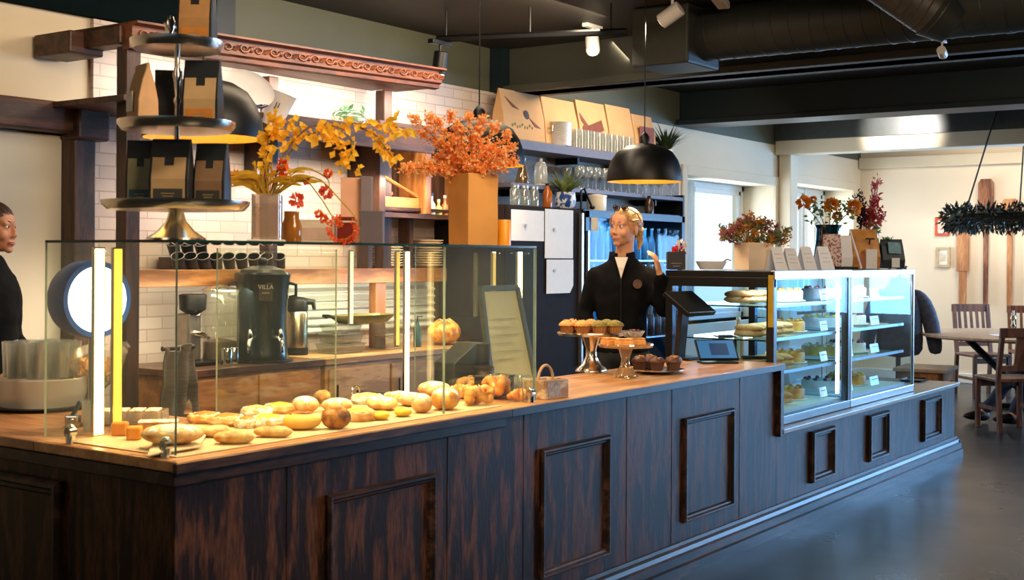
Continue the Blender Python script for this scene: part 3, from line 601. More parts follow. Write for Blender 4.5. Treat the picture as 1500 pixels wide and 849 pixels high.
B().lathe([(.04, .28), (.07, .3), (.075, .38), (.06, .385), (0, .386)], n=28).build('hopper', BLACKM, t, smooth=True); B().tube([(0, -.02, .17), (0, -.09, .165), (0, -.13, .15)], [.02, .014, .01], 10).build('spout', CHROME, t, smooth=True)
for k, dx in enumerate((-.035, .04)): tag(B().lathe([(0, .002), (.028, .002), (.032, .09), (.03, .095), (.026, .01), (0, .01)], n=20).build('steel_beaker', CHROME, smooth=True), 'small steel beaker at the foot of the grinder, %s of the pair' % ('left' if k == 0 else 'right'), 'beaker', 'steel beakers').location = (pg.x+.13+dx*.9, 5.20+k*.02, .905)
# paper lids and black cups lying in rows on the middle shelf
cup = None; CUPB = M('black_cup', (22, 23, 28), .4, var=.1); CUPR = M('pale_cup_rim', (156, 144, 138), .5); k = 0
rows = [(262+i*18.5, 388, 5.48) for i in range(9)]+[(255+i*20, 376, 5.585) for i in range(3)]
for i, (px, py, Y) in enumerate(rows):
    x = gx(px, Y); lab = 'black cup tipped on the oak shelf, %s from the left in the %s row' % (ORD[i if i < 9 else i-9], 'front' if i < 9 else 'upper')
    if cup is None:
        cup = thing('black_cup', lab, 'cup', (x, Y, zm1+.034), 0, 'black cups on the oak shelf')
        xf = Matrix.Rotation(.62, 4, Vector((cR.x, cR.y, 0)))
        B().lathe([(0, -.05), (.027, -.05), (.037, .05), (.034, .05), (.025, -.04), (0, -.04)], n=22, xf=xf).build('cup_body', CUPB, cup, smooth=True)
        B().lathe([(.036, .047), (.039, .05), (.036, .053), (.033, .05), (.036, .047)], n=22, xf=xf).build('rim', CUPR, cup, smooth=True)
    else: dup(cup, (x, Y, zm1+.034+(.075 if i > 8 else 0)), 0, lab)
rk = tag(B().bb((gx(244, 5.57), 5.535, zm1), (gx(305, 5.57), 5.64, zm1+.068)).build('cup_box', OLDX, bevel=.004), 'dark wooden riser behind the black cups at the left end of the oak shelf', 'box')
# crockery stacks on the middle shelf
CHINA = M('cream_china', (232, 222, 202), .3, var=.04); CHINB = M('warm_china', (222, 200, 170), .3, var=.04)
def plates(px, py, Y, n, r, label, mt=CHINA):
    x = gx(px, Y); proto = None
    for k in range(n):
        z = zm1+k*.017
        if proto is None:
            proto = tag(B().lathe([(0, .002), (r*.6, .002), (r*.66, .006), (r, .02), (r, .024), (r*.64, .012), (0, .008)], n=40).build('plate', mt, smooth=True), '', 'plate', label); proto.location = (x, Y, z); o = proto
        else: o = dup(proto, (x+rnd(-.006, .006), Y, z))
        o['label'] = 'plate in the %s, %s from the bottom' % (label, ORD[k])
plates(568, 357, 5.545, 9, .105, 'cream plate stack beside the grey box'); plates(626, 357, 5.545, 11, .108, 'warm white plate stack behind the tan vase', CHINB)
# wall cabinet, sloping rack, bottles
t = thing('wall_cabinet', 'open dark wooden wall cabinet behind the orange leaf garland', 'cabinet', (0, 0, 0))
x0, x1 = gx(552, 5.4), gx(628, 5.4); z1 = zy(590, 192, 5.4); z0 = zy(590, 312, 5.4)
B().bb((x0, 5.62, z0), (x1+.5, 5.66, z1)).build('back_panel', OLDW, t)
for x in (x0, x1-.06, x1+.44): B().bb((x, 5.38, z0), (x+.06, 5.62, z1)).build('stile', HONEYZ if x > x0 else OLDW, t, bevel=.004)
B().bb((x0, 5.38, z1), (x1+.5, 5.66, z1+.05)).build('top_board', OLDX, t); B().bb((x0, 5.38, z0-.03), (x1+.5, 5.66, z0)).build('bottom_board', OLDX, t); B().bb((x0+.06, 5.42, (z0+z1)/2-.25), (x1+.44, 5.62, (z0+z1)/2-.23)).build('inner_shelf', OLDX, t)
t = thing('wooden_rack', 'slatted wooden rack with a slanted rail above the plate stacks', 'rack', (0, 0, 0))
Y = 5.44; xa, xb = gx(548, Y), gx(622, Y); za, zb = zy(590, 310, Y), zy(590, 289, Y)
B().prism([(xa, za), (xb-.04, za), (xb+.02, zb), (xa, zb)], .2, xf=Matrix.Translation((0, Y, 0))).build('base_board', HONEY, t, bevel=.004)
for k in range(3): z = zb+.015+k*.035; B().bb((xa, Y+.03, z), (xa+.22-.05*k, Y+.18, z+.02)).build('slat', HONEY, t, bevel=.003)
B().tube([(xa+.02, Y+.02, zb+.16), (xb-.02, Y+.02, zb+.0)], .013, 8).build('slanted_rail', HONEY, t)
B().bb((xa+.0, Y+.05, zm1), (xa+.04, Y+.15, za)).build('leg', OLDW, t); B().bb((xb-.1, Y+.05, zm1), (xb-.06, Y+.15, za)).build('leg', OLDW, t)
for px, h, col, nm in ((632, .13, (214, 220, 226), 'small clear bottle with blue cap'), (642, .09, (240, 226, 130), 'small yellow bottle'), (651, .12, (200, 120, 70), 'small amber bottle')):
    x = gx(px, 5.45); t = thing('small_bottle', nm+' standing in the open wall cabinet', 'bottle', (x, 5.45, z0))
    B().lathe([(0, 0), (.025, 0), (.027, .01), (.026, h*.55), (.01, h*.75), (.01, h), (0, h)], n=18).build('bottle_body', M('b_%s' % px, col, .2), t, smooth=True); B().cyl((0, 0, h), (0, 0, h+.02), .012).build('cap', M('cap_%s' % px, (50, 80, 130) if px == 632 else (230, 225, 215), .4), t)
# things on the upper shelf
t = thing('paper_cup', 'large tilted white paper cup with a dark handwritten mark on the shelf', 'cup', on_y(404, 160, 4.98))
p = t.location; xf = Matrix.Rotation(.32, 4, Vector((-cF.x, -cF.y, 0))).inverted() if False else Matrix.Rotation(-.0, 4, 'X')
tilt = Matrix.Rotation(.36, 4, Vector((cF.x, cF.y, 0)))
PAPW = M('white_paper_cup', (236, 230, 226), .6, var=.03)
B().lathe([(0, -.09), (.058, -.09), (.082, .09), (.085, .093), (.082, .096), (.079, .09), (.056, -.084), (0, -.084)], n=36, xf=tilt).build('cup_body', PAPW, t, smooth=True)
rt = Matrix((cR, Vector((0, 0, 1)), -cF)).transposed().to_4x4()
text('J1', .04, BLACKM, t, tilt @ Matrix.Translation(-cF*.078+cR*.02+Vector((0, 0, .02))) @ rt)
pd = on_y(362, 132, 5.0); t = thing('enamel_tray', 'big white oval tray with a navy rim line leaning above the nearest black lamp', 'tray', pd)
til = Matrix.Rotation(.42, 4, Vector((cF.x, cF.y, 0))) @ rt @ Matrix.Rotation(-.35, 4, 'X')
B().lathe([(0, 0), (.13, 0), (.15, .012), (.152, .02), (.128, .008), (0, .006)], n=48, sx=1.0, sy=.66, xf=til).build('tray_body', M('white_enamel', (242, 242, 246), .25, var=.02), t, smooth=True)
NVY = M('navy_paint', (34, 34, 92), .4); b = B()
pts = [til @ Vector((.151*math.cos(a), .66*.151*math.sin(a), .02)) for a in [PI+.15+i*.09 for i in range(30)]]; b.tube(pts, .004, 6)
for k in range(6): b.leaf(til @ Vector((.05+.012*k, -.07+.008*(k % 2), .014)), til.to_3x3() @ Vector((1, -.5+.3*k, 0)), til.to_3x3() @ Vector((0, 0, 1)), .05, .018, bend=.02)
b.build('navy_motif', NVY, t)
t = thing('salad_bag', 'clear bag with green leaves lying on the upper timber shelf', 'bag', on_y(512, 172, 5.1)+Vector((0, 0, -.01)))
b = B(); zs = zt-t.location.z
for k in range(60): b.leaf((rnd(-.09, .09), rnd(-.05, .05), zs+rnd(.02, .09)), (rnd(-1, 1), rnd(-.5, .5), rnd(-.2, .8)), (rnd(-.3, .3), -1, .4), .05, .025)
b.build('green_leaves', M('salad_green', (60, 150, 96), .5, col2=(180, 220, 180), thin=.5), t)
B().ell((0, 0, zs+.045), (.14, .08, .045), fn=lambda p: Vector((p.x*(1+.1*math.sin(9*p.y)), p.y, p.z*(1+.12*math.sin(7*p.x))))).build('film', GLASS('film', (240, 246, 240), 2.5, body=.15), t, smooth=True)
# left: old timber door frame on the wall
t = thing('timber_frame', 'dark old timber beam and post on the cream wall at the left edge', 'timber frame', (0, 0, 0)); Y = 5.56
xa, xb = gx(-60, Y), gx(112, Y); za, zb = zy(60, 190, Y), zy(60, 145, Y); B().bb((xa, Y, za), (xb, YB-.001, zb)).build('beam', OLDX, t, bevel=.012)
xa, xb = gx(113, Y-.04), gx(152, Y-.04); B().bb((xa+.01, Y, 0), (xb-.02, YB-.001, za)).build('post', OLDW, t, bevel=.01); B().bb((xa, Y-.05, zy(140, 207, Y)), (xb+.03, YB-.001, zy(140, 150, Y))).build('joint_block', OLDX, t, bevel=.014)
struct(B().bb((gx(-80, YB-.02), YB-.03, 0), (gx(112, YB-.02), YB-.0, zy(60, 197, YB))).build('wall_panel', M('pale_panel', (214, 208, 190), .6, var=.03, scale=2), bevel=.006))
# ------------------------------------------------------------------ fridges and glass shelves (right of the posts)
YR = 5.02; xa, xb = gx(743, YR), gx(851, YR); zf = 1.86
GREYF = M('anthracite_door', (40, 34, 34), .7, var=.1, spec=.08)
t = thing('tall_fridge', 'dark anthracite fridge with white papers on its door', 'fridge', (0, 0, 0))
B().bb((xa, YR+.03, .02), (xb, 5.66, zf)).build('cabinet', GREYF, t, bevel=.006); B().bb((xa+.005, YR, .1), (xb-.005, YR+.028, zf-.01)).build('door', GREYF, t, bevel=.006)
B().bb((xb-.035, YR-.03, .7), (xb-.005, YR, zf-.03)).build('handle', STEEL, t, bevel=.004); B().bb((xa+.02, YR+.02, 0), (xb-.02, 5.6, .1)).build('plinth', BLACKM, t)
def sheet(px0, px1, py0, py1, label, n=0, cut=0):
    a = on_y(px0, py1, YR-.006); c = on_y(px1, py0, YR-.006); z0, z1 = a.z, on_y(px1, py0, YR-.006).z
    x0, x1 = gx(px0, YR), gx(px1, YR)
    poly = [(x0, z0), (x1-cut, z0), (x1, z0+cut*1.2), (x1, z1), (x0, z1)] if cut else [(x0, z0), (x1, z0), (x1, z1), (x0, z1)]
    o = tag(B().prism(poly, .003, xf=Matrix.Translation((0, YR-.004-n*.004, 0))).build('paper_sheet', M('white_paper', (236, 233, 228), .7, var=.02)), label, 'paper', 'papers on the fridge door'); return o
s1 = sheet(748, 796, 309, 352, 'wide white paper at the upper left of the fridge door'); s2 = sheet(797, 838, 308, 378, 'tall white paper at the upper right of the fridge door', 1)
s3 = sheet(799, 838, 380, 430, 'long white paper hanging lowest on the fridge door with a cut corner', 2, .045)
for px, py in ((812, 336), (812, 396), (770, 330)):
    p = on_y(px, py, YR-.014); tag(B().cyl((p.x, YR-.018, p.z), (p.x, YR-.0125, p.z), .012, n=14).build('fridge_magnet', M('magnet_grey', (150, 148, 144), .4)), 'grey round magnet holding the %s paper' % {336: 'tall upper', 396: 'lowest', 330: 'wide upper left'}[py], 'magnet')
xa, xb = gx(858, YR), gx(1003, YR)
t = thing('drinks_fridge', 'blue lit glass-fronted drinks fridge behind the barista', 'fridge', (0, 0, 0)); CB = M('fridge_black', (24, 26, 30), .4)
b = B(); b.bb((xa, 5.6, .02), (xb, 5.66, zf)); b.bb((xa, YR+.04, .02), (xa+.03, 5.6, zf)); b.bb((xb-.03, YR+.04, .02), (xb, 5.6, zf)); b.bb((xa, YR+.04, .02), (xb, 5.6, .12)); b.bb((xa, YR+.04, zf-.05), (xb, 5.6, zf)); b.build('cabinet', CB, t)
B().bb((xa+.03, 5.57, .12), (xb-.03, 5.595, zf-.06)).build('lit_back', EMIT('blue_back_light', (30, 120, 190), .55), t)
zs = [.5, .85, 1.18, 1.48]
for z in zs: B().bb((xa+.03, YR+.08, z-.012), (xb-.03, 5.57, z)).build('wire_shelf', STEEL, t)
b = B(); b.bb((xa, YR, .12), (xa+.05, YR+.035, zf-.01)); b.bb((xb-.05, YR, .12), (xb, YR+.035, zf-.01)); b.bb((xa, YR, zf-.06), (xb, YR+.035, zf-.01)); b.bb((xa, YR, .12), (xb, YR+.035, .18)); dr = b.build('door_frame', CB, t)
B().bb((xa+.05, YR+.015, .18), (xb-.05, YR+.021, zf-.06)).build('door_glass', CGL, dr)
B().bb((xa+.004, YR-.02, .5), (xa+.024, YR, 1.7)).build('door_handle', STEEL, dr)
B().bb((xa+.07, YR-.004, 1.70), (xa+.17, YR-.001, 1.80)).build('kraft_tag', M('kraft_tag', (220, 190, 140), .7), t)
light('AREA', 'fridge_lamp', ((xa+xb)/2, YR+.12, zf-.08), 4, (.35, .75, 1), .8, target=((xa+xb)/2, YR+.3, 0), size_y=.05)
proto = None; BTS = [M('bottle_dark', (60, 40, 40), .25), M('bottle_blue', (70, 150, 200), .25), M('can_red', (130, 50, 50), .3), M('bottle_teal', (50, 110, 140), .25)]
protos = []
for z in zs[1:]:
    n = 13
    for i in range(n):
        x = xa+.09+(xb-xa-.18)*i/(n-1); c = {zs[1]: 0, zs[2]: 2 if i < 5 else 3, zs[3]: 1}[z]; col = ['dark', 'blue', 'red', 'teal'][c]
        lab = '%s bottle in the drinks fridge, %s from the left on the %s shelf' % (col, ORD[i], {zs[1]: 'lowest visible', zs[2]: 'middle', zs[3]: 'top'}[z])
        h = .25
        pr = [q for q in protos if q[0] == c]
        if not pr:
            o = thing('drink_bottle', lab, 'bottle', (x, YR+.14, z), 0, 'bottles in the drinks fridge')
            B().lathe([(0, 0), (.028, 0), (.03, .01), (.03, .13), (.022, .17), (.012, .2), (.012, h), (0, h)], n=16).build('bottle_body', BTS[c], o, smooth=True); B().cyl((0, 0, h), (0, 0, h+.014), .014, n=12).build('cap', STEEL, o); protos.append((c, o))
        else: dup(pr[0][1], (x, YR+.14, z), 0, lab)
# shelves
LAV = M('grey_lavender_shelf', (96, 90, 100), .45, var=.08); YS = 5.33
def shelf(px0, px1, z, label, th=.07):
    t = thing('wall_shelf', label, 'shelf', (0, 0, 0)); x0, x1 = gx(px0, YS), gx(px1, YS)
    B().bb((x0, YS, z-th), (x1, 5.644, z)).build('shelf_board', LAV, t, bevel=.004)
    for f in (.12, .5, .88): x = x0+(x1-x0)*f; B().bb((x-.012, YS+.1, z-th-.05), (x+.012, 5.644, z-th)).build('bracket', BLACKM, t)
    return x0, x1
za = zy(785, 207, YS); zb_ = zy(765, 268, YS)
sa = shelf(742, 962, za, 'upper grey wall shelf with kraft bags and tumblers'); sb = shelf(748, 1000, zb_, 'lower grey wall shelf with stemmed glasses and a cloche', .035)
B().bb((gx(1000, YS), YS+.0, .0), (gx(1000, YS)+.03, 5.645, zb_+.02)).build('shelf_upright', BLACKM, bpy.data.objects['wall_shelf.001'])
tag(B().bb((gx(742, 5.5)-.16, 5.645, zf), (gx(1000, 5.6), 5.668, za)).build('splash_panel', M('brown_stone_panel', (150, 132, 110), .5, var=.2, scale=30, bump=.3, bscale=40), None), 'brown stone-look panel on the wall behind the glass shelves', 'panel')
# kraft bags on the upper shelf
KRAFT = M('kraft_paper', (205, 160, 108), .75, var=.06, scale=6); INK = M('brown_ink', (120, 60, 36), .7); DINK = M('dark_ink', (60, 44, 44), .7)
kb = [(728, 788, 128, 'leftmost kraft bag printed with a bird and flowers'), (789, 838, 140, 'plain kraft bag behind the steel pot'), (840, 882, 145, 'kraft bag with a dark brown print behind the tumblers'), (884, 920, 152, 'plain kraft bag second from the right on the upper shelf'), (922, 952, 166, 'small kraft bag with a reddish panel at the right end of the upper shelf')]
for i, (p0, p1, py, lab) in enumerate(kb):
    Y = 5.48; x0, x1 = gx(p0, Y), gx(p1, Y); w_ = x1-x0; h = zy(p0, py, Y)-za
    t = thing('kraft_bag', lab, 'paper bag', ((x0+x1)/2, Y, za), 0, 'kraft bags on the upper shelf')
    rg = [[(-w_/2*k, -d, z), (w_/2*k, -d, z), (w_/2*k, d, z), (-w_/2*k, d, z)] for z, d, k in ((0.0, .06, .98), (h*.05, .065, 1), (h*.5, .05, 1), (h*.9, .014, .99), (h, .006, .99))]
    B().loft(rg).build('bag_body', KRAFT, t, bevel=.004)
    def fy(z): return -(.065-(.015)*min(1, z/(h*.5)) if z < h*.5 else .05-.036*(z-h*.5)/(h*.4))-.003
    if i == 0:
        b = B(); zz = h*.6; b.add([(-.2*w_*2, fy(h*.85), h*.85), (-.05*w_*2, fy(h*.62), h*.62), (-.13*w_*2, fy(h*.66), h*.66)], [(0, 1, 2)]); b.build('brown_print', INK, t, solid=.002); b = B(); b.add([(.1*w_, fy(h*.5), h*.5), (.4*w_, fy(h*.3), h*.3), (.25*w_, fy(h*.3), h*.32)], [(0, 1, 2)])
        b.build('brown_print', INK, t, solid=.002); B().ell((.06*w_, fy(h*.55)-.0, h*.52), (.035, .004, .045), rot=(0, -.5, 0)).build('bird_print', DINK, t); b = B()
        for k in range(9): b.ell((-.3*w_+k*.06*w_, fy(h*.3), h*(.3+.03*math.sin(k*2))), (.01, .003, .012), nu=8, nv=6)
        b.build('flower_print', M('green_print', (120, 130, 70), .7), t)
    if i == 2: b = B(); b.add([(-.45*w_, fy(h*.75), h*.75), (-.2*w_, fy(h*.5), h*.5), (.3*w_, fy(h*.66), h*.66), (.35*w_, fy(h*.45), h*.45), (-.1*w_, fy(h*.3), h*.3), (-.4*w_, fy(h*.35), h*.35)], [(0, 1, 5), (1, 4, 5), (1, 2, 3), (1, 3, 4)]); b.build('dark_print', INK, t, solid=.002)
    if i == 4: B().box((0, -.062, h*.42), (w_*.7, .006, h*.6)).build('red_panel', M('dull_red_print', (132, 74, 58), .7), t)
p = on_y(818, 205, 5.42); t = thing('steel_pot', 'brushed steel pot on the upper wall shelf beside the tumblers', 'pot', (p.x, 5.42, za))
B().lathe([(0, 0), (.1, 0), (.103, .01), (.103, .18), (.106, .184), (.1, .18), (.098, .01), (0, .012)], n=36).build('pot_body', M('satin_steel', (220, 214, 206), .42, .45, stretch=(1, 1, 12)), t, smooth=True)
B().tube([(-.1, -.02, .15), (-.13, -.03, .15), (-.13, -.03, .11), (-.1, -.02, .11)], .007, 8).build('handle', CHROME, t, smooth=True)
def tumbler(name, lab, cat, grp, loc, prof):
    o = tag(B().lathe(prof, n=20).build(name, CUPG, smooth=True), lab, cat, grp); o.location = loc; return o
TP = [(0, .004), (.03, .004), (.034, .15), (.036, .15), (.033, .0), (0, 0)]; pt = None
for r in range(2):
    for i in range(10):
        x = gx(842+i*8.6, 5.39)+rnd(-.004, .004); Y = 5.385+r*.09; z = za+.0005; lab = 'clear tumbler in the %s row on the upper shelf, %s from the steel pot' % ('front' if r == 0 else 'rear', ORD[i])
        if pt is None: pt = tumbler('tumbler', lab, 'glass', 'tumblers on the upper shelf', (x, Y, z), TP)
        else: dup(pt, (x, Y, z), 0, lab)
WP = [(0, .002), (.032, .002), (.03, .006), (.005, .012), (.004, .08), (.012, .09), (.034, .115), (.04, .145), (.035, .185), (.033, .185), (.037, .145), (.03, .118), (0, .095)]; pw = None
for r in range(2):
    for i in range(12):
        x = gx(848+i*12.2, 5.4)+rnd(-.006, .006); lab = 'stemmed glass in the %s row on the lower shelf, %s from the potted plant' % ('front' if r == 0 else 'rear', ORD[i])
        if pw is None: pw = tumbler('wine_glass', lab, 'glass', 'stemmed glasses on the lower shelf', (x, 5.4, zb_), WP)
        else: dup(pw, (x, 5.4+r*.12, zb_), 0, lab)
p = on_y(792, 262, 5.42); t = thing('glass_cloche', 'ribbed clear glass cloche jar on the lower shelf beside the green plant', 'jar', (p.x, 5.42, zb_))
B().lathe([(0, .01), (.05, .01), (.055, .02), (.05, .05), (.054, .09), (.048, .12), (.05, .14), (.035, .18), (.0, .19)], n=24).build('jar_body', GLASS('milky_glass', (236, 236, 230), 2.5, body=.45), t, smooth=True); B().lathe([(0, 0), (.06, 0), (.06, .012), (0, .012)], n=24).build('base', CHINA, t); B().ell((0, 0, .2), (.015, .015, .018)).build('knob', CHINA, t, smooth=True)
p = on_y(765, 262, 5.42); t = thing('glass_funnel', 'flared clear glass carafe at the left end of the lower shelf', 'carafe', (p.x, 5.42, zb_))
B().lathe([(0, .003), (.055, .003), (.058, .01), (.03, .12), (.018, .16), (.03, .2), (.028, .2), (.015, .16), (.027, .12), (.052, .012), (0, .01)], n=28).build('vessel', GLASS('amber_clear', (220, 205, 180), 2.5, body=.2, bodycol=(190, 160, 120)), t, smooth=True)
B().lathe([(.02, .15), (.024, .155), (.024, .165), (.02, .17)], n=20).build('collar', HONEYZ, t, smooth=True)
# on top of the tall fridge
LEAF = M('plant_green', (74, 96, 54), .5, col2=(140, 150, 80), scale=30, thin=.5); DLEAF = M('dark_plant_green', (34, 52, 32), .5, col2=(70, 88, 44), scale=30, thin=.5)
def tufts(b, c, n, l, w_, up=.8, spread=1.0, seg=4, droop=.35):
    c = Vector(c)
    for _ in range(n):
        a = rnd(0, 2*PI); e = rnd(.15, 1)*spread; d = Vector((math.cos(a)*e, math.sin(a)*e, up)).normalized(); L_ = l*rnd(.7, 1.1); sdv = Vector((-math.sin(a), math.cos(a), 0))
        vs = []; p = c+Vector((math.cos(a), math.sin(a), 0))*.02
        for k in range(seg+1):
            ww = w_*(1-(k/seg)**2)*.5+.0008; vs += [p-sdv*ww, p+sdv*ww]; p = p+d*L_/seg; d = (d+Vector((math.cos(a)*.1, math.sin(a)*.1, -droop/seg*1.4))).normalized()
        b.add(vs, [(2*k, 2*k+1, 2*k+3, 2*k+2) for k in range(seg)])
p = on_y(828, 303, 5.25); t = thing('potted_plant', 'bushy green plant in a blue and white pot on top of the tall fridge', 'potted plant', (p.x, 5.25, zf))
POTB = M('blue_white_china', (226, 228, 232), .3, col2=(40, 76, 150), scale=26, contrast=(.5, .56))
B().lathe([(0, 0), (.055, 0), (.075, .02), (.082, .08), (.075, .13), (.078, .135), (.07, .13), (0, .11)], n=30).build('pot', POTB, t, smooth=True)
b = B(); tufts(b, (0, 0, .12), 90, .21, .02); b.build('leaves', LEAF, t)
p = on_y(978, 212, 5.42); t = thing('shelf_plant', 'dark spiky plant in a white pot at the right end of the upper shelf', 'potted plant', (p.x-.03, 5.42, za))
B().lathe([(0, 0), (.05, 0), (.065, .1), (.06, .1), (0, .085)], n=24).build('pot', CHINA, t, smooth=True); b = B(); tufts(b, (0, 0, .09), 80, .27, .022); b.build('leaves', DLEAF, t)
p = on_y(804, 303, 5.2); t = thing('amber_bottle', 'amber brown bottle on top of the tall fridge beside the blue pot', 'bottle', (p.x-.02, 5.2, zf)); B().lathe([(0, 0), (.034, 0), (.036, .01), (.036, .12), (.015, .15), (.014, .17), (0, .17)], n=22).build('bottle_body', M('amber_glass', (176, 92, 24), .15), t, smooth=True); B().cyl((0, 0, .17), (0, 0, .185), .017).build('cap', BLACKM, t)
pj = None
for i, px in enumerate((754, 768, 782)):
    p = on_y(px, 303, 5.22); lab = '%s clear jar on top of the tall fridge, counted from the left' % ORD[i]
    if pj is None:
        pj = thing('glass_jar', lab, 'jar', (p.x, 5.22, zf), 0, 'jars on the fridge'); B().lathe([(0, .003), (.035, .003), (.037, .01), (.037, .12), (.028, .135), (.026, .135), (.034, .118), (.033, .012), (0, .01)], n=22).build('jar_body', CUPG, pj, smooth=True); B().cyl((0, 0, .135), (0, 0, .155), .031).build('lid', STEEL, pj)
    else: dup(pj, (p.x, 5.22, zf), 0, lab)
p = on_y(874, 303, 5.3); t = thing('white_canister', 'cream canister with lid on top of the drinks fridge', 'canister', (p.x, 5.3, zf)); B().lathe([(0, 0), (.075, 0), (.08, .01), (.08, .125), (0, .125)], n=32).build('canister_body', CHINA, t, smooth=True); B().lathe([(.083, .12), (.083, .135), (.02, .145), (0, .145)], n=32).build('lid', CHINA, t, smooth=True)
p = on_y(851, 303, 5.2); t = thing('black_clamp_lamp', 'black bent metal arm standing between the blue pot and the cream canister', 'lamp', (p.x, 5.2, zf)); B().cyl((0, 0, 0), (0, 0, .012), .04).build('base', BLACKM, t); B().tube([(0, 0, .01), (0, 0, .15), (.03, -.01, .17), (.07, -.02, .1), (.11, -.03, .03)], .009, 8).build('arm', BLACKM, t, smooth=True); B().ell((.115, -.032, .028), (.025, .02, .016)).build('head', BLACKM, t, smooth=True)
p = on_y(951, 303, 5.3); t = thing('dark_bottle', 'dark brown bottle on top of the drinks fridge', 'bottle', (p.x, 5.3, zf)); B().lathe([(0, 0), (.038, 0), (.04, .01), (.04, .11), (.02, .14), (.015, .15), (0, .15)], n=22).build('bottle_body', M('brown_bottle', (54, 34, 20), .2), t, smooth=True); B().cyl((0, 0, .15), (0, 0, .17), .018).build('cap', BLACKM, t)
# ------------------------------------------------------------------ on top of the glass pastry case
GT = GZ+G+.0005
SILV = M('polished_silver', (232, 222, 206), .2, 1.0, var=.04); BAGB = M('matt_black_bag', (18, 24, 28), .5, var=.1, bump=.3, bscale=12); BAGK = M('kraft_label', (186, 152, 104), .7, var=.1, scale=12); ORG = M('orange_band', (206, 128, 40), .6); TEALB = M('teal_band', (40, 74, 84), .6)
FOILB = M('bag_print_band', (60, 58, 50), .5)
ps = on_y(258, 356, 3.06); SX, SY = ps.x, 3.06; dS = 3.9
def zS(py): return EYE+(373.2-py)*(ps-O).dot(cF)/FP
t = thing('tiered_stand', 'three-tier silver stand with coffee bags on the glass case', 'cake stand', (SX, SY, GT))
h1, h2, h3 = zS(304)-GT, zS(188)-GT, zS(70)-GT; pxm = (ps-O).dot(cF)/FP
B().lathe([(0, 0), (.09, 0), (.088, .008), (.055, .03), (.03, .06), (.02, h1-.004), (0, h1-.004)], n=40).build('flared_base', SILV, t, smooth=True)
def tier(n, r, z):
    B().lathe([(0, z), (r*.9, z), (r*.97, z+.004), (r, z+.016), (r*1.01, z+.02), (r, z+.008), (r*.93, z-.008), (r*.4, z-.012), (0, z-.012)], n=56).build(n, SILV, t, smooth=True)
tier('lower_tray', 105*pxm, h1); tier('middle_tray', 84*pxm, h2); tier('upper_tray', 67*pxm, h3)
for a, c in ((h1, h2-.012), (h2, h3-.012)): 
    b = B(); L_ = c-a; b.lathe([(.007, a), (.007, a+L_*.3), (.012, a+L_*.36), (.007, a+L_*.42), (.01, a+L_*.6), (.014, a+L_*.7), (.008, a+L_*.8), (.008, c)], n=16); b.build('stem', SILV, t, smooth=True)
def coffee_bag(label, px, py0, py1, wpx, off, band, kraft=BAGK, rz=0, z0=0, body=BAGB, top=.25):
    """stand-up bag, folded top, pasted label with a finger notch"""
    h = (py1-py0)*pxm; w_ = wpx*pxm; p = Vector((SX, SY, 0))+cR*((px-258)*pxm)+cF*off
    t = thing('coffee_bag', label, 'coffee bag', (p.x, p.y, GT+z0), FACE+rz); d = w_*.34
    rg = [[(-w_/2*k, -e, z), (w_/2*k, -e, z), (w_/2*k*1.02, 0, z), (w_/2*k, e, z), (-w_/2*k, e, z), (-w_/2*k*1.02, 0, z)] for z, e, k in ((.0, d, .96), (.01, d*1.05, 1), (h*.4, d*1.0, 1), (h*.72, d*.6, .98), (h*.9, d*.22, .97), (h*.97, .006, .97), (h, .004, .965))]
    B().loft(rg).build('bag_body', body, t, bevel=.003)
    if band is not None:
        def fy(z): return -d*(1.06 if z < h*.4 else 1.06-.42*(z-h*.4)/(h*.32) if z < h*.72 else .64)-.0015
        lw = w_*.42; zt_ = h*.72; zs = (h*.05, h*.4, zt_); b = B()
        n_ = .12*w_; pts = [(-lw, zs[0]), (lw, zs[0]), (lw, zs[1]), (-lw, zs[1])]
        b.quad(*[(x, fy(z), z) for x, z in pts]); b.quad((-lw, fy(h*.4), h*.4), (lw, fy(h*.4), h*.4), (lw, fy(h*.6), h*.6), (-lw, fy(h*.6), h*.6))
        for s in (-1, 1): b.quad((s*lw, fy(h*.6), h*.6), (s*n_, fy(h*.6), h*.6), (s*n_, fy(zt_), zt_), (s*lw, fy(zt_), zt_))
        lb = b.build('label', kraft, t, solid=.001)
        za_, zb2 = h*.07, h*.26
        B().quad((-lw*.86, fy(za_)-.001, za_), (lw*.86, fy(za_)-.001, za_), (lw*.86, fy(zb2)-.001, zb2), (-lw*.86, fy(zb2)-.001, zb2)).build('label_band', band, lb, solid=.001)
        b = B()
        for k in range(3): z = h*(.19-.04*k); ww = lw*(.4-.08*(k % 2)); b.box((0, fy(z)-.0022, z), (ww*2, .0006, h*.012))
        b.build('small_print', M('faint_print', (176, 150, 96), .6), lb)
    return t
z1_, z2_, z3_ = h1+.001, h2+.001, h3+.001
coffee_bag('black coffee bag with a pale label and teal band, leftmost on the lower tray', 203, 203, 302, 43, .03, TEALB, M('pale_label', (150, 146, 110), .7), .12, z1_)
coffee_bag('black coffee bag with brown label and grey band, middle of the lower tray', 254, 203, 302, 58, -.02, FOILB, BAGK, 0, z1_)
coffee_bag('black coffee bag leaning at the right end of the lower tray', 308, 207, 302, 48, .02, FOILB, M('brown_label', (140, 106, 74), .7), -.1, z1_)
coffee_bag('black coffee bag with orange label band on the middle tray', 297, 82, 181, 54, -.01, ORG, BAGK, 0, z2_)
coffee_bag('plain black coffee bag at the back of the middle tray', 238, 92, 181, 40, .06, None, rz=.2, z0=z2_)
kb = coffee_bag('natural kraft coffee bag seen edge-on at the left of the middle tray', 216, 92, 181, 44, -.06, None, rz=-.9, z0=z2_, body=M('natural_kraft', (206, 160, 112), .7, var=.08))
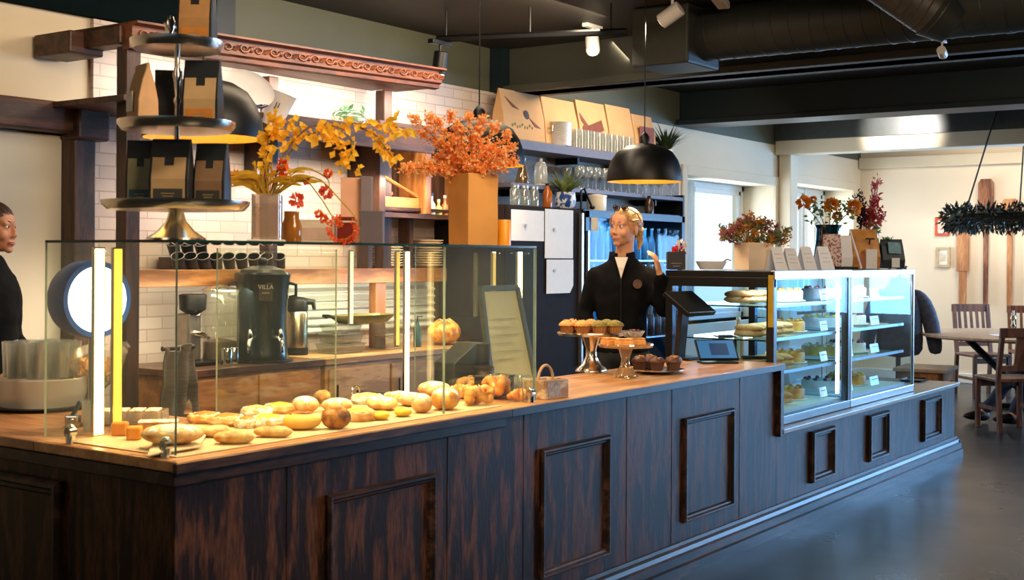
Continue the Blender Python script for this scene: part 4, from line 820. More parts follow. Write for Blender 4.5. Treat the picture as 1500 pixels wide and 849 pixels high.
B().box((-.01, -.036, .07), (.045, .003, .06)).build('clear_window', M('window_foil', (200, 190, 176), .25), kb)
coffee_bag('black coffee bag with a big orange label alone on the top tray', 287, -38, 62, 52, .0, ORG, M('gold_kraft', (176, 128, 74), .7), 0, z3_)
p = Vector((SX, SY, 0))+cR*((243-258)*pxm)+cF*.03; t = thing('silver_scoop', 'small silver scoop standing left of the bag on the top tray', 'scoop', (p.x, p.y, GT+z3_)); B().lathe([(0, 0), (.012, 0), (.008, .02), (.006, .045), (.014, .06), (.017, .08), (.011, .1), (0, .105)], n=18).build('scoop_bowl', SILV, t, smooth=True)
# bud vase with autumn branches
YV = 3.05; pv = on_y(391, 357, YV); kx = (pv-O).dot(cF)/FP
t = thing('glass_vase', 'square frosted glass vase of yellow branches and orange blooms on the glass case', 'vase', (pv.x, YV, GT), FACE+.12)
hv = 70*kx; w_ = 21*kx; b = B(); b.loft([[(-q, -q, z), (q, -q, z), (q, q, z), (-q, q, z)] for q, z in ((w_, 0), (w_, hv), (w_-.006, hv), (w_-.006, .012))]); b.build('vase_body', GLASS('frosted_vase', (244, 238, 230), 2.2, body=.2, bodycol=(245, 232, 215)), t, bevel=.003)
B().box((0, 0, .004), (w_*2.5, w_*2.3, .008)).build('coaster', CHINA, t, bevel=.002); B().box((0, 0, hv*.45), (w_*1.7, w_*1.7, hv*.7)).build('water', GLASS('vase_water', (235, 222, 205), 1.0, body=.06, bodycol=(220, 170, 130)), t)
YLF = M('yellow_leaf', (255, 212, 60), .55, col2=(250, 182, 44), scale=40, thin=.5); ORF = M('orange_bloom', (232, 96, 40), .6, col2=(240, 140, 50), scale=40, thin=.5); TWIG = M('twig', (120, 84, 44), .7); LIME = M('lime_stem', (206, 186, 60), .55, thin=.5); PINKF = M('coral_bloom', (232, 92, 70), .6, col2=(244, 130, 90), scale=40, thin=.5)
inv = Matrix.Rotation(-(FACE+.12), 4, 'Z')
def loc_px(px, py, off=0): return inv @ (Vector((0, 0, 0))+cR*((px-391)*kx)+cF*off+Vector((0, 0, (357-py)*kx)))
fwl = inv.to_3x3() @ (-cF)
def curve_px(pts, n=16):
    out = []; k = len(pts)
    for i in range(k-1):
        p0, p1, p2, p3 = pts[max(i-1, 0)], pts[i], pts[i+1], pts[min(i+2, k-1)]
        for s in range(n//(k-1)+1):
            u = s/(n//(k-1)+1); out.append(.5*((2*p1)+(p2-p0)*u+(2*p0-5*p1+4*p2-p3)*u*u+(3*p1-p0-3*p2+p3)*u**3))
    return out+[pts[-1]]
def rdir(): return Vector((rnd(-1, 1), rnd(-1, 1), rnd(-1, 1))).normalized()
BR = [[(391, 290, 0), (388, 240, .0), (392, 200, .02), (402, 172, .02)], [(395, 290, 0), (415, 225, .02), (455, 185, .03), (500, 190, .04), (512, 215, .04), (506, 238, .03)], [(398, 290, 0), (430, 210, .05), (500, 182, .06), (555, 182, .07), (592, 186, .07)], [(520, 184, .06), (545, 196, .06), (560, 214, .05), (574, 232, .05)]]
b = B(); lf = B()
for br in BR:
    c = curve_px([loc_px(*q) for q in br]); b.tube(c, [.0035*(1-.6*i/len(c)) for i in range(len(c))], 6)
    for i, q in enumerate(c[4:]):
        if rnd(0, 1) < .8:
            for _ in range(3): lf.leaf(q+rdir()*.008, (rdir()+Vector((0, 0, -.5))), fwl+rdir()*.5, rnd(.022, .04), rnd(.016, .028), bend=.1)
for cx, cy, n in ((402, 188, 26), (432, 192, 22), (470, 196, 20), (492, 208, 18), (508, 238, 12), (392, 208, 12), (560, 186, 7), (588, 186, 6)):
    for _ in range(n): lf.leaf(loc_px(cx+rnd(-15, 15), cy+rnd(-15, 15), .03+rnd(-.02, .02)), rdir()+Vector((0, 0, -.4)), fwl+rdir()*.5, rnd(.022, .042), rnd(.018, .03), bend=.12)
b.build('branch', TWIG, t); lf.build('yellow_leaves', YLF, t)
b = B()
for k in range(34):
    a = rnd(-1.25, 1.25); L_ = rnd(45, 85); q0 = Vector((391+rnd(-16, 16), 288, rnd(-.015, .015)))
    q2 = (q0.x+math.sin(a)*L_, q0.y-math.cos(a)*L_*.62, rnd(-.05, .05)); q1 = (q0.x+math.sin(a)*L_*.45, q0.y-math.cos(a)*L_*.5-6, q2[2]/2)
    c = curve_px([loc_px(q0.x, q0.y, q0.z), loc_px(*q1), loc_px(*q2)], 8)
    sdv = inv.to_3x3() @ cR; nn = len(c); ws = [.008*math.sin(PI*(i+.6)/(nn+.4)) for i in range(nn)]
    vs = []
    for i, q in enumerate(c): vs += [q-Vector((0, 0, ws[i]))*.8-sdv*ws[i]*.4, q+Vector((0, 0, ws[i]))*.8+sdv*ws[i]*.4]
    b.add(vs, [(2*i, 2*i+1, 2*i+3, 2*i+2) for i in range(nn-1)])
b.build('blade_leaves', M('yellow_blade', (236, 190, 40), .5, col2=(196, 160, 60), scale=20, thin=.5), t)
ST = [[(400, 288, 0), (440, 262, -.02), (470, 290, -.04), (490, 320, -.05), (500, 332, -.05)], [(402, 288, 0), (460, 262, -.03), (505, 300, -.05), (525, 325, -.06), (522, 345, -.07), (505, 354, -.07)], [(400, 286, 0), (440, 250, -.01), (478, 262, -.02), (484, 280, -.03)], [(385, 286, 0), (365, 262, .0), (345, 255, .0), (338, 262, 0)], [(396, 286, 0), (412, 250, 0), (414, 232, 0)]]
b = B()
for s_ in ST: c = curve_px([loc_px(*q) for q in s_]); b.tube(c, [.003*(1-.5*i/len(c)) for i in range(len(c))], 6)
b.build('pale_stems', LIME, t)
def bloom(b, c, r, n):
    for _ in range(n):
        d = rdir(); b.leaf(c+d*r*.25, d, rdir(), r*.85, r*.6, bend=.25)
for cx, cy, r, o_, mt in ((480, 284, .026, -.03, PINKF), (436, 296, .028, -.02, PINKF), (413, 244, .026, 0, ORF), (344, 262, .024, 0, ORF), (482, 256, .018, -.02, ORF), (476, 322, .018, -.04, ORF), (500, 330, .014, -.05, ORF), (414, 262, .02, 0, ORF), (450, 268, .014, -.02, ORF), (470, 316, .016, -.05, ORF)):
    b = B(); bloom(b, loc_px(cx, cy, o_), r, 38); b.build('bloom', mt, t)
b = B()
for i in range(22): a = -1.6+i*.24; bloom(b, loc_px(506+20*math.cos(a+.9), 338-20*math.sin(a+.9)*-.9, -.07), .014, 7)
b.build('berry_wreath', M('vermilion', (238, 74, 24), .5, col2=(250, 130, 40), scale=50, thin=.5), t)
p = on_y(427, 357, 3.1); t = thing('amber_jar', 'golden brown glass jar right of the square vase', 'jar', (p.x, 3.1, GT)); k = (p-O).dot(cF)/FP
B().lathe([(0, 0), (13*k, 0), (14.5*k, 4*k), (14.5*k, 26*k), (11*k, 36*k), (11*k, 46*k), (9.5*k, 46*k), (9.5*k, 36*k), (0, 30*k)], n=28).build('jar_body', M('honey_glass', (160, 104, 40), .12, var=.1), t, smooth=True)
# cartons
def carton(name, label, px0, px1, py0, py1, Y, mt, dpt=.05, rz=None, base=None, cat='box'):
    p = on_y((px0+px1)/2, 357, Y); k = (p-O).dot(cF)/FP; z = GT if base is None else base
    t = thing(name, label, cat, (p.x, Y, z), FACE if rz is None else rz); w_, h = (px1-px0)*k, (py1-py0)*k
    B().box((0, 0, h/2), (w_, dpt, h)).build('carton_body', mt, t, bevel=.002); B().box((0, 0, h-.004), (w_*1.02, dpt*1.02, .008)).build('lid_flap', mt, t, bevel=.001); return t, w_, h, k
GRB = M('grey_carton', (126, 116, 120), .6, var=.05); PKB = M('peach_carton', (232, 176, 144), .6, var=.05); GRD = M('slate_carton', (104, 96, 104), .6, var=.05)
carton('gift_carton', 'peach front carton beside the taller grey carton behind the orange berries', 500, 530, 260, 357, 3.22, PKB, .05, base=GT)
carton('gift_carton', 'tall slim grey carton behind the orange berries', 529, 545, 258, 357, 3.16, GRB, .05)
tb_, w_, h_, k_ = carton('gift_carton', 'low slate grey carton in front of the tall cartons', 528, 562, 309, 357, 3.02, GRD, .06)
tm_, w_, h_, k_ = carton('tea_tin', 'small dark red tin with a white lid line behind the berries', 495, 520, 318, 357, 3.08, M('dark_red_tin', (122, 36, 28), .35), .05, cat='tin'); B().box((0, -.001, h_*.82), (w_*1.03, .055, .006)).build('lid_line', CHINA, tm_)
tm_, w_, h_, k_ = carton('white_carton', 'low white carton between the amber jar and the red tin', 440, 492, 322, 357, 3.18, CHINA, .07); B().box((0, -.036, h_*.4), (w_*.9, .002, h_*.5)).build('front_panel', M('blush_panel', (214, 190, 176), .6), tm_)
# folded kraft vase with dried orange flowers
YT = 2.99; p = on_y(693, 358, YT); k = (p-O).dot(cF)/FP; TANV = M('tan_paper_vase', (214, 150, 72), .65, var=.1, scale=6, bump=.35, bscale=9)
t = thing('tan_vase', 'tall tan folded paper vase of orange dried flowers on the glass case', 'vase', (p.x, YT, GT), FACE+.62)
s_ = 26*k; H = 104*k; b = B(); R_ = []
for z in (0, H*.3, H*.7, H):
    q = s_*(1+.02*math.sin(z*30)); R_.append([(-q, -q, z), (q*.1, -q*1.02, z), (q, -q, z), (q*1.01, q*.1, z), (q, q, z), (-q, q, z)])
for q, z in ((s_-.004, H), (s_-.004, .02)): R_.append([(-q, -q, z), (q*.1, -q, z), (q, -q, z), (q, q*.1, z), (q, q, z), (-q, q, z)])
b.loft(R_); b.build('vase_body', TANV, t, bevel=.004)
inv2 = Matrix.Rotation(-(FACE+.62), 4, 'Z')
def lp(px, py, off=0): return inv2 @ (cR*((px-693)*k)+cF*off+Vector((0, 0, (358-py)*k)))
ODF = M('dried_orange_petal', (254, 190, 100), .6, col2=(242, 142, 54), scale=60, thin=.5); OPL = M('pale_orange_petal', (255, 228, 178), .6, col2=(252, 194, 116), scale=60, thin=.5); DST = M('dried_stem', (150, 96, 40), .7)
st = B(); f1_ = B(); f2_ = B()
tips = [(px, py) for px, py in [(608, 175), (625, 170), (640, 180), (660, 172), (685, 168), (705, 175), (725, 182), (742, 196), (748, 215), (752, 235), (735, 245), (715, 215), (690, 200), (665, 205), (640, 205), (618, 195), (640, 228), (665, 235), (690, 232), (720, 235), (705, 250), (680, 250), (655, 250), (625, 240), (600, 242), (592, 246), (630, 250), (736, 225), (672, 190), (700, 190), (655, 215)]]
for (tx, ty) in tips:
    off = rnd(-.09, .08); c = curve_px([lp(693+(tx-693)*.2, 262, off*.3), lp(693+(tx-693)*.6, 262+(ty-262)*.55-6, off*.7), lp(tx, ty, off)], 9); st.tube(c, .0018, 5)
    for i, q in enumerate(c[2:]):
        for _ in range(13): (f1_ if rnd(0, 1) < .62 else f2_).leaf(q+rdir()*.015, rdir()+Vector((0, 0, .35)), rdir(), rnd(.010, .019), rnd(.008, .014), bend=.35)
    for _ in range(46): (f1_ if rnd(0, 1) < .5 else f2_).leaf(c[-1]+rdir()*rnd(0, .03), rdir()+Vector((0, 0, .4)), rdir(), rnd(.010, .02), rnd(.008, .015), bend=.35)
st.build('stems', DST, t); f1_.build('orange_petals', ODF, t); f2_.build('pale_petals', OPL, t)
p = on_y(740, 357, 2.9); k = (p-O).dot(cF)/FP; t = thing('amber_candle', 'orange pillar candle right of the tan vase', 'candle', (p.x-.01, 2.9, GT)); B().lathe([(0, 0), (10.5*k, 0), (10.5*k, 36*k), (9.5*k, 38*k), (0, 36.5*k)], n=32).build('wax_body', M('orange_wax', (240, 158, 30), .35, var=.06), t, smooth=True); B().cyl((0, 0, 36*k), (0.001, 0, 42*k), .0015).build('wick', BLACKM, t)
# ------------------------------------------------------------------ on the worktop: left end
TZ = ZT+.001
pp = on_z(30, 603, TZ); t = thing('round_tray', 'round dark-edged tray with a white bowl base at the far left of the counter', 'tray', (pp.x+.12, pp.y+.05, TZ))
B().lathe([(0, 0), (.17, 0), (.18, .012), (.175, .012), (0, .005)], n=48).build('tray_body', BLACKM, t, smooth=True)
RX, RY = pp.x+.12, pp.y+.05
gpn = None; GP = [(0, .004), (.032, .004), (.04, .13), (.042, .13), (.036, .0), (0, 0)]
t2 = thing('glass_crate', 'frosted white rack of upturned glasses on the round tray', 'rack', (RX, RY, TZ+.0125)); B().lathe([(0, 0), (.145, 0), (.16, .04), (.165, .1), (.16, .105), (.155, .1), (.15, .04), (0, .02)], n=44).build('rack_body', GLASS('frosted_rack', (240, 240, 236), 2, body=.55, bodycol=(240, 236, 228)), t2, smooth=True)
for i in range(9):
    a = 2*PI*i/8; x, y = (RX+.1*math.cos(a), RY+.1*math.sin(a)) if i < 8 else (RX, RY); lab = 'clear glass on the frosted rack at the far left counter'
    if gpn is None: gpn = tag(B().lathe(GP, n=22).build('water_glass', CUPG, smooth=True), lab, 'glass', 'glasses on the frosted rack'); gpn.location = (x, y, TZ+.118); 
    else: dup(gpn, (x, y, TZ+.118))
# crisp bag in a glass bowl
pb = on_z(125, 592, TZ); BX, BY = pb.x, pb.y; t = thing('crisp_bowl', 'footed glass bowl holding open bags of golden crisps', 'bowl', (BX, BY, TZ))
B().lathe([(0, 0), (.05, 0), (.05, .006), (.012, .012), (.012, .03), (.06, .05), (.105, .09), (.12, .12), (.116, .12), (.1, .095), (0, .05)], n=40).build('bowl_body', CUPG, t, smooth=True)
CRISP = M('golden_crisp', (236, 170, 84), .5, col2=(250, 206, 130), scale=30)
b = B()
for _ in range(220):
    a, r, z = rnd(0, 2*PI), rnd(0, .11)**1, rnd(.07, .17); c = Vector((r*math.cos(a), r*math.sin(a), z)); d = rdir(); n_ = rdir(); s1 = d.cross(n_).normalized(); s2 = s1.cross(d)
    b.add([c+s1*.018, c+s2*.004+d*.014, c-s1*.018, c-d*.014+s2*.004], [(0, 1, 2, 3)])
o = b.build('crisps', CRISP, t); o['kind'] = 'stuff'
FILM = GLASS('cellophane', (248, 244, 236), 3.0, rough=.15, body=.16, bodycol=(250, 240, 225))
b = B(); n = 40; R_ = []
for j, (r, z) in enumerate(((.09, .1), (.125, .13), (.135, .17), (.15, .2), (.13, .225))): R_.append([(r*(1+(.1+.05*j)*math.sin(5*2*PI*i/n+j*.6)+.05*math.sin(11*2*PI*i/n+j))*math.cos(2*PI*i/n), r*(1+(.1+.05*j)*math.sin(5*2*PI*i/n+j*.6))*math.sin(2*PI*i/n), z+.012*math.sin(7*2*PI*i/n+j)) for i in range(n)])
b.loft(R_, caps=False); b.build('cellophane_bag', FILM, t, smooth=True)
# round lit sign with blue rim behind the end pane
YS2 = 3.62; p = on_y(136, 438, YS2); k = (p-O).dot(cF)/FP; t = thing('round_light_sign', 'round glowing white sign with a blue rim behind the glass end pane', 'sign', (p.x, YS2, TZ), FACE+.9)
zc_ = p.z-TZ; r_ = 56*k; mt4 = Matrix.Translation((0, 0, zc_)) @ Matrix.Rotation(PI/2, 4, 'X')
B().lathe([(0, -.02), (r_*.86, -.02), (r_*.86, .03), (0, .03)], n=56, xf=mt4).build('lit_disc', EMIT('sign_white', (255, 246, 228), 3.2), t, smooth=True)
BLU = M('sign_blue', (36, 98, 196), .3, var=.06); B().lathe([(0, -.085), (r_*.95, -.08), (r_, -.06), (r_*1.03, .01), (r_, .03), (r_*.86, .028)], n=56, xf=mt4).build('blue_rim', BLU, t, smooth=True)
b = B(); b.cyl((0, 0, 0), (0, 0, .012), .055, n=32); b.cyl((0, 0, .01), (0, 0, zc_-r_), .014, n=16); b.build('chrome_foot', CHROME, t, smooth=True)
p = on_z(115, 626, TZ); t = thing('tap_fitting', 'small chrome tap with a blue lever on the counter inside the end pane', 'tap', (p.x, p.y+.03, TZ), FACE)
B().box((0, 0, .02), (.045, .04, .04)).build('body', CHROME, t, bevel=.006); B().box((.012, -.005, .06), (.014, .014, .06), rot=(0, .5, 0)).build('lever', M('blue_grey_lever', (70, 100, 118), .3), t, bevel=.004); B().ell((-.0, -.022, .022), (.011, .006, .011)).build('button', CHROME, t, smooth=True)
p = on_z(132, 632, TZ); tag(B().lathe(GP, n=20).build('water_glass', CUPG, smooth=True), 'small clear glass beside the chrome tap on the counter', 'glass').matrix_world = Matrix.Translation((p.x+.02, p.y+.02, TZ)) @ Matrix.Scale(.75, 4)
# ------------------------------------------------------------------ pastries in the glass case
DOUGH = M('baked_dough', (206, 136, 62), .55, col2=(246, 206, 134), scale=26, bump=.5, bscale=45, contrast=(.38, .62)); DOUGHP = M('pale_dough', (240, 200, 140), .6, col2=(206, 136, 70), scale=26, bump=.5, bscale=45, contrast=(.4, .66)); SUGAR = M('icing_sugar', (250, 244, 232), .7, col2=(226, 180, 112), scale=46, contrast=(.48, .62), bump=.5, bscale=60)
CUST = M('yellow_custard', (250, 206, 50), .3, var=.06); JAM = M('orange_jam', (226, 132, 50), .3, var=.1); BROWN = M('cinnamon_crust', (120, 62, 26), .5, col2=(204, 136, 66), scale=34, bump=.6, bscale=50, contrast=(.4, .6)); GOLD = M('golden_crust', (190, 104, 30), .42, col2=(246, 186, 92), scale=30, bump=.5, bscale=50, contrast=(.38, .62)); PARCH = M('baking_parchment', (222, 192, 146), .6, var=.05)
CAKE = M('orange_sponge', (222, 138, 40), .6, var=.1, scale=40)
PX = lambda px, py: on_z(px, py, TZ+.004)
PZ = TZ+.0035
o = tag(B().bb((2.36, 2.83, TZ), (3.93, 3.34, TZ+.003)).build('baking_parchment', PARCH), 'sheet of tan baking parchment under the pastries in the glass case', 'parchment')
b = B(); q = [on_z(px, py, TZ+.01) for px, py in ((216, 668), (292, 655), (305, 632), (228, 640))]; b.add(q+[v+Vector((0, 0, .004)) for v in q], [(3, 2, 1, 0), (4, 5, 6, 7), (0, 1, 5, 4), (1, 2, 6, 5), (2, 3, 7, 6), (3, 0, 4, 7)])
tag(b.build('paper_sheet', M('cream_paper', (236, 216, 178), .65, var=.04)), 'cream paper sheet under the big sugared pastry at the glass corner', 'paper')
def wob(a, f=5, s=0): return lambda p: Vector((p.x*(1+a*math.sin(f*p.y+s)), p.y*(1+a*math.sin(f*p.x+s*2)), p.z*(1+a*math.sin(f*(p.x+p.y)+s))))
def base(name, label, px, py, rz=0, cat='pastry', z=PZ):
    p = on_z(px, py, z); return thing(name, label, cat, (p.x, p.y, z), FACE+rz), (p-O).dot(cF)/FP
def bun(label, px, py, wpx, hpx, mt, top=None, fill=None, rz=0, dep=1.0, z=PZ, kind='sweet_bun'):
    t, k = base(kind, label, px, py-hpx*.12, rz, 'pastry', z); r, h = wpx*k*.54, hpx*k*1.05
    B().ell((0, 0, h*.48), (r, r*dep, h*.52), fn=lambda p: Vector((p.x*(1+.06*math.sin(6*p.y+px)), p.y*(1+.06*math.sin(5*p.x+py)), max(p.z, -.92)))).build('bun_body', mt, t, smooth=True, sub=1)
    if top: B().ell((0, 0, h*.62), (r*.86, r*dep*.86, h*.41), nu=20, nv=12, fn=lambda p: Vector((p.x*(1+.09*math.sin(9*p.y+px)), p.y*(1+.09*math.sin(8*p.x)), max(p.z, -.3)))).build('sugar_top', top, t, smooth=True)
    if top is None and fill is None and kind == 'sweet_bun': B().tube([(r*(.12+.5*i/40)*math.cos(i*.42), r*dep*(.12+.5*i/40)*math.sin(i*.42), h*(.52+.485*math.sqrt(max(.0, 1-(.12+.5*i/40)**2)))) for i in range(40)], r*.05, 6).build('swirl', BROWN, t, smooth=True)
    if fill: B().ell((0, -r*.1, h*.86), (r*.5, r*dep*.5, h*.2), nu=18, nv=10).build('filling', fill, t, smooth=True)
    return t
def danish(label, px, py, wpx, hpx, mt, fill, rz=0):
    t, k = base('danish', label, px, py-hpx*.2, rz); r, h = wpx*k*.58, max(.03, hpx*k*.62)
    pr = [(0, 0), (r*.85, 0), (r, h*.4), (r*.95, h*.8), (r*.78, h), (r*.6, h*.75), (0, h*.6)]
    b = B(); n = 30; R_ = []
    for j, (q, z) in enumerate(pr[1:]): R_.append([(q*(1+.05*math.sin(6*2*PI*i/n+j*.8+px))*math.cos(2*PI*i/n), q*(1+.05*math.sin(5*2*PI*i/n+j*.8))*math.sin(2*PI*i/n), z+.05*h*math.sin(7*2*PI*i/n)) for i in range(n)])
    b.loft(R_); b.build('danish_body', mt, t, smooth=True); B().ell((0, 0, h*.85), (r*.66, r*.66, h*.42), nu=22, nv=8, fn=wob(.06, 7)).build('filling', fill, t, smooth=True)
    b = B()
    for i in range(10): a = i*.63; b.ell((r*.8*math.cos(a), r*.8*math.sin(a), h*.97), (r*.11, r*.09, h*.07), nu=8, nv=5)
    b.build('icing_drops', SUGAR, t, smooth=True); return t
def roll(label, px, py, wpx, hpx, mt, top=None, rz=0, kind='bread_roll'):
    t, k = base(kind, label, px, py-hpx*.2, rz); L_, h = wpx*k/2, hpx*k*.95
    B().ell((0, 0, h*.48), (L_, h*.85, h*.52), nu=26, nv=14, fn=lambda p: Vector((math.copysign(abs(p.x)**.7, p.x)*(1-.0*p.y), p.y*(1+.05*math.sin(5*p.x+px)), max(p.z*(1+.06*math.sin(4*p.x)), -.9)))).build('roll_body', mt, t, smooth=True)
    if top is None:
        for s in (-.45, 0, .45): B().tube([(L_*(s-.12), -h*.42, h*.84), (L_*s, 0, h*.985), (L_*(s+.12), h*.42, h*.84)], h*.055, 6).build('score_mark', DOUGHP, t, smooth=True)
    if top: B().ell((0, 0, h*.64), (L_*.82, h*.52, h*.38), nu=22, nv=10, fn=wob(.08, 8, px)).build('filling', top, t, smooth=True)
    return t
def knot(label, px, py, wpx, hpx, mt, rz=0):
    t, k = base('knotted_bun', label, px, py-hpx*.2, rz); r, h = wpx*k/2, hpx*k*.9; b = B(); pts = []
    for i in range(64): a = 2*PI*i/64; pts.append((r*.62*(math.cos(a)+.35*math.cos(2*a)), r*.5*(math.sin(a)-.35*math.sin(2*a)), h*.5+h*.2*math.sin(3*a)))
    b.tube(pts, [r*.3*(1+.12*math.sin(12*i*2*PI/64)) for i in range(64)], 14, closed=True); b.build('dough_strand', mt, t, smooth=True)
    B().ell((0, 0, h*.45), (r*.5, r*.42, h*.42)).build('knot_centre', BROWN, t, smooth=True); 
    b = B()
    for i in range(16): b.ell((rnd(-.6, .6)*r, rnd(-.5, .5)*r, h*rnd(.8, .92)), (.004, .003, .002), nu=6, nv=4)
    b.build('sugar_pearls', SUGAR, t); return t
def croissant(label, px, py, wpx, hpx, rz=0, mt=None):
    t, k = base('croissant', label, px, py-hpx*.2, rz); L_, h = wpx*k/2, hpx*k*.5; pts = []; rs = []
    for i in range(33): u = -1+i/16; pts.append((L_*u, L_*.35*u*u, h*.9*(1-.35*u*u))); rs.append(h*(1-.75*abs(u)**1.6)*(1+.1*math.sin(i*1.57))+.002)
    B().tube(pts, rs, 14).build('croissant_body', mt or GOLD, t, smooth=True); return t
bun('large flat sugared pastry with nuts at the glass corner', 252, 652, 86, 26, DOUGHP, SUGAR, None, .1, .8, TZ+.0155, 'sugared_pastry')
roll('plain golden oval roll at the front edge, right of the big sugared pastry', 343, 653, 60, 20, DOUGH, None, .05)
roll('pale oval roll half hidden behind the plain golden oval roll', 316, 643, 46, 18, DOUGHP, None, .1)
roll('long split roll with brown filling at the front edge of the parchment', 400, 643, 58, 17, DOUGH, BROWN, -.05)
danish('ring-shaped danish with orange jam centre at the left of the second row', 332, 626, 48, 22, DOUGHP, JAM)
danish('small danish with a brown jam spot between the orange ring and the yellow custard danish', 362, 629, 34, 18, SUGAR, JAM)
danish('bright yellow custard danish in the middle of the second row', 393, 629, 46, 24, SUGAR, CUST)
bun('plump golden yellow bun in front of the round white sugar bun', 442, 631, 54, 24, M('yellow_dough', (240, 176, 60), .5, col2=(250, 206, 110), scale=12), None, None, 0, .8)
bun('dark cinnamon bun with an orange centre at the parchment edge', 492, 631, 42, 32, BROWN, None, JAM, 0, .9)
danish('round pale custard tart right of the dark cinnamon bun', 526, 620, 42, 24, DOUGHP, CUST)
bun('round white sugar bun standing highest in the back row', 447, 606, 38, 22, DOUGHP, SUGAR)
danish('custard-topped danish at the back row left of the white sugar bun', 410, 608, 42, 20, DOUGHP, CUST)
danish('flat golden danish at the left end of the back row', 300, 622, 44, 20, DOUGH, JAM)
danish('white iced danish behind the yellow custard danish', 376, 612, 40, 18, SUGAR, DOUGHP)
bun('small yellow custard cup at the front, left of the pair', 558, 616, 26, 13, CUST, None, None, kind='custard_cup'); bun('small yellow custard cup at the front, right of the pair', 590, 611, 26, 13, CUST, None, None, kind='custard_cup')
bun('paper-wrapped muffin bun between the custard cups and the sugar-topped bun', 618, 607, 30, 26, DOUGHP, SUGAR)
bun('golden bun with a sugary top beside the glass joint', 652, 603, 42, 30, GOLD, SUGAR, None)
roll('pointed pastry tip sticking up behind the white sugar bun', 472, 592, 22, 18, DOUGH, None, .7)
danish('pale sugared pastry in the back row near the tongs', 538, 594, 42, 20, SUGAR, DOUGHP); danish('sugared back-row pastry right of the tongs', 585, 590, 40, 18, DOUGHP, SUGAR); bun('pale back-row bun behind the glass joint', 636, 582, 46, 20, DOUGHP, SUGAR); bun('low golden bun in the middle of the pile behind the custard tart', 560, 602, 44, 18, DOUGH, SUGAR); bun('iced bun behind the dark cinnamon bun', 494, 604, 44, 18, DOUGHP, SUGAR); bun('pale bun behind the custard cups', 604, 596, 40, 18, DOUGHP, SUGAR)
knot('large glazed knotted bun, left of the two at the right end', 697, 599, 50, 34, GOLD, .2); knot('tall glazed knotted bun at the right end of the case', 729, 591, 46, 42, M('glazed_crust', (190, 112, 36), .35, col2=(232, 166, 80), scale=18), .9); knot('knotted bun behind the large glazed one', 690, 579, 46, 26, GOLD, 1.4)
croissant('small golden croissant lying at the right end of the parchment', 762, 590, 36, 18, .1); croissant('pale twisted pastry lying behind the knotted buns', 672, 586, 44, 20, .3, DOUGH)
# sponge slices and loaf at the end pane
def slice_(label, px, py, w_, d, h, mt, rz=0, top=None):
    t, k = base('cake_slice', label, px, py, rz, 'cake'); B().box((0, 0, h/2), (w_, d, h), taper=.96).build('sponge', mt, t, bevel=.006)
    if top: B().box((0, 0, h+.003), (w_*.94, d*.94, .006)).build('sugar_dusting', top, t, bevel=.003)
slice_('orange sponge slice at the left, next to the small glass', 176, 637, .05, .045, .042, CAKE, .1); slice_('brighter orange sponge slice nearest the glass corner', 197, 643, .045, .05, .04, M('bright_sponge', (238, 150, 30), .6, var=.1, scale=40), .15)
slice_('long brown sugared loaf cake behind the orange sponge slices', 232, 634, .13, .06, .035, BROWN, .15, SUGAR)
p = on_z(190, 618, PZ); t = thing('pastry_tray', 'clear plastic tray of brown iced pastries near the end pane', 'tray', (p.x, p.y, PZ), FACE+.1); b = B(); b.bb((-.12, -.06, 0), (.12, .06, .004)); b.bb((-.12, -.06, 0), (-.116, .06, .04)); b.bb((.116, -.06, 0), (.12, .06, .04)); b.bb((-.12, -.06, 0), (.12, -.056, .04)); b.bb((-.12, .056, 0), (.12, .06, .04)); b.build('tray_body', CUPG, t)
TL = (p.x, p.y)
for i in range(4):
    q = Matrix.Rotation(FACE+.1, 4, 'Z') @ Vector((-.08+.053*i, 0, 0)); u = thing('iced_slice', 'brown iced slice in the clear tray, %s from the left' % ORD[i], 'cake', (p.x+q.x, p.y+q.y, PZ+.005), FACE+.1, 'slices in the clear tray'); B().box((0, 0, .017), (.046, .09, .034)).build('sponge', BROWN, u, bevel=.004); B().box((0, 0, .037), (.044, .088, .006)).build('icing', SUGAR, u, bevel=.003)
p = on_z(535, 590, PZ); t = thing('tongs', 'pastry tongs with a ring end lying behind the pastries', 'tongs', (p.x, p.y+.05, PZ+.02), 0); b = B(); b.tube([(.022*math.cos(a), 0, .02+.022*math.sin(a)) for a in [i*2*PI/20 for i in range(20)]], .003, 8, closed=True); b.build('ring', CHROME, t, smooth=True); b = B(); b.tube([(.022, 0, .015), (.12, .01, .0), (.24, .02, -.012)], .005, 8); b.build('arm', BLACKM, t, smooth=True); B().tube([(.022, .01, .02), (.12, .035, .004), (.24, .03, -.008)], .005, 8).build('arm', BLACKM, t, smooth=True)
p = on_z(284, 607, PZ); t = thing('cake_server', 'upright silver cake server tip behind the left pastries', 'server', (p.x, p.y+.03, PZ), FACE); B().prism([(-.016, 0), (.016, 0), (.012, .035), (.003, .055), (-.006, .04)], .004).build('blade', CHROME, t)
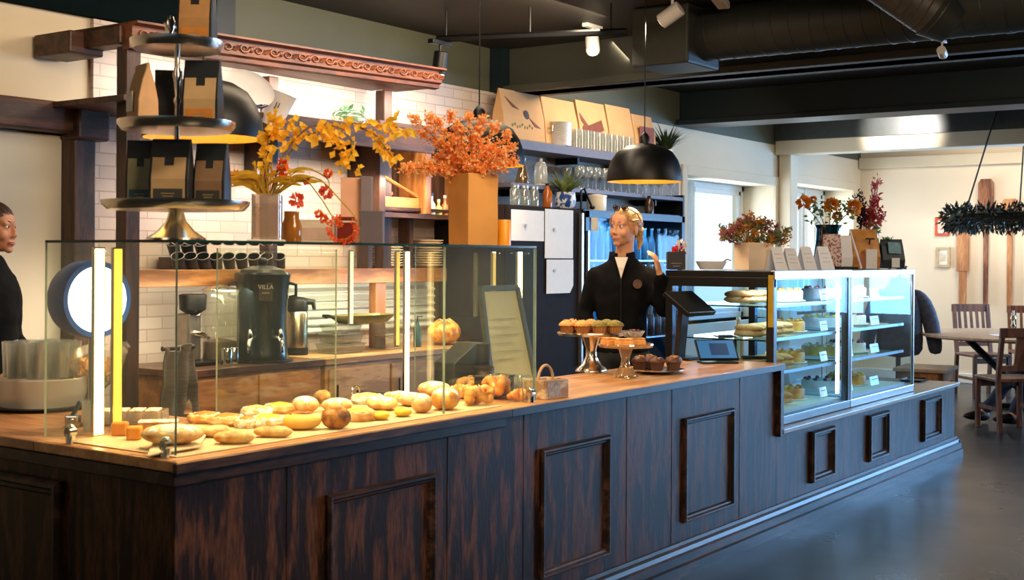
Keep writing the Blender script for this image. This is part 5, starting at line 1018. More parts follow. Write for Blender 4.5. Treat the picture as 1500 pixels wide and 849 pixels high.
# ------------------------------------------------------------------ right of the glass case on the worktop
p = on_z(820, 583, TZ); t = thing('small_crate', 'small whitewashed wooden crate with a round handle at the case end', 'crate', (p.x, p.y+.07, TZ), -.15)
WW = WOOD('whitewashed_slats', (150, 118, 92), (204, 178, 152), .6, 'X', 2); w_, d, h = .14, .12, .075
for s in (-1, 1): B().box((0, s*d/2, h/2), (w_, .008, h)).build('side', WW, t, bevel=.002); B().box((s*w_/2, 0, h/2), (.008, d, h)).build('end', WW, t, bevel=.002)
B().box((0, 0, .006), (w_-.01, d-.01, .008)).build('bottom', WW, t); B().box((-.02, -d/2-.006, h*.5), (.075, .003, h*.8)).build('paper_label', M('label_grey', (176, 168, 164), .6, col2=(120, 112, 110), scale=60), t)
B().tube([(-.045+.045*(1-math.cos(a)), .0, h-.01+.065*math.sin(a)) for a in [PI*i/16 for i in range(17)]], .006, 8).build('handle', M('rope_tan', (196, 156, 110), .7), t, smooth=True)
# leaning menu frame, scale, till boxes seen through the glass
MF = M('olive_frame', (70, 66, 50), .45, var=.1); q = [Vector((gx(722, 3.2), 3.2, TZ)), Vector((gx(786, 3.16), 3.16, TZ)), Vector((gx(757, 3.32), 3.32, 1.36)), Vector((gx(704, 3.34), 3.34, 1.36))]
t = thing('menu_board', 'leaning olive framed menu board with a pale sheet behind the glass', 'frame', q[0]); q = [v-q[0] for v in q]; nrm = (q[1]-q[0]).cross(q[3]-q[0]).normalized()
b = B()
for i in range(4): b.tube([q[i], q[(i+1) % 4]], .016, 4)
b.build('frame', MF, t); c_ = sum(q, Vector())/4; qi = [c_+(v-c_)*.94 for v in q]; b = B(); b.add(qi+[v-nrm*.006 for v in qi], [(0, 1, 2, 3), (7, 6, 5, 4), (0, 4, 5, 1), (1, 5, 6, 2), (2, 6, 7, 3), (3, 7, 4, 0)]); b.build('sheet', M('menu_sheet', (196, 184, 146), .4, var=.06), t)
qs = [c_+(v-c_)*.62+Vector((0, -.004, .0)) for v in q]
b = B(); n_ = nrm if nrm.y < 0 else -nrm
for i in range(6): u = .15+.13*i; a = qs[0].lerp(qs[3], u)+n_*.004; e = qs[1].lerp(qs[2], u)+n_*.004; b.tube([a, a.lerp(e, .6+.35*(i % 2))], .0015, 4)
b.build('faint_lines', M('faint_ink', (160, 150, 120), .6), t)
t = thing('till_box', 'dark grey wedge-shaped till with a black round stand behind the glass', 'till', (gx(690, 3.27), 3.27, TZ), -.1); GREY1 = M('dark_till_grey', (58, 58, 60), .4, var=.1)
B().prism([(-.1, 0), (.1, 0), (.1, .2), (.04, .2), (-.1, .12)], .12).build('housing', GREY1, t, bevel=.005); B().lathe([(0, 0), (.045, 0), (.045, .1), (.03, .11), (.03, .2), (0, .2)], c=(.03, -.05, 0), n=28).build('round_stand', BLACKM, t, smooth=True)
t = thing('card_box', 'low black box with a clear jar in front of the menu frame', 'box', (gx(728, 3.05), 3.06, TZ), -.1); B().box((0, 0, .04), (.15, .09, .08)).build('box_body', BLACKM, t, bevel=.004); B().box((0, 0, .083), (.155, .095, .006)).build('lid', GREY1, t)
p = Vector((gx(766, 3.02), 3.02, TZ)); tag(B().lathe([(0, .002), (.035, .002), (.04, .02), (.04, .07), (.03, .08), (.028, .08), (.036, .068), (0, .008)], n=22).build('glass_jar', CUPG, smooth=True), 'small round glass jar at the foot of the leaning menu frame', 'jar').location = p
p = on_y(677, 492, 5.15); t = thing('bread_loaf', 'round orange-brown loaf on the prep counter behind the glass', 'bread', (p.x, 5.3, .906)); B().ell((0, 0, .085), (.13, .1, .085), fn=lambda v: Vector((v.x, v.y*(1+.05*math.sin(6*v.x)), max(v.z, -.85)))).build('loaf_body', GOLD, t, smooth=True)
b = B()
for k in (-1, 0, 1): b.tube([(k*.05-.02, -.06, .15), (k*.05, 0, .172), (k*.05+.02, .06, .15)], .006, 6)
b.build('score_marks', DOUGHP, t, smooth=True)
# containers on the prep counter
tp = None
for i, (px, z, h, w_) in enumerate(((500, 0, .06, .26), (500, .062, .06, .24), (500, .124, .05, .22), (575, 0, .09, .22), (575, .092, .08, .22))):
    x = gx(px, 5.34); lab = 'clear food container on the prep counter, %s of the %s stack' % (ORD[i if i < 3 else i-3]+' from the bottom', 'left' if i < 3 else 'right')
    t = thing('food_container', lab, 'container', (x, 5.34, .906+z), 0, 'clear containers on the prep counter'); B().loft([[(-q, -q*.7, zz), (q, -q*.7, zz), (q, q*.7, zz), (-q, q*.7, zz)] for q, zz in ((w_*.44, 0), (w_*.5, h*.9))]).build('tub', CLR, t, bevel=.006); B().box((0, 0, h*.95), (w_*1.03, w_*.74, h*.09)).build('lid', CLR, t, bevel=.004)
t = thing('olive_tray', 'olive green oval serving dish on top of the clear containers', 'dish', (gx(532, 5.34), 5.34, .906+.178)); B().lathe([(0, 0), (.2, 0), (.25, .03), (.26, .05), (.25, .05), (.2, .012), (0, .01)], n=40, sy=.5).build('dish_body', M('olive_glaze', (96, 92, 40), .3, var=.1), t, smooth=True); B().tube([(-.26, 0, .04), (-.3, 0, .05), (-.3, .05, .05), (-.26, .06, .04)], .01, 8).build('handle', BLACKM, t)
t = thing('peeler_bottle', 'small dark pump bottle right of the container stacks', 'bottle', (gx(612, 5.3), 5.3, .906)); B().lathe([(0, 0), (.025, 0), (.027, .12), (.012, .15), (.012, .17), (0, .17)], n=18).build('bottle_body', M('teal_bottle', (40, 70, 72), .25), t, smooth=True); B().tube([(0, 0, .17), (0, 0, .2), (.03, -.02, .2)], .006, 6).build('pump', BLACKM, t)
t = thing('grey_cloth', 'grey striped cloth hanging over the left end of the back counter', 'cloth', (gx(262, 5.02), 5.0, .06)); n = 24; vs = []
for j in range(14):
    z = .98-.6*j/13
    for i in range(n+1): u = i/n-.5; vs.append((u*.2*(1+.25*j/13)-.02*math.sin(j*.5), .02*math.sin(u*18+j*.5)+.012*math.sin(j*1.3), z+.02*math.sin(u*7)))
B().add(vs, [(j*(n+1)+i, j*(n+1)+i+1, (j+1)*(n+1)+i+1, (j+1)*(n+1)+i) for j in range(13) for i in range(n)]).build('cloth_body', M('grey_stripe_cloth', (112, 102, 94), .85, col2=(84, 76, 70), stretch=(1, 1, 12), scale=10), t, smooth=True, solid=.012, sub=1); B().cyl((-.1, .02, .975), (.1, .02, .975), .012).build('rail', OLDX, t)
# cake stands
def cake_stand(label, px, pyb, pyt, wpx, mt, z=TZ):
    p = on_z(px, pyb, z); k = (p-O).dot(cF)/FP; t = thing('cake_stand', label, 'cake stand', (p.x, p.y, z)); h = (pyb-pyt)*k*1.02; r = wpx*k/2
    B().lathe([(0, 0), (r*.46, 0), (r*.44, .012), (r*.3, .03), (r*.16, h*.4), (r*.15, h*.6), (r*.26, h*.9), (r*.3, h-.008), (0, h-.008)], n=40).build('pedestal', mt, t, smooth=True)
    B().lathe([(0, h-.008), (r*.95, h-.006), (r, h+.006), (r*.99, h+.012), (r*.93, h+.002), (0, h+.0)], n=48).build('plate', mt, t, smooth=True); return t, p, h, k, r
t, p1, h1c, k1, r1 = cake_stand('silver cake stand carrying the muffins on the worktop', 866, 543, 490, 102, SILV)
CASEP = M('muffin_case', (176, 104, 52), .7, col2=(206, 136, 76), stretch=(1, 1, .1), scale=60); MTOP = M('muffin_crumble', (226, 172, 100), .7, col2=(186, 124, 58), scale=60, bump=.6, bscale=80); GRN = M('matcha_crumb', (150, 134, 62), .75, col2=(110, 98, 40), scale=70, bump=.7, bscale=90); CHOC = M('chocolate_sponge', (70, 36, 24), .5, col2=(104, 58, 38), scale=40); CCASE = M('brown_case', (104, 66, 50), .7); CITRUS = M('orange_topping', (230, 130, 44), .4, col2=(248, 190, 80), scale=50)
def muffin(label, p, z, k, wpx, case, top, sprig=None, grp=None, h=1.0, name='muffin'):
    t = thing(name, label, 'muffin', (p.x, p.y, z), rnd(0, 3), grp); r = wpx*k/2; ch = r*1.05*h
    n = 40; R_ = [[(q*(1+.04*(-1)**i)*math.cos(2*PI*i/n), q*(1+.04*(-1)**i)*math.sin(2*PI*i/n), zz) for i in range(n)] for q, zz in ((r*.72, 0), (r*.98, ch))]
    B().loft(R_).build('paper_case', case, t)
    B().ell((0, 0, ch*1.02), (r*1.12, r*1.12, r*.72), nu=22, nv=14, fn=lambda v: Vector((v.x*(1+.07*math.sin(9*v.y+wpx)), v.y*(1+.07*math.sin(8*v.x)), v.z*(1+.12*math.sin(7*v.x+5*v.y)) if v.z > 0 else v.z*.2))).build('muffin_top', top, t, smooth=True)
    if sprig:
        b = B()
        for _ in range(14): a, q = rnd(0, 6.28), rnd(0, .6)*r; b.leaf((q*math.cos(a), q*math.sin(a), ch+r*.5), rdir()+Vector((0, 0, .9)), rdir(), r*.42, r*.3, bend=.2)
        b.build('topping', sprig, t)
    return t
zt1 = TZ+h1c+.003
for i, (dx, off, case, top, lab) in enumerate(((-36, -.03, CASEP, MTOP, 'crumble-topped muffin at the left end of the silver stand'), (-14, -.06, CASEP, MTOP, 'crumble-topped muffin second from left at the front of the silver stand'), (10, -.065, CASEP, GRN, 'greenish crumb muffin at the front centre of the silver stand'), (-28, .05, CASEP, MTOP, 'crumble muffin at the back left of the silver stand'), (0, .03, CASEP, MTOP, 'crumble muffin in the middle of the silver stand behind the greenish one'), (34, -.03, CASEP, GRN, 'greenish crumb muffin at the right end of the silver stand'), (24, .05, CASEP, GRN, 'greenish crumb muffin at the back right of the silver stand'))):
    p = p1+cR*dx*k1+cF*off; muffin(lab, p, zt1, k1, 22, case, top, M('pale_crumble', (240, 200, 140), .7) if top is MTOP else None)
t, p2, h2c, k2, r2 = cake_stand('low glass cake stand with flat cakes in front of the silver stand', 916, 552, 507, 82, GLASS('pressed_glass', (240, 232, 216), 3.5, body=.22, bodycol=(226, 190, 140)))
zt2 = TZ+h2c+.003; OC = M('orange_layer_cake', (222, 140, 56), .55, col2=(240, 180, 100), scale=30)
for i, (dx, off, mt, lab) in enumerate(((-4, -.05, OC, 'flat orange cake piece at the front of the glass stand'), (16, .02, OC, 'flat orange cake piece behind the front one on the glass stand'), (-22, .02, OC, 'flat orange cake piece at the left of the glass stand'))):
    p = p2+cR*dx*k2+cF*off; u = thing('flat_cake', lab, 'cake', (p.x, p.y, zt2), FACE+.15*i); B().box((0, 0, .014), (.085, .06, .028), taper=.96).build('sponge', mt, u, bevel=.005); B().box((0, 0, .031), (.08, .056, .007)).build('glaze', GOLD, u, bevel=.003)
p = p2+cR*12*k2+cF*.05; u = thing('berry_bowl', 'small glass bowl of dark berries on top of the glass cake stand', 'bowl', (p.x, p.y, zt2+.04)); 
u.location.z = zt2+.036; B().lathe([(0, 0), (.04, 0), (.06, .03), (.056, .03), (.037, .006), (0, .006)], n=28).build('bowl_body', CUPG, u, smooth=True); b = B()
for _ in range(30): a, q = rnd(0, 6.28), rnd(0, .035); b.ell((q*math.cos(a), q*math.sin(a), rnd(.012, .03)), (.008, .008, .008), nu=8, nv=6)
o = b.build('berries', M('dark_berry', (90, 40, 44), .35), u, smooth=True); o['kind'] = 'stuff'
p3 = on_z(963, 546, TZ); k3 = (p3-O).dot(cF)/FP; t = thing('serving_plate', 'low silver-rimmed plate of chocolate muffins before the till', 'plate', (p3.x, p3.y, TZ)); r3 = 39*k3
B().lathe([(0, 0), (r3*.6, 0), (r3*.66, .012), (r3, .016), (r3, .022), (r3*.6, .018), (0, .016)], n=44).build('plate_body', SILV, t, smooth=True)
for i, (dx, off, sp, lab) in enumerate(((-27, -.02, CITRUS, 'chocolate muffin with yellow and orange topping at the left of the low plate'), (-3, -.065, None, 'plain dark chocolate muffin at the front of the low plate'), (22, -.04, CITRUS, 'chocolate muffin with an orange topping right of the plain front one'), (-8, .06, CITRUS, 'chocolate muffin at the back of the low plate'), (26, .05, None, 'chocolate muffin at the back right of the low plate'))):
    muffin(lab, p3+cR*dx*k3+cF*off, TZ+.019, k3, 22, CCASE, CHOC, sp)
# till screen, receipt box, tablet
p = on_z(1005, 526, TZ); t = thing('till_monitor', 'black till screen on a tall stand seen from behind', 'till screen', (p.x, p.y, TZ), FACE+.9); k = (p-O).dot(cF)/FP
B().box((0, 0, .008), (.17, .13, .016)).build('base', BLACKM, t, bevel=.005); B().box((0, .03, .15), (.085, .03, .28), rot=(.1, 0, 0)).build('stand', M('dark_bronze', (56, 48, 44), .35, .4), t, bevel=.005); B().box((0, -.02, .315), (.3, .2, .03), rot=(.62, 0, 0)).build('screen', BLACKM, t, bevel=.006)
B().box((.06, .055, .35), (.07, .02, .025), rot=(.62, 0, 0)).build('card_reader', M('peach_card', (220, 170, 140), .5), t)
p = on_z(1066, 521, TZ); t = thing('receipt_printer', 'black receipt printer with a white side behind the tablet', 'printer', (p.x, p.y, TZ), FACE+.1); B().box((-.02, 0, .06), (.11, .13, .12)).build('printer_body', BLACKM, t, bevel=.006); B().box((.046, 0, .06), (.02, .13, .118)).build('white_side', PAPW, t, bevel=.003); B().box((-.02, -.02, .122), (.08, .03, .006)).build('paper_slot', GREY1, t)
p = on_z(1051, 531, TZ); t = thing('tablet', 'tablet with a blue screen propped up on the worktop', 'tablet', (p.x, p.y, TZ), FACE+.12)
rx = Matrix.Rotation(-.82, 4, 'X'); B().box((0, 0, .004), (.2, .13, .008)).build('base', BLACKM, t, bevel=.003)
sc_ = B().box((0, 0, 0), (.225, .012, .15), rot=rx).build('case', BLACKM, t, bevel=.004); sc_.location = (0, .02, .068)
s2_ = B().box((0, 0, 0), (.205, .002, .13), rot=rx).build('screen', EMIT('tablet_blue', (40, 92, 140), .7), sc_); s2_.location = (0, -.0052, .0048)
s3_ = B().box((.012, 0, .0), (.1, .002, .085), rot=rx).build('dialog', EMIT('tablet_dark_blue', (22, 48, 84), .7), sc_); s3_.location = (0, -.0062, .0056)
s4_ = B().box((.018, 0, -.004), (.055, .002, .05), rot=rx).build('dialog_button', EMIT('tablet_mid_blue', (56, 108, 158), .7), sc_); s4_.location = (0, -.0072, .0064)
p = on_z(1108, 525, TZ); t = thing('receipt_tray', 'narrow dark dish lying at the far end of the worktop', 'dish', (p.x, p.y, TZ), FACE-.25); B().loft([[(-q, -q*.36, zz), (q, -q*.36, zz), (q, q*.36, zz), (-q, q*.36, zz)] for q, zz in ((.075, 0), (.09, .014), (.084, .014), (.07, .005))]).build('dish_body', GREY1, t, bevel=.002)
p = on_z(1092, 521, TZ); t = thing('bottle_in_sleeve', 'pale tapered bottle between the printer and the fridge case', 'bottle', (p.x+.03, p.y+.06, TZ)); B().lathe([(0, 0), (.034, 0), (.036, .02), (.034, .11), (.014, .17), (.012, .21), (0, .21)], n=22).build('bottle_body', M('pale_terracotta', (214, 168, 134), .5, var=.06), t, smooth=True); B().cyl((0, 0, .21), (0, 0, .225), .013).build('cap', CHINA, t)
# ------------------------------------------------------------------ food in the refrigerated cases
FR = [(X1+.025, XM), (XM, XR)]; ZSH = (CZ0+.065, .854, 1.044, 1.234)
SAND = M('sandwich_bread', (226, 164, 96), .6, col2=(244, 206, 150), scale=20); SAL = M('salad_filling', (150, 160, 60), .6, col2=(220, 120, 60), scale=30); PIE = M('golden_quiche', (236, 186, 80), .5, col2=(200, 120, 40), scale=16); CREAMC = M('cream_cake', (246, 238, 226), .5, col2=(230, 200, 190), scale=20); BERR = M('berry_glaze', (150, 40, 60), .3); WPL = M('white_platter', (240, 240, 238), .3, var=.02)
LV = ['floor', 'lowest shelf', 'middle shelf', 'top shelf']
def baguette(label, x, y, z, rz):
    t = thing('filled_baguette', label, 'sandwich', (x, y, z), rz); B().ell((0, 0, .026), (.1, .034, .026), nu=20, nv=10, fn=lambda v: Vector((v.x, v.y, max(v.z, -.8)))).build('bread_lower', SAND, t, smooth=True); b = B()
    for _ in range(26): b.leaf((rnd(-.085, .085), rnd(-.03, .03), .042), (rnd(-1, 1), rnd(-1, 1), .25), (0, 0, 1), .03, .02)
    b.build('filling', SAL, t); B().ell((0, .004, .056), (.095, .03, .024), nu=20, nv=10).build('bread_upper', SAND, t, smooth=True)
def cake(label, x, y, z, mt, top, r=.11):
    t = thing('round_cake', label, 'cake', (x, y, z)); B().lathe([(0, 0), (r*1.12, 0), (r*1.15, .008), (r*1.1, .008), (0, .006)], n=36).build('platter', WPL, t, smooth=True); B().lathe([(0, .008), (r, .008), (r, .06), (r*.96, .068), (0, .068)], n=36).build('sponge', mt, t, smooth=True); b = B()
    for i in range(10): a = i*.628; b.ell((r*.78*math.cos(a), r*.78*math.sin(a), .074), (.014, .014, .012), nu=10, nv=7)
    b.build('topping_rosettes', top, t, smooth=True)
def ticket(label, x, z, y, w_=.11):
    t = thing('price_card', label, 'price card', (x, y, z)); B().box((0, 0, .035), (w_, .003, .06), rot=(-.2, 0, 0)).build('card', WPL, t); b = B()
    for i in range(2): b.box((-.01*i, -.0028+.004*i, .045-.018*i), (w_*(.7-.2*i), .001, .005), rot=(-.2, 0, 0))
    b.build('printed_lines', M('grey_print', (130, 136, 140), .6), t)
CN = ['black framed case', 'far case']
for c, (a, e) in enumerate(FR):
    for s, z in enumerate(ZSH):
        z += .001
        if c == 0:
            if s in (0, 1, 2):
                for i in range(4): baguette('filled baguette on the %s of the %s, %s from the till side' % (LV[s], CN[c], ORD[i]), a+.17+i*.13, CY0+.22, z, PI/2+.06*i)
                cake('golden quiche on the %s of the %s' % (LV[s], CN[c]), a+.86, CY0+.3, z, PIE, SAL, .12)
            else:
                for i in range(3): baguette('filled baguette on the %s of the %s, %s from the till side' % (LV[s], CN[c], ORD[i]), a+.2+i*.13, CY0+.3, z, PI/2)
                cake('cream cake on the %s of the %s' % (LV[s], CN[c]), a+.85, CY0+.3, z, CREAMC, PIE, .11)
            ticket('white price card on the %s of the %s' % (LV[s], CN[c]), a+1.06, z, CY0+.13)
        else:
            cake('%s cake on the %s of the %s, nearer the till' % (('cream', 'golden', 'cream', 'white')[s], LV[s], CN[c]), a+.32, CY0+.32, z, (CREAMC, PIE, CREAMC, CREAMC)[s], (BERR, SUGAR, CUST, BERR)[s], .13)
            cake('%s cake on the %s of the %s, at its far end' % (('golden', 'cream', 'berry', 'cream')[s], LV[s], CN[c]), a+.78, CY0+.32, z, (PIE, CREAMC, CREAMC, CREAMC)[s], (CUST, BERR, BERR, SUGAR)[s], .13)
            ticket('white price card on the %s of the %s, nearer the till' % (LV[s], CN[c]), a+.3, z, CY0+.13, .16); ticket('white price card on the %s of the %s, at its far end' % (LV[s], CN[c]), a+.8, z, CY0+.13, .16)
# ------------------------------------------------------------------ on top of the refrigerated cases
CT = CZ1+.0045
def topx(px, Y): return Vector((gx(px, Y), Y, CT))
def kk(p): return (p-O).dot(cF)/FP
p = topx(990, 3.47); k = kk(p); t = thing('black_gift_box', 'small black box on the case top beside the white dish', 'box', p, FACE); B().box((0, 0, 13*k), (26*k, .07, 26*k)).build('box_body', M('soft_black', (22, 26, 34), .5, var=.06), t, bevel=.003); b = B()
for i in range(2): b.box((0, -.036, (9-4*i)*k), ((16-6*i)*k, .001, 1.2*k))
b.build('grey_print', M('grey_foil_print', (120, 116, 110), .5), t)
p = topx(1042, 3.36); k = kk(p); t = thing('white_dish', 'white oval dish with a spoon on the black framed case top', 'dish', p, FACE); B().lathe([(0, 0), (16*k, 0), (20*k, 6*k), (23*k, 12*k), (22*k, 12*k), (18*k, 5*k), (0, 3*k)], n=36, sy=.7).build('dish_body', WPL, t, smooth=True); B().tube([(8*k, 0, 5*k), (24*k, .02, 15*k), (30*k, .02, 13*k)], .004, 6).build('spoon', SILV, t)
p = topx(1058, 3.33); tag(B().box((0, 0, .002), (.2, .13, .003), rot=(0, 0, FACE)).build('paper_sheet', PAPW), 'white paper lying on the case top in front of the white dish', 'paper').location = p
# square pot of dried flowers
p = topx(1104, 3.05); k = kk(p); t = thing('flower_pot', 'square cream pot of dried pink and ochre flowers on the case', 'flower pot', p, FACE+.35); q = 21*k; H = 40*k
b = B(); b.loft([[(-w_, -w_, z), (w_, -w_, z), (w_, w_, z), (-w_, w_, z)] for w_, z in ((q*.96, 0), (q, H), (q*.94, H), (q*.9, H*.8))]); b.build('pot', M('cream_pot', (236, 214, 186), .6, var=.04), t, bevel=.004)
iv = Matrix.Rotation(-(FACE+.35), 4, 'Z'); OCH = M('ochre_flower', (228, 168, 66), .7, col2=(190, 124, 48), scale=40, thin=.5); MAU = M('mauve_flower', (196, 128, 116), .7, col2=(150, 92, 92), scale=40, thin=.5); SAGE = M('sage_leaf', (156, 166, 118), .7, col2=(116, 130, 84), scale=40, thin=.5)
bs = [B(), B(), B()]; st = B()
for i in range(70):
    dx, dy, off = rnd(-44, 46), rnd(0, 40), rnd(-.08, .08)
    dy *= (1-(dx/60)**2); tip = iv @ (cR*dx*k+cF*off+Vector((0, 0, H+dy*k))); c = [iv @ (cR*dx*.3*k+Vector((0, 0, H*.8))), tip]; st.tube(c, .0015, 4)
    j = random.choice((0, 1, 1, 2, 2)) if abs(dx) > 14 else random.choice((0, 0, 1, 2))
    for _ in range(30): bs[j].leaf(tip+rdir()*rnd(0, .032), rdir()+Vector((0, 0, .3)), rdir(), rnd(.014, .03), rnd(.009, .017), bend=.2)
st.build('stems', DST, t); bs[0].build('ochre_blossoms', OCH, t); bs[1].build('mauve_blossoms', MAU, t); bs[2].build('sage_leaves', SAGE, t)
# white tent cards
CARD = M('card_white', (240, 234, 228), .6, var=.03)
for i, (px, w_, h, lab) in enumerate(((1138, 24, 34, 'white tent card leaning beside the cream flower pot'), (1158, 24, 32, 'white tent card second from the cream flower pot'), (1181, 24, 34, 'white tent card in the middle of the case front'), (1206, 26, 34, 'white tent card nearest the green glass vase'))):
    p = topx(px, 2.90); k = kk(p); t = thing('tent_card', lab, 'card', p, FACE+.5); W_, H_ = w_*k/2, h*k
    b = B(); b.add([(-W_, -.045, 0), (W_, -.045, 0), (W_*.8-.008, 0, H_), (-W_*.8-.008, 0, H_)], [(0, 1, 2, 3)]); b.build('front_leaf', CARD, t, solid=.002); b = B(); b.add([(-W_, .045, 0), (W_, .045, 0), (W_*.8-.008, 0, H_), (-W_*.8-.008, 0, H_)], [(0, 1, 2, 3)]); b.build('back_leaf', CARD, t, solid=.002)
    b = B()
    for j in range(3): z = H_*(.7-.18*j); y = -.045*(1-z/H_)-.002; b.box((-.005, y, z), (W_*(1.1-.3*(j % 2)), .0008, .003), rot=(-.3, 0, 0))
    b.build('printed_lines', M('grey_print2', (190, 184, 178), .6), t)
p = topx(1226, 3.02); t = tag(B().box((0, 0, .008), (.24, .16, .014), rot=(0, 0, FACE)).build('slate_board', BLACKM, bevel=.003), 'black slate board under the patterned pouch on the case top', 'board'); t.location = p
# patterned pouch, green vase, gold bag, red bouquet, black pouch
def pouch(name, label, px, Y, w_, h, mt, z=0, rz=0, cat='pouch'):
    p = topx(px, Y); k = kk(p); t = thing(name, label, cat, p+Vector((0, 0, z)), FACE+rz); W_, H_ = w_*k/2, h*k
    B().loft([[(-W_*q, -e, zz), (W_*q, -e, zz), (W_*q, e, zz), (-W_*q, e, zz)] for zz, e, q in ((0, W_*.7, .95), (H_*.3, W_*.72, 1), (H_*.75, W_*.3, .98), (H_*.93, .006, .97), (H_, .004, .97))]).build('pouch_body', mt, t, bevel=.003); return t, W_, H_, k
SPECK = M('pink_speckle', (222, 190, 180), .6, col2=(120, 84, 76), scale=70, contrast=(.48, .6))
pouch('granola_pouch', 'speckled pink pouch standing on the slate board', 1218, 3.02, 26, 48, SPECK, .0155); pouch('white_pouch', 'slanted white pouch right beside the speckled pink pouch', 1237, 2.99, 20, 46, CARD, .0155, .2)
p = topx(1213, 3.24); k = kk(p); t = thing('green_vase', 'teal glass vase of orange roses on the case top', 'vase', p, FACE); TG = GLASS('teal_glass', (40, 110, 116), 2.5, body=.3, bodycol=(24, 90, 96)); R0 = 20*k
B().lathe([(0, .004), (R0*1.1, .004), (R0*1.15, .02), (R0*.9, 40*k), (R0*.86, 58*k), (R0*.98, 64*k), (R0*.94, 64*k), (R0*.8, 56*k), (R0*1.05, .024), (0, .014)], n=36).build('vase_body', TG, t, smooth=True)
ROSE = M('apricot_rose', (248, 180, 60), .6, col2=(220, 122, 44), scale=30, thin=.5); GLF = M('rose_leaf', (92, 126, 78), .55, col2=(120, 140, 70), scale=30, thin=.5); iv = Matrix.Rotation(-FACE, 4, 'Z'); st = B(); lf = B()
for px, py, off, r in ((1174, 294, -.04, 12), (1216, 297, -.03, 12), (1248, 300, -.05, 12), (1228, 312, .04, 8), (1192, 288, .03, 6)):
    tip = iv @ (cR*((px-1213)*k)+cF*off+Vector((0, 0, (389-py)*k))); st.tube([iv @ Vector((0, 0, 50*k)), tip*.6+Vector((0, 0, 22*k)), tip], .003, 6); b = B()
    for i in range(46):
        d = rdir(); d = (d+iv.to_3x3() @ (-cF)*.5+Vector((0, 0, .3))).normalized(); b.leaf(tip+d*r*k*.35, d+rdir()*.4, d.cross(rdir()), r*k*.75, r*k*.7, bend=.35)
    b.build('rose_bloom', ROSE, t)
for _ in range(110): lf.leaf(iv @ (cR*rnd(-30, 34)*k+cF*rnd(-.07, .07)+Vector((0, 0, (66+rnd(0, 34))*k))), rdir()+Vector((0, 0, .2)), rdir(), rnd(.03, .05), rnd(.016, .028))
st.build('stems', SAGE, t); lf.build('leaves', GLF, t)
GKB = M('gold_bag', (206, 142, 44), .45, col2=(160, 96, 30), scale=20); tgb, W_, H_, k = pouch('gold_bag', 'gold paper bag with a dark letter T on the case top', 1264, 3.02, 42, 58, GKB, 0, .1, 'bag')
text('T', H_*.42, DINK, tgb, Matrix.Translation((W_*.3, -W_*.42, H_*.62)) @ Matrix.Rotation(PI/2+.28, 4, 'X')); B().box((W_*.1, -W_*.72, H_*.2), (W_*1.1, .004, H_*.34)).build('terracotta_label', M('terracotta_label', (190, 112, 72), .6), tgb)
p = topx(1262, 2.93); k = kk(p); t = thing('striped_stick', 'slim white stick leaning against the gold bag', 'stick', p, FACE); B().tube([(0, 0, .004), (-14*k, .06, 58*k)], .006, 8).build('stick_body', CARD, t)
p = topx(1276, 2.95); k = kk(p); t = thing('white_carton', 'small white carton in front of the gold bag', 'box', p, FACE); B().box((0, 0, 14*k), (16*k, .03, 28*k)).build('carton_body', CARD, t, bevel=.002); B().box((0, 0, 28.4*k), (16.4*k, .031, 1*k)).build('lid_flap', CARD, t)
p = topx(1270, 3.14); k = kk(p); t = thing('red_bouquet', 'tall bouquet of crimson and purple foliage in an olive glass', 'vase', p, FACE); B().lathe([(0, .003), (16*k, .003), (18*k, 30*k), (15*k, 55*k), (14*k, 55*k), (16*k, 30*k), (0, .012)], n=28).build('vase_body', GLASS('olive_glass', (130, 124, 80), 2, body=.3, bodycol=(120, 112, 60)), t, smooth=True)
CRM = M('crimson_leaf', (214, 46, 54), .6, col2=(160, 34, 52), scale=30, thin=.5); PUR = M('purple_leaf', (92, 36, 50), .6, col2=(60, 26, 40), scale=30, thin=.5); ROS = M('dusty_rose_leaf', (232, 128, 124), .6, col2=(170, 70, 76), scale=30, thin=.5); bs = [B(), B(), B(), B()]; st = B()
for px, py, j in ((1252, 288, 1), (1258, 282, 1), (1266, 290, 1), (1262, 305, 1), (1272, 300, 0), (1280, 290, 0), (1284, 282, 0), (1284, 268, 2), (1287, 258, 2), (1280, 312, 2), (1290, 316, 2), (1294, 308, 2), (1272, 318, 2), (1258, 318, 1), (1282, 332, 3), (1284, 340, 3), (1288, 300, 0), (1276, 284, 2)):
    tip = iv @ (cR*((px-1270)*k)+cF*rnd(-.05, .05)+Vector((0, 0, (389-py)*k))); a0 = iv @ Vector((0, 0, 48*k)); st.tube([a0, tip], .002, 5)
    for s in range(46): q = a0.lerp(tip, rnd(.5, 1.03))+rdir()*.016; bs[j].leaf(q, rdir()+(tip-a0).normalized()*.8, rdir(), rnd(.02, .045), rnd(.01, .02))
st.build('stems', DST, t); bs[0].build('crimson_leaves', CRM, t); bs[1].build('purple_leaves', PUR, t); bs[2].build('rose_leaves', ROS, t); bs[3].build('olive_leaves', SAGE, t)
tbp, W_, H_, k = pouch('black_pouch', 'black pouch with a teal band and a white tag at the far end', 1305, 3.0, 34, 43, BAGB, 0, .1); B().box((W_*.1, -W_*.5, H_*.7), (W_*1.1, .004, H_*.4), rot=(-.3, 0, 0)).build('teal_band', M('teal_pattern', (30, 84, 96), .4, col2=(70, 130, 140), scale=40), tbp); B().box((W_*.12, -W_*.75, H_*.2), (W_*.7, .004, H_*.32)).build('white_tag', CARD, tbp); b = B(); tufts(b, (-W_*.3, 0, H_*.96), 14, .05, .012); b.build('green_sprig', GLF, tbp)
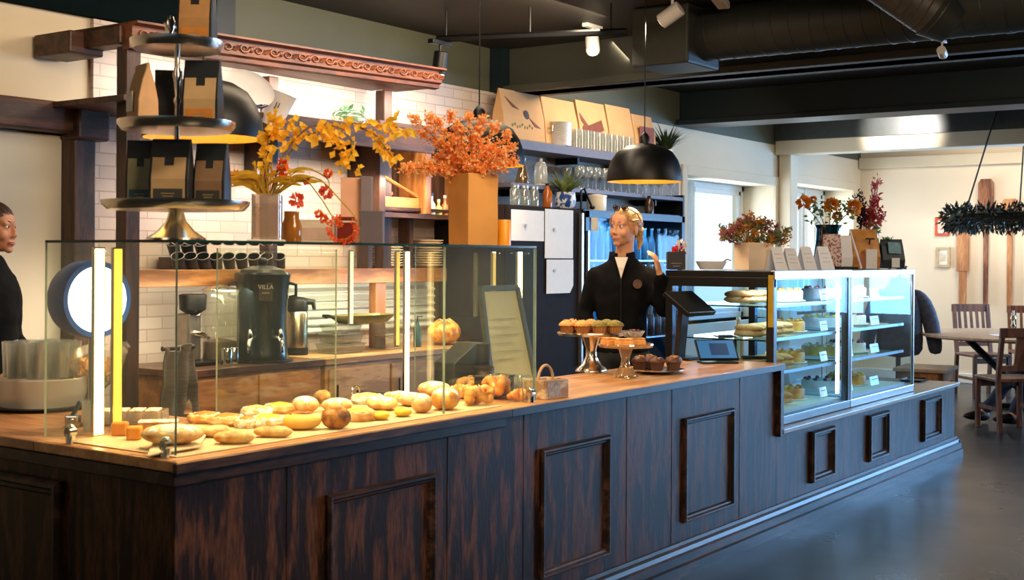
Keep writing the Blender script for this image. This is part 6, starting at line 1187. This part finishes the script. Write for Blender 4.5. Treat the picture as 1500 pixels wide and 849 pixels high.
p = topx(994, 3.50); k = kk(p); t = thing('single_flower', 'red and white flower in a slim vase beside the barista', 'vase', p, FACE); B().lathe([(0, 0), (6*k, 0), (7*k, 12*k), (4*k, 18*k), (3*k, 18*k), (5*k, 12*k), (0, .004)], n=20).build('vase_body', CUPG, t, smooth=True); iv = Matrix.Rotation(-FACE, 4, 'Z')
b = B(); bloom(b, Vector((0, 0, 26*k)), .045, 40); b.build('red_bloom', CRM, t); b = B(); bloom(b, Vector((0, 0, 36*k))+iv @ (cR*4*k), .035, 30); b.build('white_bloom', CARD, t); B().tube([(0, 0, 6*k), (0, 0, 28*k)], .003, 6).build('stem', GLF, t)
# ------------------------------------------------------------------ the far end of the room
CHW = WOOD('chair_walnut', (82, 46, 30), (128, 80, 54), .4, 'Z', 1.4, .3, .85); TABW = M('scrubbed_table', (190, 164, 138), .4, col2=(160, 132, 106), scale=4, stretch=(1, 6, 1))
pt = at(1512, 488, 12.7); TX, TY = pt.x, pt.y
t = thing('round_table', 'big round pale-topped dining table at the right edge', 'table', (TX, TY, 0)); B().lathe([(0, .715), (1.04, .715), (1.08, .73), (1.08, .75), (1.06, .755), (0, .755)], n=64).build('tabletop', TABW, t, smooth=True)
for a in (.3, 1.87, 3.44, 5.01): B().tube([(.12*math.cos(a), .12*math.sin(a), .2), (.62*math.cos(a), .62*math.sin(a), .70)], .035, 6).build('brace', BLACKM, t)
B().cyl((0, 0, .06), (0, 0, .72), .07, n=24).build('column', BLACKM, t, smooth=True); b = B()
for a in (0, PI/2): b.box((0, 0, .03), (1.0, .09, .05), rot=(0, 0, a+.4))
b.build('cross_foot', BLACKM, t, bevel=.01)
def chair(label, x, y, rz, slats, backh=.95):
    """seat at the origin, back towards local +Y"""
    t = thing('dining_chair', label, 'chair', (x, y, 0), rz, 'dining chairs at the round table'); w_, d = .44, .43
    B().box((0, 0, .455), (w_, d, .035)).build('seat', CHW, t, bevel=.01)
    for sx in (-1, 1):
        B().box((sx*(w_/2-.025), -d/2+.03, .22), (.04, .04, .44)).build('leg', CHW, t, bevel=.005); B().tube([(sx*(w_/2-.02), d/2+.02, 0), (sx*(w_/2-.02), d/2-.02, .46), (sx*(w_/2-.02), d/2+.06, backh)], .026, 4).build('leg', CHW, t)
        B().box((sx*(w_/2-.025), 0, .2), (.02, d-.06, .03)).build('stretcher', CHW, t)
    B().box((0, d/2+.06, backh-.03), (w_+.01, .028, .085)).build('top_rail', CHW, t, bevel=.006); B().box((0, d/2-.0, .56), (w_-.04, .024, .05)).build('lower_rail', CHW, t, bevel=.004); B().box((0, -d/2+.03, .4), (w_-.06, .02, .06)).build('front_rail', CHW, t)
    for s in slats: B().box((s[0], d/2+.028, (.58+backh-.06)/2), (s[1], .018, backh-.06-.58), rot=(-.16, 0, 0)).build('back_slat', CHW, t)
    return t
S5 = [(-.14+.07*i, .028) for i in range(5)]
p = at(1478, 560, 11.15); chair('dark wooden chair with a broad centre splat, its back to the viewer', p.x, p.y, FACE+PI+.1, [(0, .14)], .90)
p = at(1440, 480, 13.9); chair('brown slat-back chair behind the table under the wooden paddles', p.x, p.y, FACE+.15, S5, .99)
p = at(1512, 480, 14.3); chair('slat-back chair behind the brass candlestick on the table', p.x, p.y, FACE-.2, S5, .96)
p = at(1484, 480, 12.3); t = thing('brass_candlestick', 'small turned candlestick standing on the round table', 'candlestick', (p.x, p.y, .756)); B().lathe([(0, 0), (.05, 0), (.05, .01), (.015, .03), (.012, .08), (.025, .1), (.012, .12), (.012, .16), (.028, .17), (.02, .2), (0, .2)], n=22).build('stick_body', M('pewter', (170, 150, 120), .25, 1), t, smooth=True); B().cyl((0, 0, .2), (0, 0, .25), .011, n=14).build('candle', CHINA, t)
p = at(1466, 484, 12.4); tag(B().box((0, 0, .003), (.26, .18, .004), rot=(0, 0, .5)).build('menu_card', CARD), 'white menu card lying by the candlestick on the round table', 'card').location = (p.x, p.y, .756)
# hanging wreath ring
p = at(1512, 320, 12.6); t = thing('hanging_wreath', 'large dark evergreen wreath ring hung on cords over the table', 'wreath', p); R_ = .74
B().tube([(R_*math.cos(a), R_*math.sin(a), 0) for a in [2*PI*i/48 for i in range(48)]], .05, 8, closed=True).build('ring_core', M('wreath_core', (40, 40, 32), .8), t)
b = B()
for _ in range(2600):
    a = rnd(0, 2*PI); ph = rnd(0, 2*PI); r = rnd(.04, .11); c = Vector(((R_+r*math.cos(ph))*math.cos(a), (R_+r*math.cos(ph))*math.sin(a), r*math.sin(ph))); d = Vector((math.cos(a)*math.cos(ph), math.sin(a)*math.cos(ph), math.sin(ph)-.25))+rdir()*.8
    b.leaf(c, d, rdir(), rnd(.05, .1), rnd(.018, .03))
b.build('fir_sprigs', M('fir_green', (44, 58, 44), .6, col2=(24, 36, 32), scale=12), t)
for a, s in ((2.4, .5), (4.3, .5), (.4, .5)): B().tube([(R_*math.cos(a), R_*math.sin(a), .05), (R_*math.cos(a)*s, R_*math.sin(a)*s, ZC-p.z-.01)], .008, 6).build('cord', M('dark_cord', (52, 48, 40), .8), t)
# wooden bakers' peels on the far wall, pictures
PEEL = WOOD('peel_wood', (166, 108, 66), (206, 150, 102), .5, 'Z', 1, .3, .85); XW = XF-.06
def peel(label, px, py0, py1, w0, w1, split, mt=PEEL):
    c = on_x(px, py0, XW); e = on_x(px, py1, XW); k = (c-O).dot(cF)/FP; y = c.y; t = thing('wooden_peel', label, 'wooden peel', (XW, y, e.z), 0, 'wooden peels on the far wall'); H = c.z-e.z; zs = H*(1-split)
    rt_ = Matrix.Rotation(PI/2, 4, 'Z')
    B().prism([(-w0*k/2, zs), (w0*k/2, zs), (w0*k/2, H-.05), (w0*k/3, H), (-w0*k/3, H), (-w0*k/2, H-.05)], .03, xf=rt_).build('blade', mt, t, bevel=.006)
    B().prism([(-w1*k/2*.9, 0), (w1*k/2*.9, 0), (w1*k/2, .1), (w1*k/2, zs), (-w1*k/2, zs), (-w1*k/2, .1)], .025, xf=rt_).build('handle', mt, t, bevel=.006)
    B().cyl((-.0, 0, H-.07), (.055, 0, H-.07), .01).build('peg', BLACKM, t)
peel('broad pale paddle hanging lowest on the far wall', 1411, 318, 446, 18, 11, .62); peel('long peel with a dark square blade above the wreath', 1445, 262, 446, 22, 7, .3, WOOD('dark_peel', (96, 50, 36), (164, 110, 74), .5, 'Z', 1, .3, .85)); peel('slim pole with a short blade at the right of the far wall', 1480, 291, 450, 24, 8, .2)
def picture(label, px0, px1, py0, py1, fm, art):
    a = on_x(px0, py1, XF-.02); c = on_x(px1, py0, XF-.02); t = thing('picture_frame', label, 'picture', (XF-.02, (a.y+c.y)/2, (a.z+c.z)/2)); W_, H_ = abs(a.y-c.y)/2, (c.z-a.z)/2; b = B(); e = .03
    for (y0, y1, z0, z1) in ((-W_, W_, H_-e, H_), (-W_, W_, -H_, -H_+e), (-W_, -W_+e, -H_+e, H_-e), (W_-e, W_, -H_+e, H_-e)): b.bb((-.02, y0, z0), (.018, y1, z1))
    b.build('frame', fm, t); B().bb((-.004, -W_+e, -H_+e), (.017, W_-e, H_-e)).build('mount', CARD, t); B().box((-.006, 0, 0), (.004, W_*.8, H_*.8)).build('print', art, t)
picture('small orange-red framed picture on the far wall beside the wreath', 1370, 1391, 318, 345, M('orange_red_frame', (210, 84, 48), .5), M('faint_art', (226, 210, 190), .7, col2=(190, 170, 150), scale=20)); picture('small pale framed picture below the orange-red one on the far wall', 1371, 1392, 362, 391, M('sand_frame', (206, 184, 148), .5), M('faint_art2', (230, 218, 196), .7, col2=(206, 190, 166), scale=16))
# coat on a chair behind the case end, side table
p = at(1356, 545, 12.4); t = thing('side_table', 'low wooden side table past the far end of the counter', 'table', (p.x, p.y, 0), .1); B().box((0, 0, .43), (.62, .5, .035)).build('tabletop', TABW, t, bevel=.005); B().box((0, 0, .36), (.55, .43, .1)).build('apron', HONEY, t)
for sx in (-1, 1):
    for sy in (-1, 1): B().box((sx*.25, sy*.19, .205), (.05, .05, .41)).build('leg', HONEYZ, t)
p = at(1316, 470, 12.9); t = thing('coat_stand', 'dark wooden coat post standing behind the counter end', 'coat stand', (p.x, p.y, 0)); B().cyl((0, 0, .03), (0, 0, 1.42), .025, n=16).build('post', OLDW, t); B().lathe([(0, 0), (.18, 0), (.16, .03), (.03, .05), (0, .05)], n=28).build('foot', OLDW, t, smooth=True)
for a in (0, 2.1, 4.2): B().tube([(0, 0, 1.36), (.08*math.cos(a), .08*math.sin(a), 1.38), (.11*math.cos(a), .11*math.sin(a), 1.43)], .012, 8).build('hook', OLDW, t)
JKT = M('navy_check_cloth', (44, 52, 70), .8, col2=(78, 78, 92), scale=30); tj = thing('jacket', 'navy checked jacket with hanging sleeves behind the far case end', 'jacket', (p.x, p.y, 0), FACE)
def ring(c, rx, ry, n=20, rz=0): return [(c[0]+rx*math.cos(2*PI*i/n), c[1]+ry*math.sin(2*PI*i/n), c[2]+rz*math.cos(2*PI*i/n)) for i in range(n)]
B().loft([ring((.0, -.04, .62), .25, .13), ring((.0, -.04, .8), .24, .14), ring((0, -.04, 1.05), .23, .13), ring((0, -.03, 1.25), .21, .12), ring((0, -.02, 1.36), .13, .09), ring((0, 0, 1.4), .07, .06)]).build('jacket_body', JKT, tj, smooth=True, sub=1)
for s in (-1, 1): B().loft([ring((s*.36, -.06, .66), .06, .06), ring((s*.35, -.08, .75), .075, .075), ring((s*.31, -.08, 1.0), .085, .085), ring((s*.23, -.04, 1.24), .09, .08), ring((s*.14, -.02, 1.33), .06, .06)]).build('sleeve', JKT, tj, smooth=True, sub=1)
b = B(); b.loft([ring((0, -.01, 1.36), .1, .08), ring((0, -.02, 1.44), .09, .08), ring((0, -.02, 1.44), .075, .06), ring((0, -.01, 1.37), .08, .06)], caps=False); b.build('collar', M('slate_collar', (66, 80, 96), .8), tj, smooth=True); tj.location.z = -.13
p = on_z(1352, 560, ZL); t = thing('black_tray', 'small black tray on the ledge past the far case', 'tray', (p.x+.1, p.y+.1, ZL+.001), .1); B().loft([[(-q, -q*.6, z), (q, -q*.6, z), (q, q*.6, z), (-q, q*.6, z)] for q, z in ((.12, 0), (.14, .016), (.13, .016), (.115, .005))]).build('tray_body', BLACKM, t, bevel=.002)
# ------------------------------------------------------------------ people
def skinmat(name, col, flush):
    return M(name, col, .5, col2=flush, scale=9, contrast=(.35, .8), spec=.4)
TXC = bpy.data.textures.new('cloth_folds', 'CLOUDS'); TXC.noise_scale = .11
def fuse(o, vox, smooth=4, folds=0):
    md = o.modifiers.new('remesh', 'REMESH'); md.mode = 'VOXEL'; md.voxel_size = vox; md.use_smooth_shade = True
    if folds: d = o.modifiers.new('folds', 'DISPLACE'); d.texture = TXC; d.strength = folds; d.mid_level = .5; d.texture_coords = 'LOCAL'
    s = o.modifiers.new('relax', 'SMOOTH'); s.iterations = smooth; s.factor = .5; return o
def limb(b, pts, rs, n=14, sub=6):
    pts = [Vector(p) for p in pts]; P = []; R = []
    for i in range(len(pts)-1):
        for j in range(sub):
            u = j/sub; P.append(pts[i].lerp(pts[i+1], u)); R.append(rs[i]*(1-u)+rs[i+1]*u)
    P.append(pts[-1]); R.append(rs[-1]); b.tube(P, R, n)
    for p, r in zip(pts, rs): b.ell(p, (r, r, r), nu=12, nv=8)
def hand(b, w, d, nrm, side, curl=.5):
    """wrist w, pointing d, palm facing nrm; four fingers of unequal length and a thumb from the side of the palm"""
    w, d, nrm = Vector(w), Vector(d).normalized(), Vector(nrm).normalized(); s = d.cross(nrm).normalized()*side; nrm = s.cross(d).normalized()*side
    fr = Matrix((s, d, nrm)).transposed().to_4x4(); b.ell(w+d*.05, (.036, .05, .015), rot=fr, nu=14, nv=10); b.ell(w+d*.012, (.026, .03, .018), rot=fr, nu=12, nv=8)
    for i, (x, L_, r) in enumerate(((.027, .068, .0085), (.0095, .076, .009), (-.009, .071, .0085), (-.026, .056, .0075))):
        p = w+d*.088+s*x; q = d.copy(); pts = [p-d*.03, p]; rs = [r, r]
        for k, f in enumerate((.42, .32, .26)):
            q = (Matrix.Rotation(curl*(.5+.45*k)*side, 3, s) @ q) if False else (q+nrm*curl*(.55+.3*k)).normalized(); p = p+q*L_*f; pts.append(p); rs.append(r*(.95-.1*k))
        b.tube(pts, rs, 8); b.ell(pts[-1], (rs[-1],)*3, nu=8, nv=6)
    p = w+d*.025+s*.03; pts = [p-s*.012, p+s*.012+d*.012+nrm*.006, p+s*.026+d*.034+nrm*.014, p+s*.026+d*.058+nrm*.02]; b.tube(pts, [.012, .0115, .0095, .0075], 8); b.ell(pts[-1], (.0075,)*3, nu=8, nv=6)
def head_shapes(b, T):
    def e(c, r, rot=None):
        b.ell((0, 0, 0), r, rot=T @ Matrix.Translation(c) @ (Euler(rot).to_matrix().to_4x4() if rot else Matrix()), nu=20, nv=14)
    e((0, .018, .032), (.074, .094, .082)); e((0, -.028, -.026), (.062, .060, .070)); e((0, -.036, -.066), (.043, .046, .037)); e((0, -.070, -.094), (.022, .018, .017)); e((0, -.052, .045), (.058, .038, .045))
    for s in (-1, 1): e((s*.037, -.062, -.028), (.025, .022, .028)); e((s*.078, .012, -.008), (.008, .018, .030), (0, 0, s*.3)); e((s*.009, -.096, -.036), (.0075, .009, .0065)); e((s*.026, -.074, .026), (.024, .014, .008)); e((s*.037, -.02, -.058), (.017, .034, .026))
    e((0, -.088, .010), (.0075, .013, .028), (.22, 0, 0)); e((0, -.102, -.029), (.0095, .0115, .0095)); e((0, -.094, -.014), (.008, .012, .020), (.3, 0, 0))
    e((0, -.084, -.062), (.026, .011, .007)); e((0, -.081, -.073), (.021, .011, .008))
    for s in (-1, 1): e((s*.030, -.0745, .0135), (.0145, .012, .0055)); e((s*.030, -.0745, .0015), (.0135, .011, .004))
def person(label, loc, rotz, head, hturn, htilt, neckb, arms, legs, torso, skin, cloth, trousers, hair, build_hair, hroll=0):
    t = thing('person', label, 'person', loc, rotz)
    T = Matrix.Translation(head) @ Matrix.Rotation(hturn, 4, 'Z') @ Matrix.Rotation(hroll, 4, 'Y') @ Matrix.Rotation(htilt, 4, 'X')
    b = B(); head_shapes(b, T)
    limb(b, [T @ Vector((0, .026, -.05)), Vector(neckb)], [.048, .056])
    b.loft([ring(c, rx-.012, ry-.012, 24) for c, rx, ry in torso])
    for a in arms:
        limb(b, [a['s'], a['e'], a['w']], [.044, .032, .024]); hand(b, a['w'], a['d'], a['n'], a['side'], a.get('curl', .4))
    for l in legs: limb(b, l[:3], [.075, .05, .036]) 
    body = fuse(b.build('body', skin, t, smooth=True), .005, 7)
    # clothing
    b = B(); b.loft([ring(c, rx, ry, 28) for c, rx, ry in torso])
    for a in arms:
        w = Vector(a['w']); e_ = Vector(a['e']); limb(b, [a['s'], a['e'], w+(e_-w)*.08], [.060, .052, .040])
    jk = fuse(b.build('jacket', cloth, t, smooth=True), .011, 6, .028)
    b = B()
    for l in legs: limb(b, [l[0], l[1], Vector(l[2])+(Vector(l[1])-Vector(l[2]))*.1], [.092, .068, .055])
    c0 = torso[0]; b.ell((c0[0][0], c0[0][1], c0[0][2]), (c0[1]*.98, c0[2]*1.0, .12)); fuse(b.build('trousers', trousers, t, smooth=True), .013, 6, .03)
    for l in legs:
        a = Vector(l[2]); kd = (0, -1, 0); kd = Vector(kd).normalized(); ang = math.atan2(kd.x, -kd.y)
        B().ell((0, 0, 0), (.045, .13, .05), nu=18, nv=12, fn=lambda p: Vector((p.x*(1-.15*p.y), p.y, max(p.z, -.8)*(1+.35*p.y))), rot=Matrix.Translation(a+kd*.06+Vector((0, 0, -.03))) @ Matrix.Rotation(ang, 4, 'Z')).build('shoe', BLACKM, t, smooth=True)
    EYEW = M('eye_white', (236, 232, 226), .2, var=.02); IRIS = M('iris', (60, 74, 84), .15); LIP = M('lip_rose', (196, 112, 100), .45); BROW = M('brow_'+hair.name, tuple(int(255*x) for x in (.36, .26, .16)), .8)
    for s in (-1, 1):
        ey = B().ell((0, 0, 0), (.0118, .0105, .0085), rot=T @ Matrix.Translation((s*.030, -.0775, .0075)), nu=14, nv=10).build('eye', EYEW, t, smooth=True)
        B().ell((0, 0, 0), (.0055, .0035, .0058), rot=T @ Matrix.Translation((s*.030, -.0862, .0075)), nu=12, nv=8).build('iris', IRIS, ey, smooth=True)
        b = B(); b.tube([T @ Vector((s*(.015+.0085*i), -.0895+.0012*i+.0013*i*i, .0295+.005*math.sin(i*.75))) for i in range(5)], [.0012, .002, .0021, .0018, .0009], 6); b.build('eyebrow', BROW, t, smooth=True)
        b = B(); b.tube([T @ Vector((s*(.0185+.0058*i), -.0862+.0008*(i-1.6)**2+.0006*i, .0115+.0048*math.sin(PI*i/4))) for i in range(5)], [.0007, .0013, .0015, .0014, .0008], 6); b.build('eyelid', BROW, t, smooth=True)
    b = B()
    for zz, r, up in ((-.0625, .0034, .0046), (-.0695, .0040, .0056)): b.tube([T @ Vector((x*.0054, -.0938+.00048*x*x, zz+up*(x*x/25.)-.0008*(abs(x) < 1))) for x in range(-5, 6)], [r*(1-(x/6.2)**2) for x in range(-5, 6)], 8)
    b.build('lips', LIP, t, smooth=True)
    build_hair(t, T); return t, T
HC = Vector((0, .02, .036)); HR = Vector((.083, .105, .090))
def hair_cap(b, T, grow=1.0, front=.10, low=-.55):
    def fn(p):
        line = front+.30*max(0, -p.y-.3)-.9*max(0, abs(p.x)-.55)*(1 if p.y < -.2 else 0)
        off = (p.y < -.05 and p.z < line) or p.z < low or (abs(p.x) > .6 and -.42 < p.y < .22 and p.z < -.15) or (p.y < -.42 and p.z < front)
        wv = 1+.012*math.sin(22*math.atan2(p.x, -p.y+.2)+3*p.z)
        return p*(.86 if off else wv)
    b.ell((0, 0, 0), tuple(HR*grow), nu=72, nv=44, fn=fn, rot=T @ Matrix.Translation(HC))
def strands(b, T, n, r0=.0024, grow=1.015):
    bk = Vector((0, 1, -.35)).normalized()
    for i in range(n):
        a = -1.5+3.0*i/(n-1)+rnd(-.03, .03); z0 = .34-.22*abs(a)+rnd(-.03, .03)
        f = Vector((math.sin(a), -math.cos(a), z0)).normalized(); ang = f.angle(bk); pts = []
        ax = f.cross(bk); ax = (ax+Vector((rnd(-.1, .1), 0, 0)))
        if abs(a) < .9: f2 = Vector((f.x*.8, f.y*.2, 1)).normalized()
        else: f2 = Vector((f.x*1.2, .1, .35)).normalized()
        for k in range(13):
            u = k/12; q = (f*(1-u)**2+f2*2*u*(1-u)+bk*u*u).normalized()*(grow+rnd(-.004, .008)); pts.append(T @ (HC+Vector((q.x*HR.x, q.y*HR.y, q.z*HR.z))))
        b.tube(pts, [r0*(.5+.8*math.sin(PI*(.15+.7*k/12))) for k in range(13)], 6)
SK1 = skinmat('fair_skin', (230, 174, 136), (220, 148, 112)); SK2 = skinmat('warm_skin', (206, 150, 118), (190, 120, 92))
JK = M('black_fleece', (12, 13, 16), .85, var=.15, scale=30, spec=.15); JK2 = M('black_jumper', (10, 12, 15), .85, var=.15, scale=30, spec=.15); TRB = M('black_trousers', (24, 25, 29), .8); JEAN = M('navy_denim', (40, 54, 84), .85, var=.2, scale=40); BLUJ = M('blue_jumper', (38, 70, 140), .85)
BLON = M('blond_hair', (222, 184, 124), .5, col2=(168, 122, 70), scale=70, stretch=(1, .25, 1), bump=.4); DKH = M('dark_brown_hair', (46, 30, 22), .5, col2=(74, 50, 36), scale=60)
def hair_blond(t, T):
    b = B(); hair_cap(b, T, 1.0, .16, -.5); strands(b, T, 56); h = b.build('hair', BLON, t, smooth=True)
    b = B(); b.ell((0, 0, 0), (.035, .032, .04), rot=T @ Matrix.Translation((0, .135, -.005)), nu=16, nv=12); b.tube([T @ Vector(p) for p in ((0, .14, -.02), (.01, .15, -.07), (.015, .13, -.12))], [.026, .02, .006], 10); b.build('ponytail', BLON, h, smooth=True)
    b = B()
    for s in (-1, 1):
        b = B()
        for k in range(2): b.tube([T @ Vector(p) for p in ((s*(.05+.006*k), -.072, .078), (s*(.071+.004*k), -.052-.004*k, .03), (s*.077, -.036+.008*k, -.02), (s*.074, -.028+.008*k, -.055))], [.0022, .0028, .0022, .001], 6)
        b.build('loose_strand', BLON, h, smooth=True)
    b = B(); 
    for s in (-1, 1): b.tube([T @ Vector((s*.032+.024*math.cos(a), -.058-.01*math.sin(a), .118+.014*math.sin(a))) for a in [2*PI*i/18 for i in range(18)]], .003, 6, closed=True); b.tube([T @ Vector(p) for p in ((s*.056, -.055, .118), (s*.082, .0, .09), (s*.085, .04, .05))], .0025, 6)
    g = b.build('sunglasses_frame', M('tortoise', (70, 44, 34), .25), t, smooth=True)
    for s in (-1, 1): B().ell((0, 0, 0), (.023, .004, .014), rot=T @ Matrix.Translation((s*.032, -.058, .118)) @ Matrix.Rotation(-.6, 4, 'X'), nu=14, nv=8).build('lens', M('dark_lens', (50, 40, 36), .1), g, smooth=True)
pw_ = at(911, 376, 7.52); kW = .004
W_torso = [((0, .01, .93), .165, .115), ((0, .01, 1.02), .15, .11), ((0, .0, 1.12), .145, .105), ((0, -.005, 1.25), .165, .115), ((0, 0, 1.35), .178, .112), ((0, .01, 1.41), .172, .098), ((0, .012, 1.445), .14, .085), ((0, .015, 1.475), .10, .074), ((0, .018, 1.505), .07, .062)]
W_arms = [dict(s=(-.158, .01, 1.385), e=(-.225, .03, 1.17), w=(-.185, -.05, .96), d=(.1, -.3, -1), n=(1, -.2, 0), side=1, curl=.4), dict(s=(.158, .01, 1.385), e=(.245, -.05, 1.20), w=(.225, -.15, 1.40), d=(-.25, -.1, 1), n=(-.9, .3, -.1), side=-1, curl=.55)]
W_legs = [[(-.085, .01, .9), (-.09, -.01, .5), (-.09, .02, .1)], [(.085, .01, .9), (.09, -.01, .5), (.09, .02, .1)]]
wt, WT = person('blond woman in a black zip jacket standing behind the counter, looking left', (pw_.x, pw_.y, 0), FACE-.12, (.018, -.02, 1.672), -.62, -.05, (0, .015, 1.47), W_arms, W_legs, W_torso, SK1, JK, TRB, BLON, hair_blond, .06)
b = B(); n = 26
for s in (-1, 1): b.loft([[(s*(.012+.028*u+.0), -.085-.01*u+.05*u*u, 1.40+.135*u+dz) for dz in (0, .0)] for u in (0, 1)]) if False else None
R_ = []
for u, (r, z, y) in enumerate(((.078, 1.47, .012), (.074, 1.50, .016), (.07, 1.535, .022))):
    R_.append([(r*math.sin(a), y-r*.92*math.cos(a), z-.03*max(0, math.cos(a))**2*(1-u*.3)) for a in [.38+(2*PI-.76)*i/n for i in range(n+1)]])
vs = [p for r in R_ for p in r]; fs = [(j*(n+1)+i, j*(n+1)+i+1, (j+1)*(n+1)+i+1, (j+1)*(n+1)+i) for j in range(2) for i in range(n)]
b.add(vs, fs); b.build('jacket_collar', JK, wt, smooth=True, solid=.012)
b = B(); b.add([(-.038, -.082, 1.50), (.038, -.082, 1.50), (.0, -.131, 1.375), (-.018, -.118, 1.44), (.018, -.118, 1.44)], [(0, 3, 4, 1), (3, 2, 4)]); b.build('white_tee', M('white_tee', (236, 224, 212), .8, var=.03), wt, solid=.01)
b = B(); b.tube([(0, -.125, 1.38), (0, -.131, 1.3), (.0, -.126, 1.16), (0, -.122, 1.05)], .0035, 6); b.build('zip', M('dark_zip', (60, 58, 56), .3, .6), wt)
B().cyl((.095, -.118, 1.345), (.096, -.128, 1.346), .027, n=24).build('chest_badge', M('brown_emblem', (110, 70, 52), .7, col2=(60, 44, 40), scale=60), wt)
def hair_dark(t, T):
    b = B(); hair_cap(b, T, 1.03, .20, -.75); strands(b, T, 50, .0024, 1.045); h = b.build('hair', DKH, t, smooth=True); B().ell((0, 0, 0), (.05, .045, .05), rot=T @ Matrix.Translation((0, .12, -.01)), nu=16, nv=12).build('hair_bun', DKH, h, smooth=True)
pl_ = at(-18, 376, 5.75)
L_torso = [((0, .01, .90), .17, .125), ((0, .01, 1.0), .16, .12), ((0, .0, 1.1), .155, .12), ((0, -.01, 1.22), .17, .135), ((0, 0, 1.33), .178, .125), ((0, .01, 1.40), .172, .105), ((0, .012, 1.44), .14, .09), ((0, .015, 1.47), .10, .078), ((0, .018, 1.495), .064, .062)]
L_arms = [dict(s=(-.158, .01, 1.37), e=(-.2, -.0, 1.10), w=(-.17, -.14, .95), d=(.2, -.9, -.3), n=(.8, 0, -.4), side=1), dict(s=(.158, .01, 1.37), e=(.2, .0, 1.10), w=(.17, -.16, .97), d=(-.2, -.9, -.2), n=(-.8, 0, -.4), side=-1)]
L_legs = [[(-.085, .01, .87), (-.09, -.01, .48), (-.09, .02, .1)], [(.085, .01, .87), (.09, -.01, .48), (.09, .02, .1)]]
person('dark-haired person in a black jumper at the left edge, seen in profile', (pl_.x, pl_.y, 0), FACE+1.40, (0, -.03, 1.612), .06, -.02, (0, .015, 1.42), L_arms, L_legs, L_torso, SK2, JK2, TRB, DKH, hair_dark)
# seated guest at the right edge, mostly behind the chair
pg_ = at(1575, 376, 11.62)
G_torso = [((0, .05, .53), .17, .13), ((0, .04, .64), .16, .125), ((0, .02, .78), .165, .125), ((0, 0, .93), .19, .125), ((0, -.01, 1.02), .175, .10), ((0, -.01, 1.06), .11, .08), ((0, -.01, 1.09), .066, .062)]
G_arms = [dict(s=(-.17, -.01, .99), e=(-.24, -.12, .80), w=(-.10, -.33, .80), d=(.5, -.8, 0), n=(0, 0, -1), side=1, curl=.3), dict(s=(.17, -.01, .99), e=(.24, -.12, .80), w=(.10, -.33, .80), d=(-.5, -.8, 0), n=(0, 0, -1), side=-1, curl=.3)]
G_legs = [[(-.09, .0, .53), (-.12, -.44, .52), (-.12, -.82, .09), (0, -1, 0)], [(.09, .0, .53), (.12, -.44, .53), (.13, -.66, .09), (0, -1, 0)]]
person('seated guest in a blue jumper and jeans at the right edge, legs stretched left', (pg_.x, pg_.y, 0), FACE-PI/2+.1, (0, -.05, 1.25), 0, -.15, (0, -.01, 1.06), G_arms, G_legs, G_torso, SK2, BLUJ, JEAN, DKH, hair_dark)
chair('dining chair under the seated guest in blue at the right edge', pg_.x+.0, pg_.y, FACE-PI/2+.1, S5, .93)
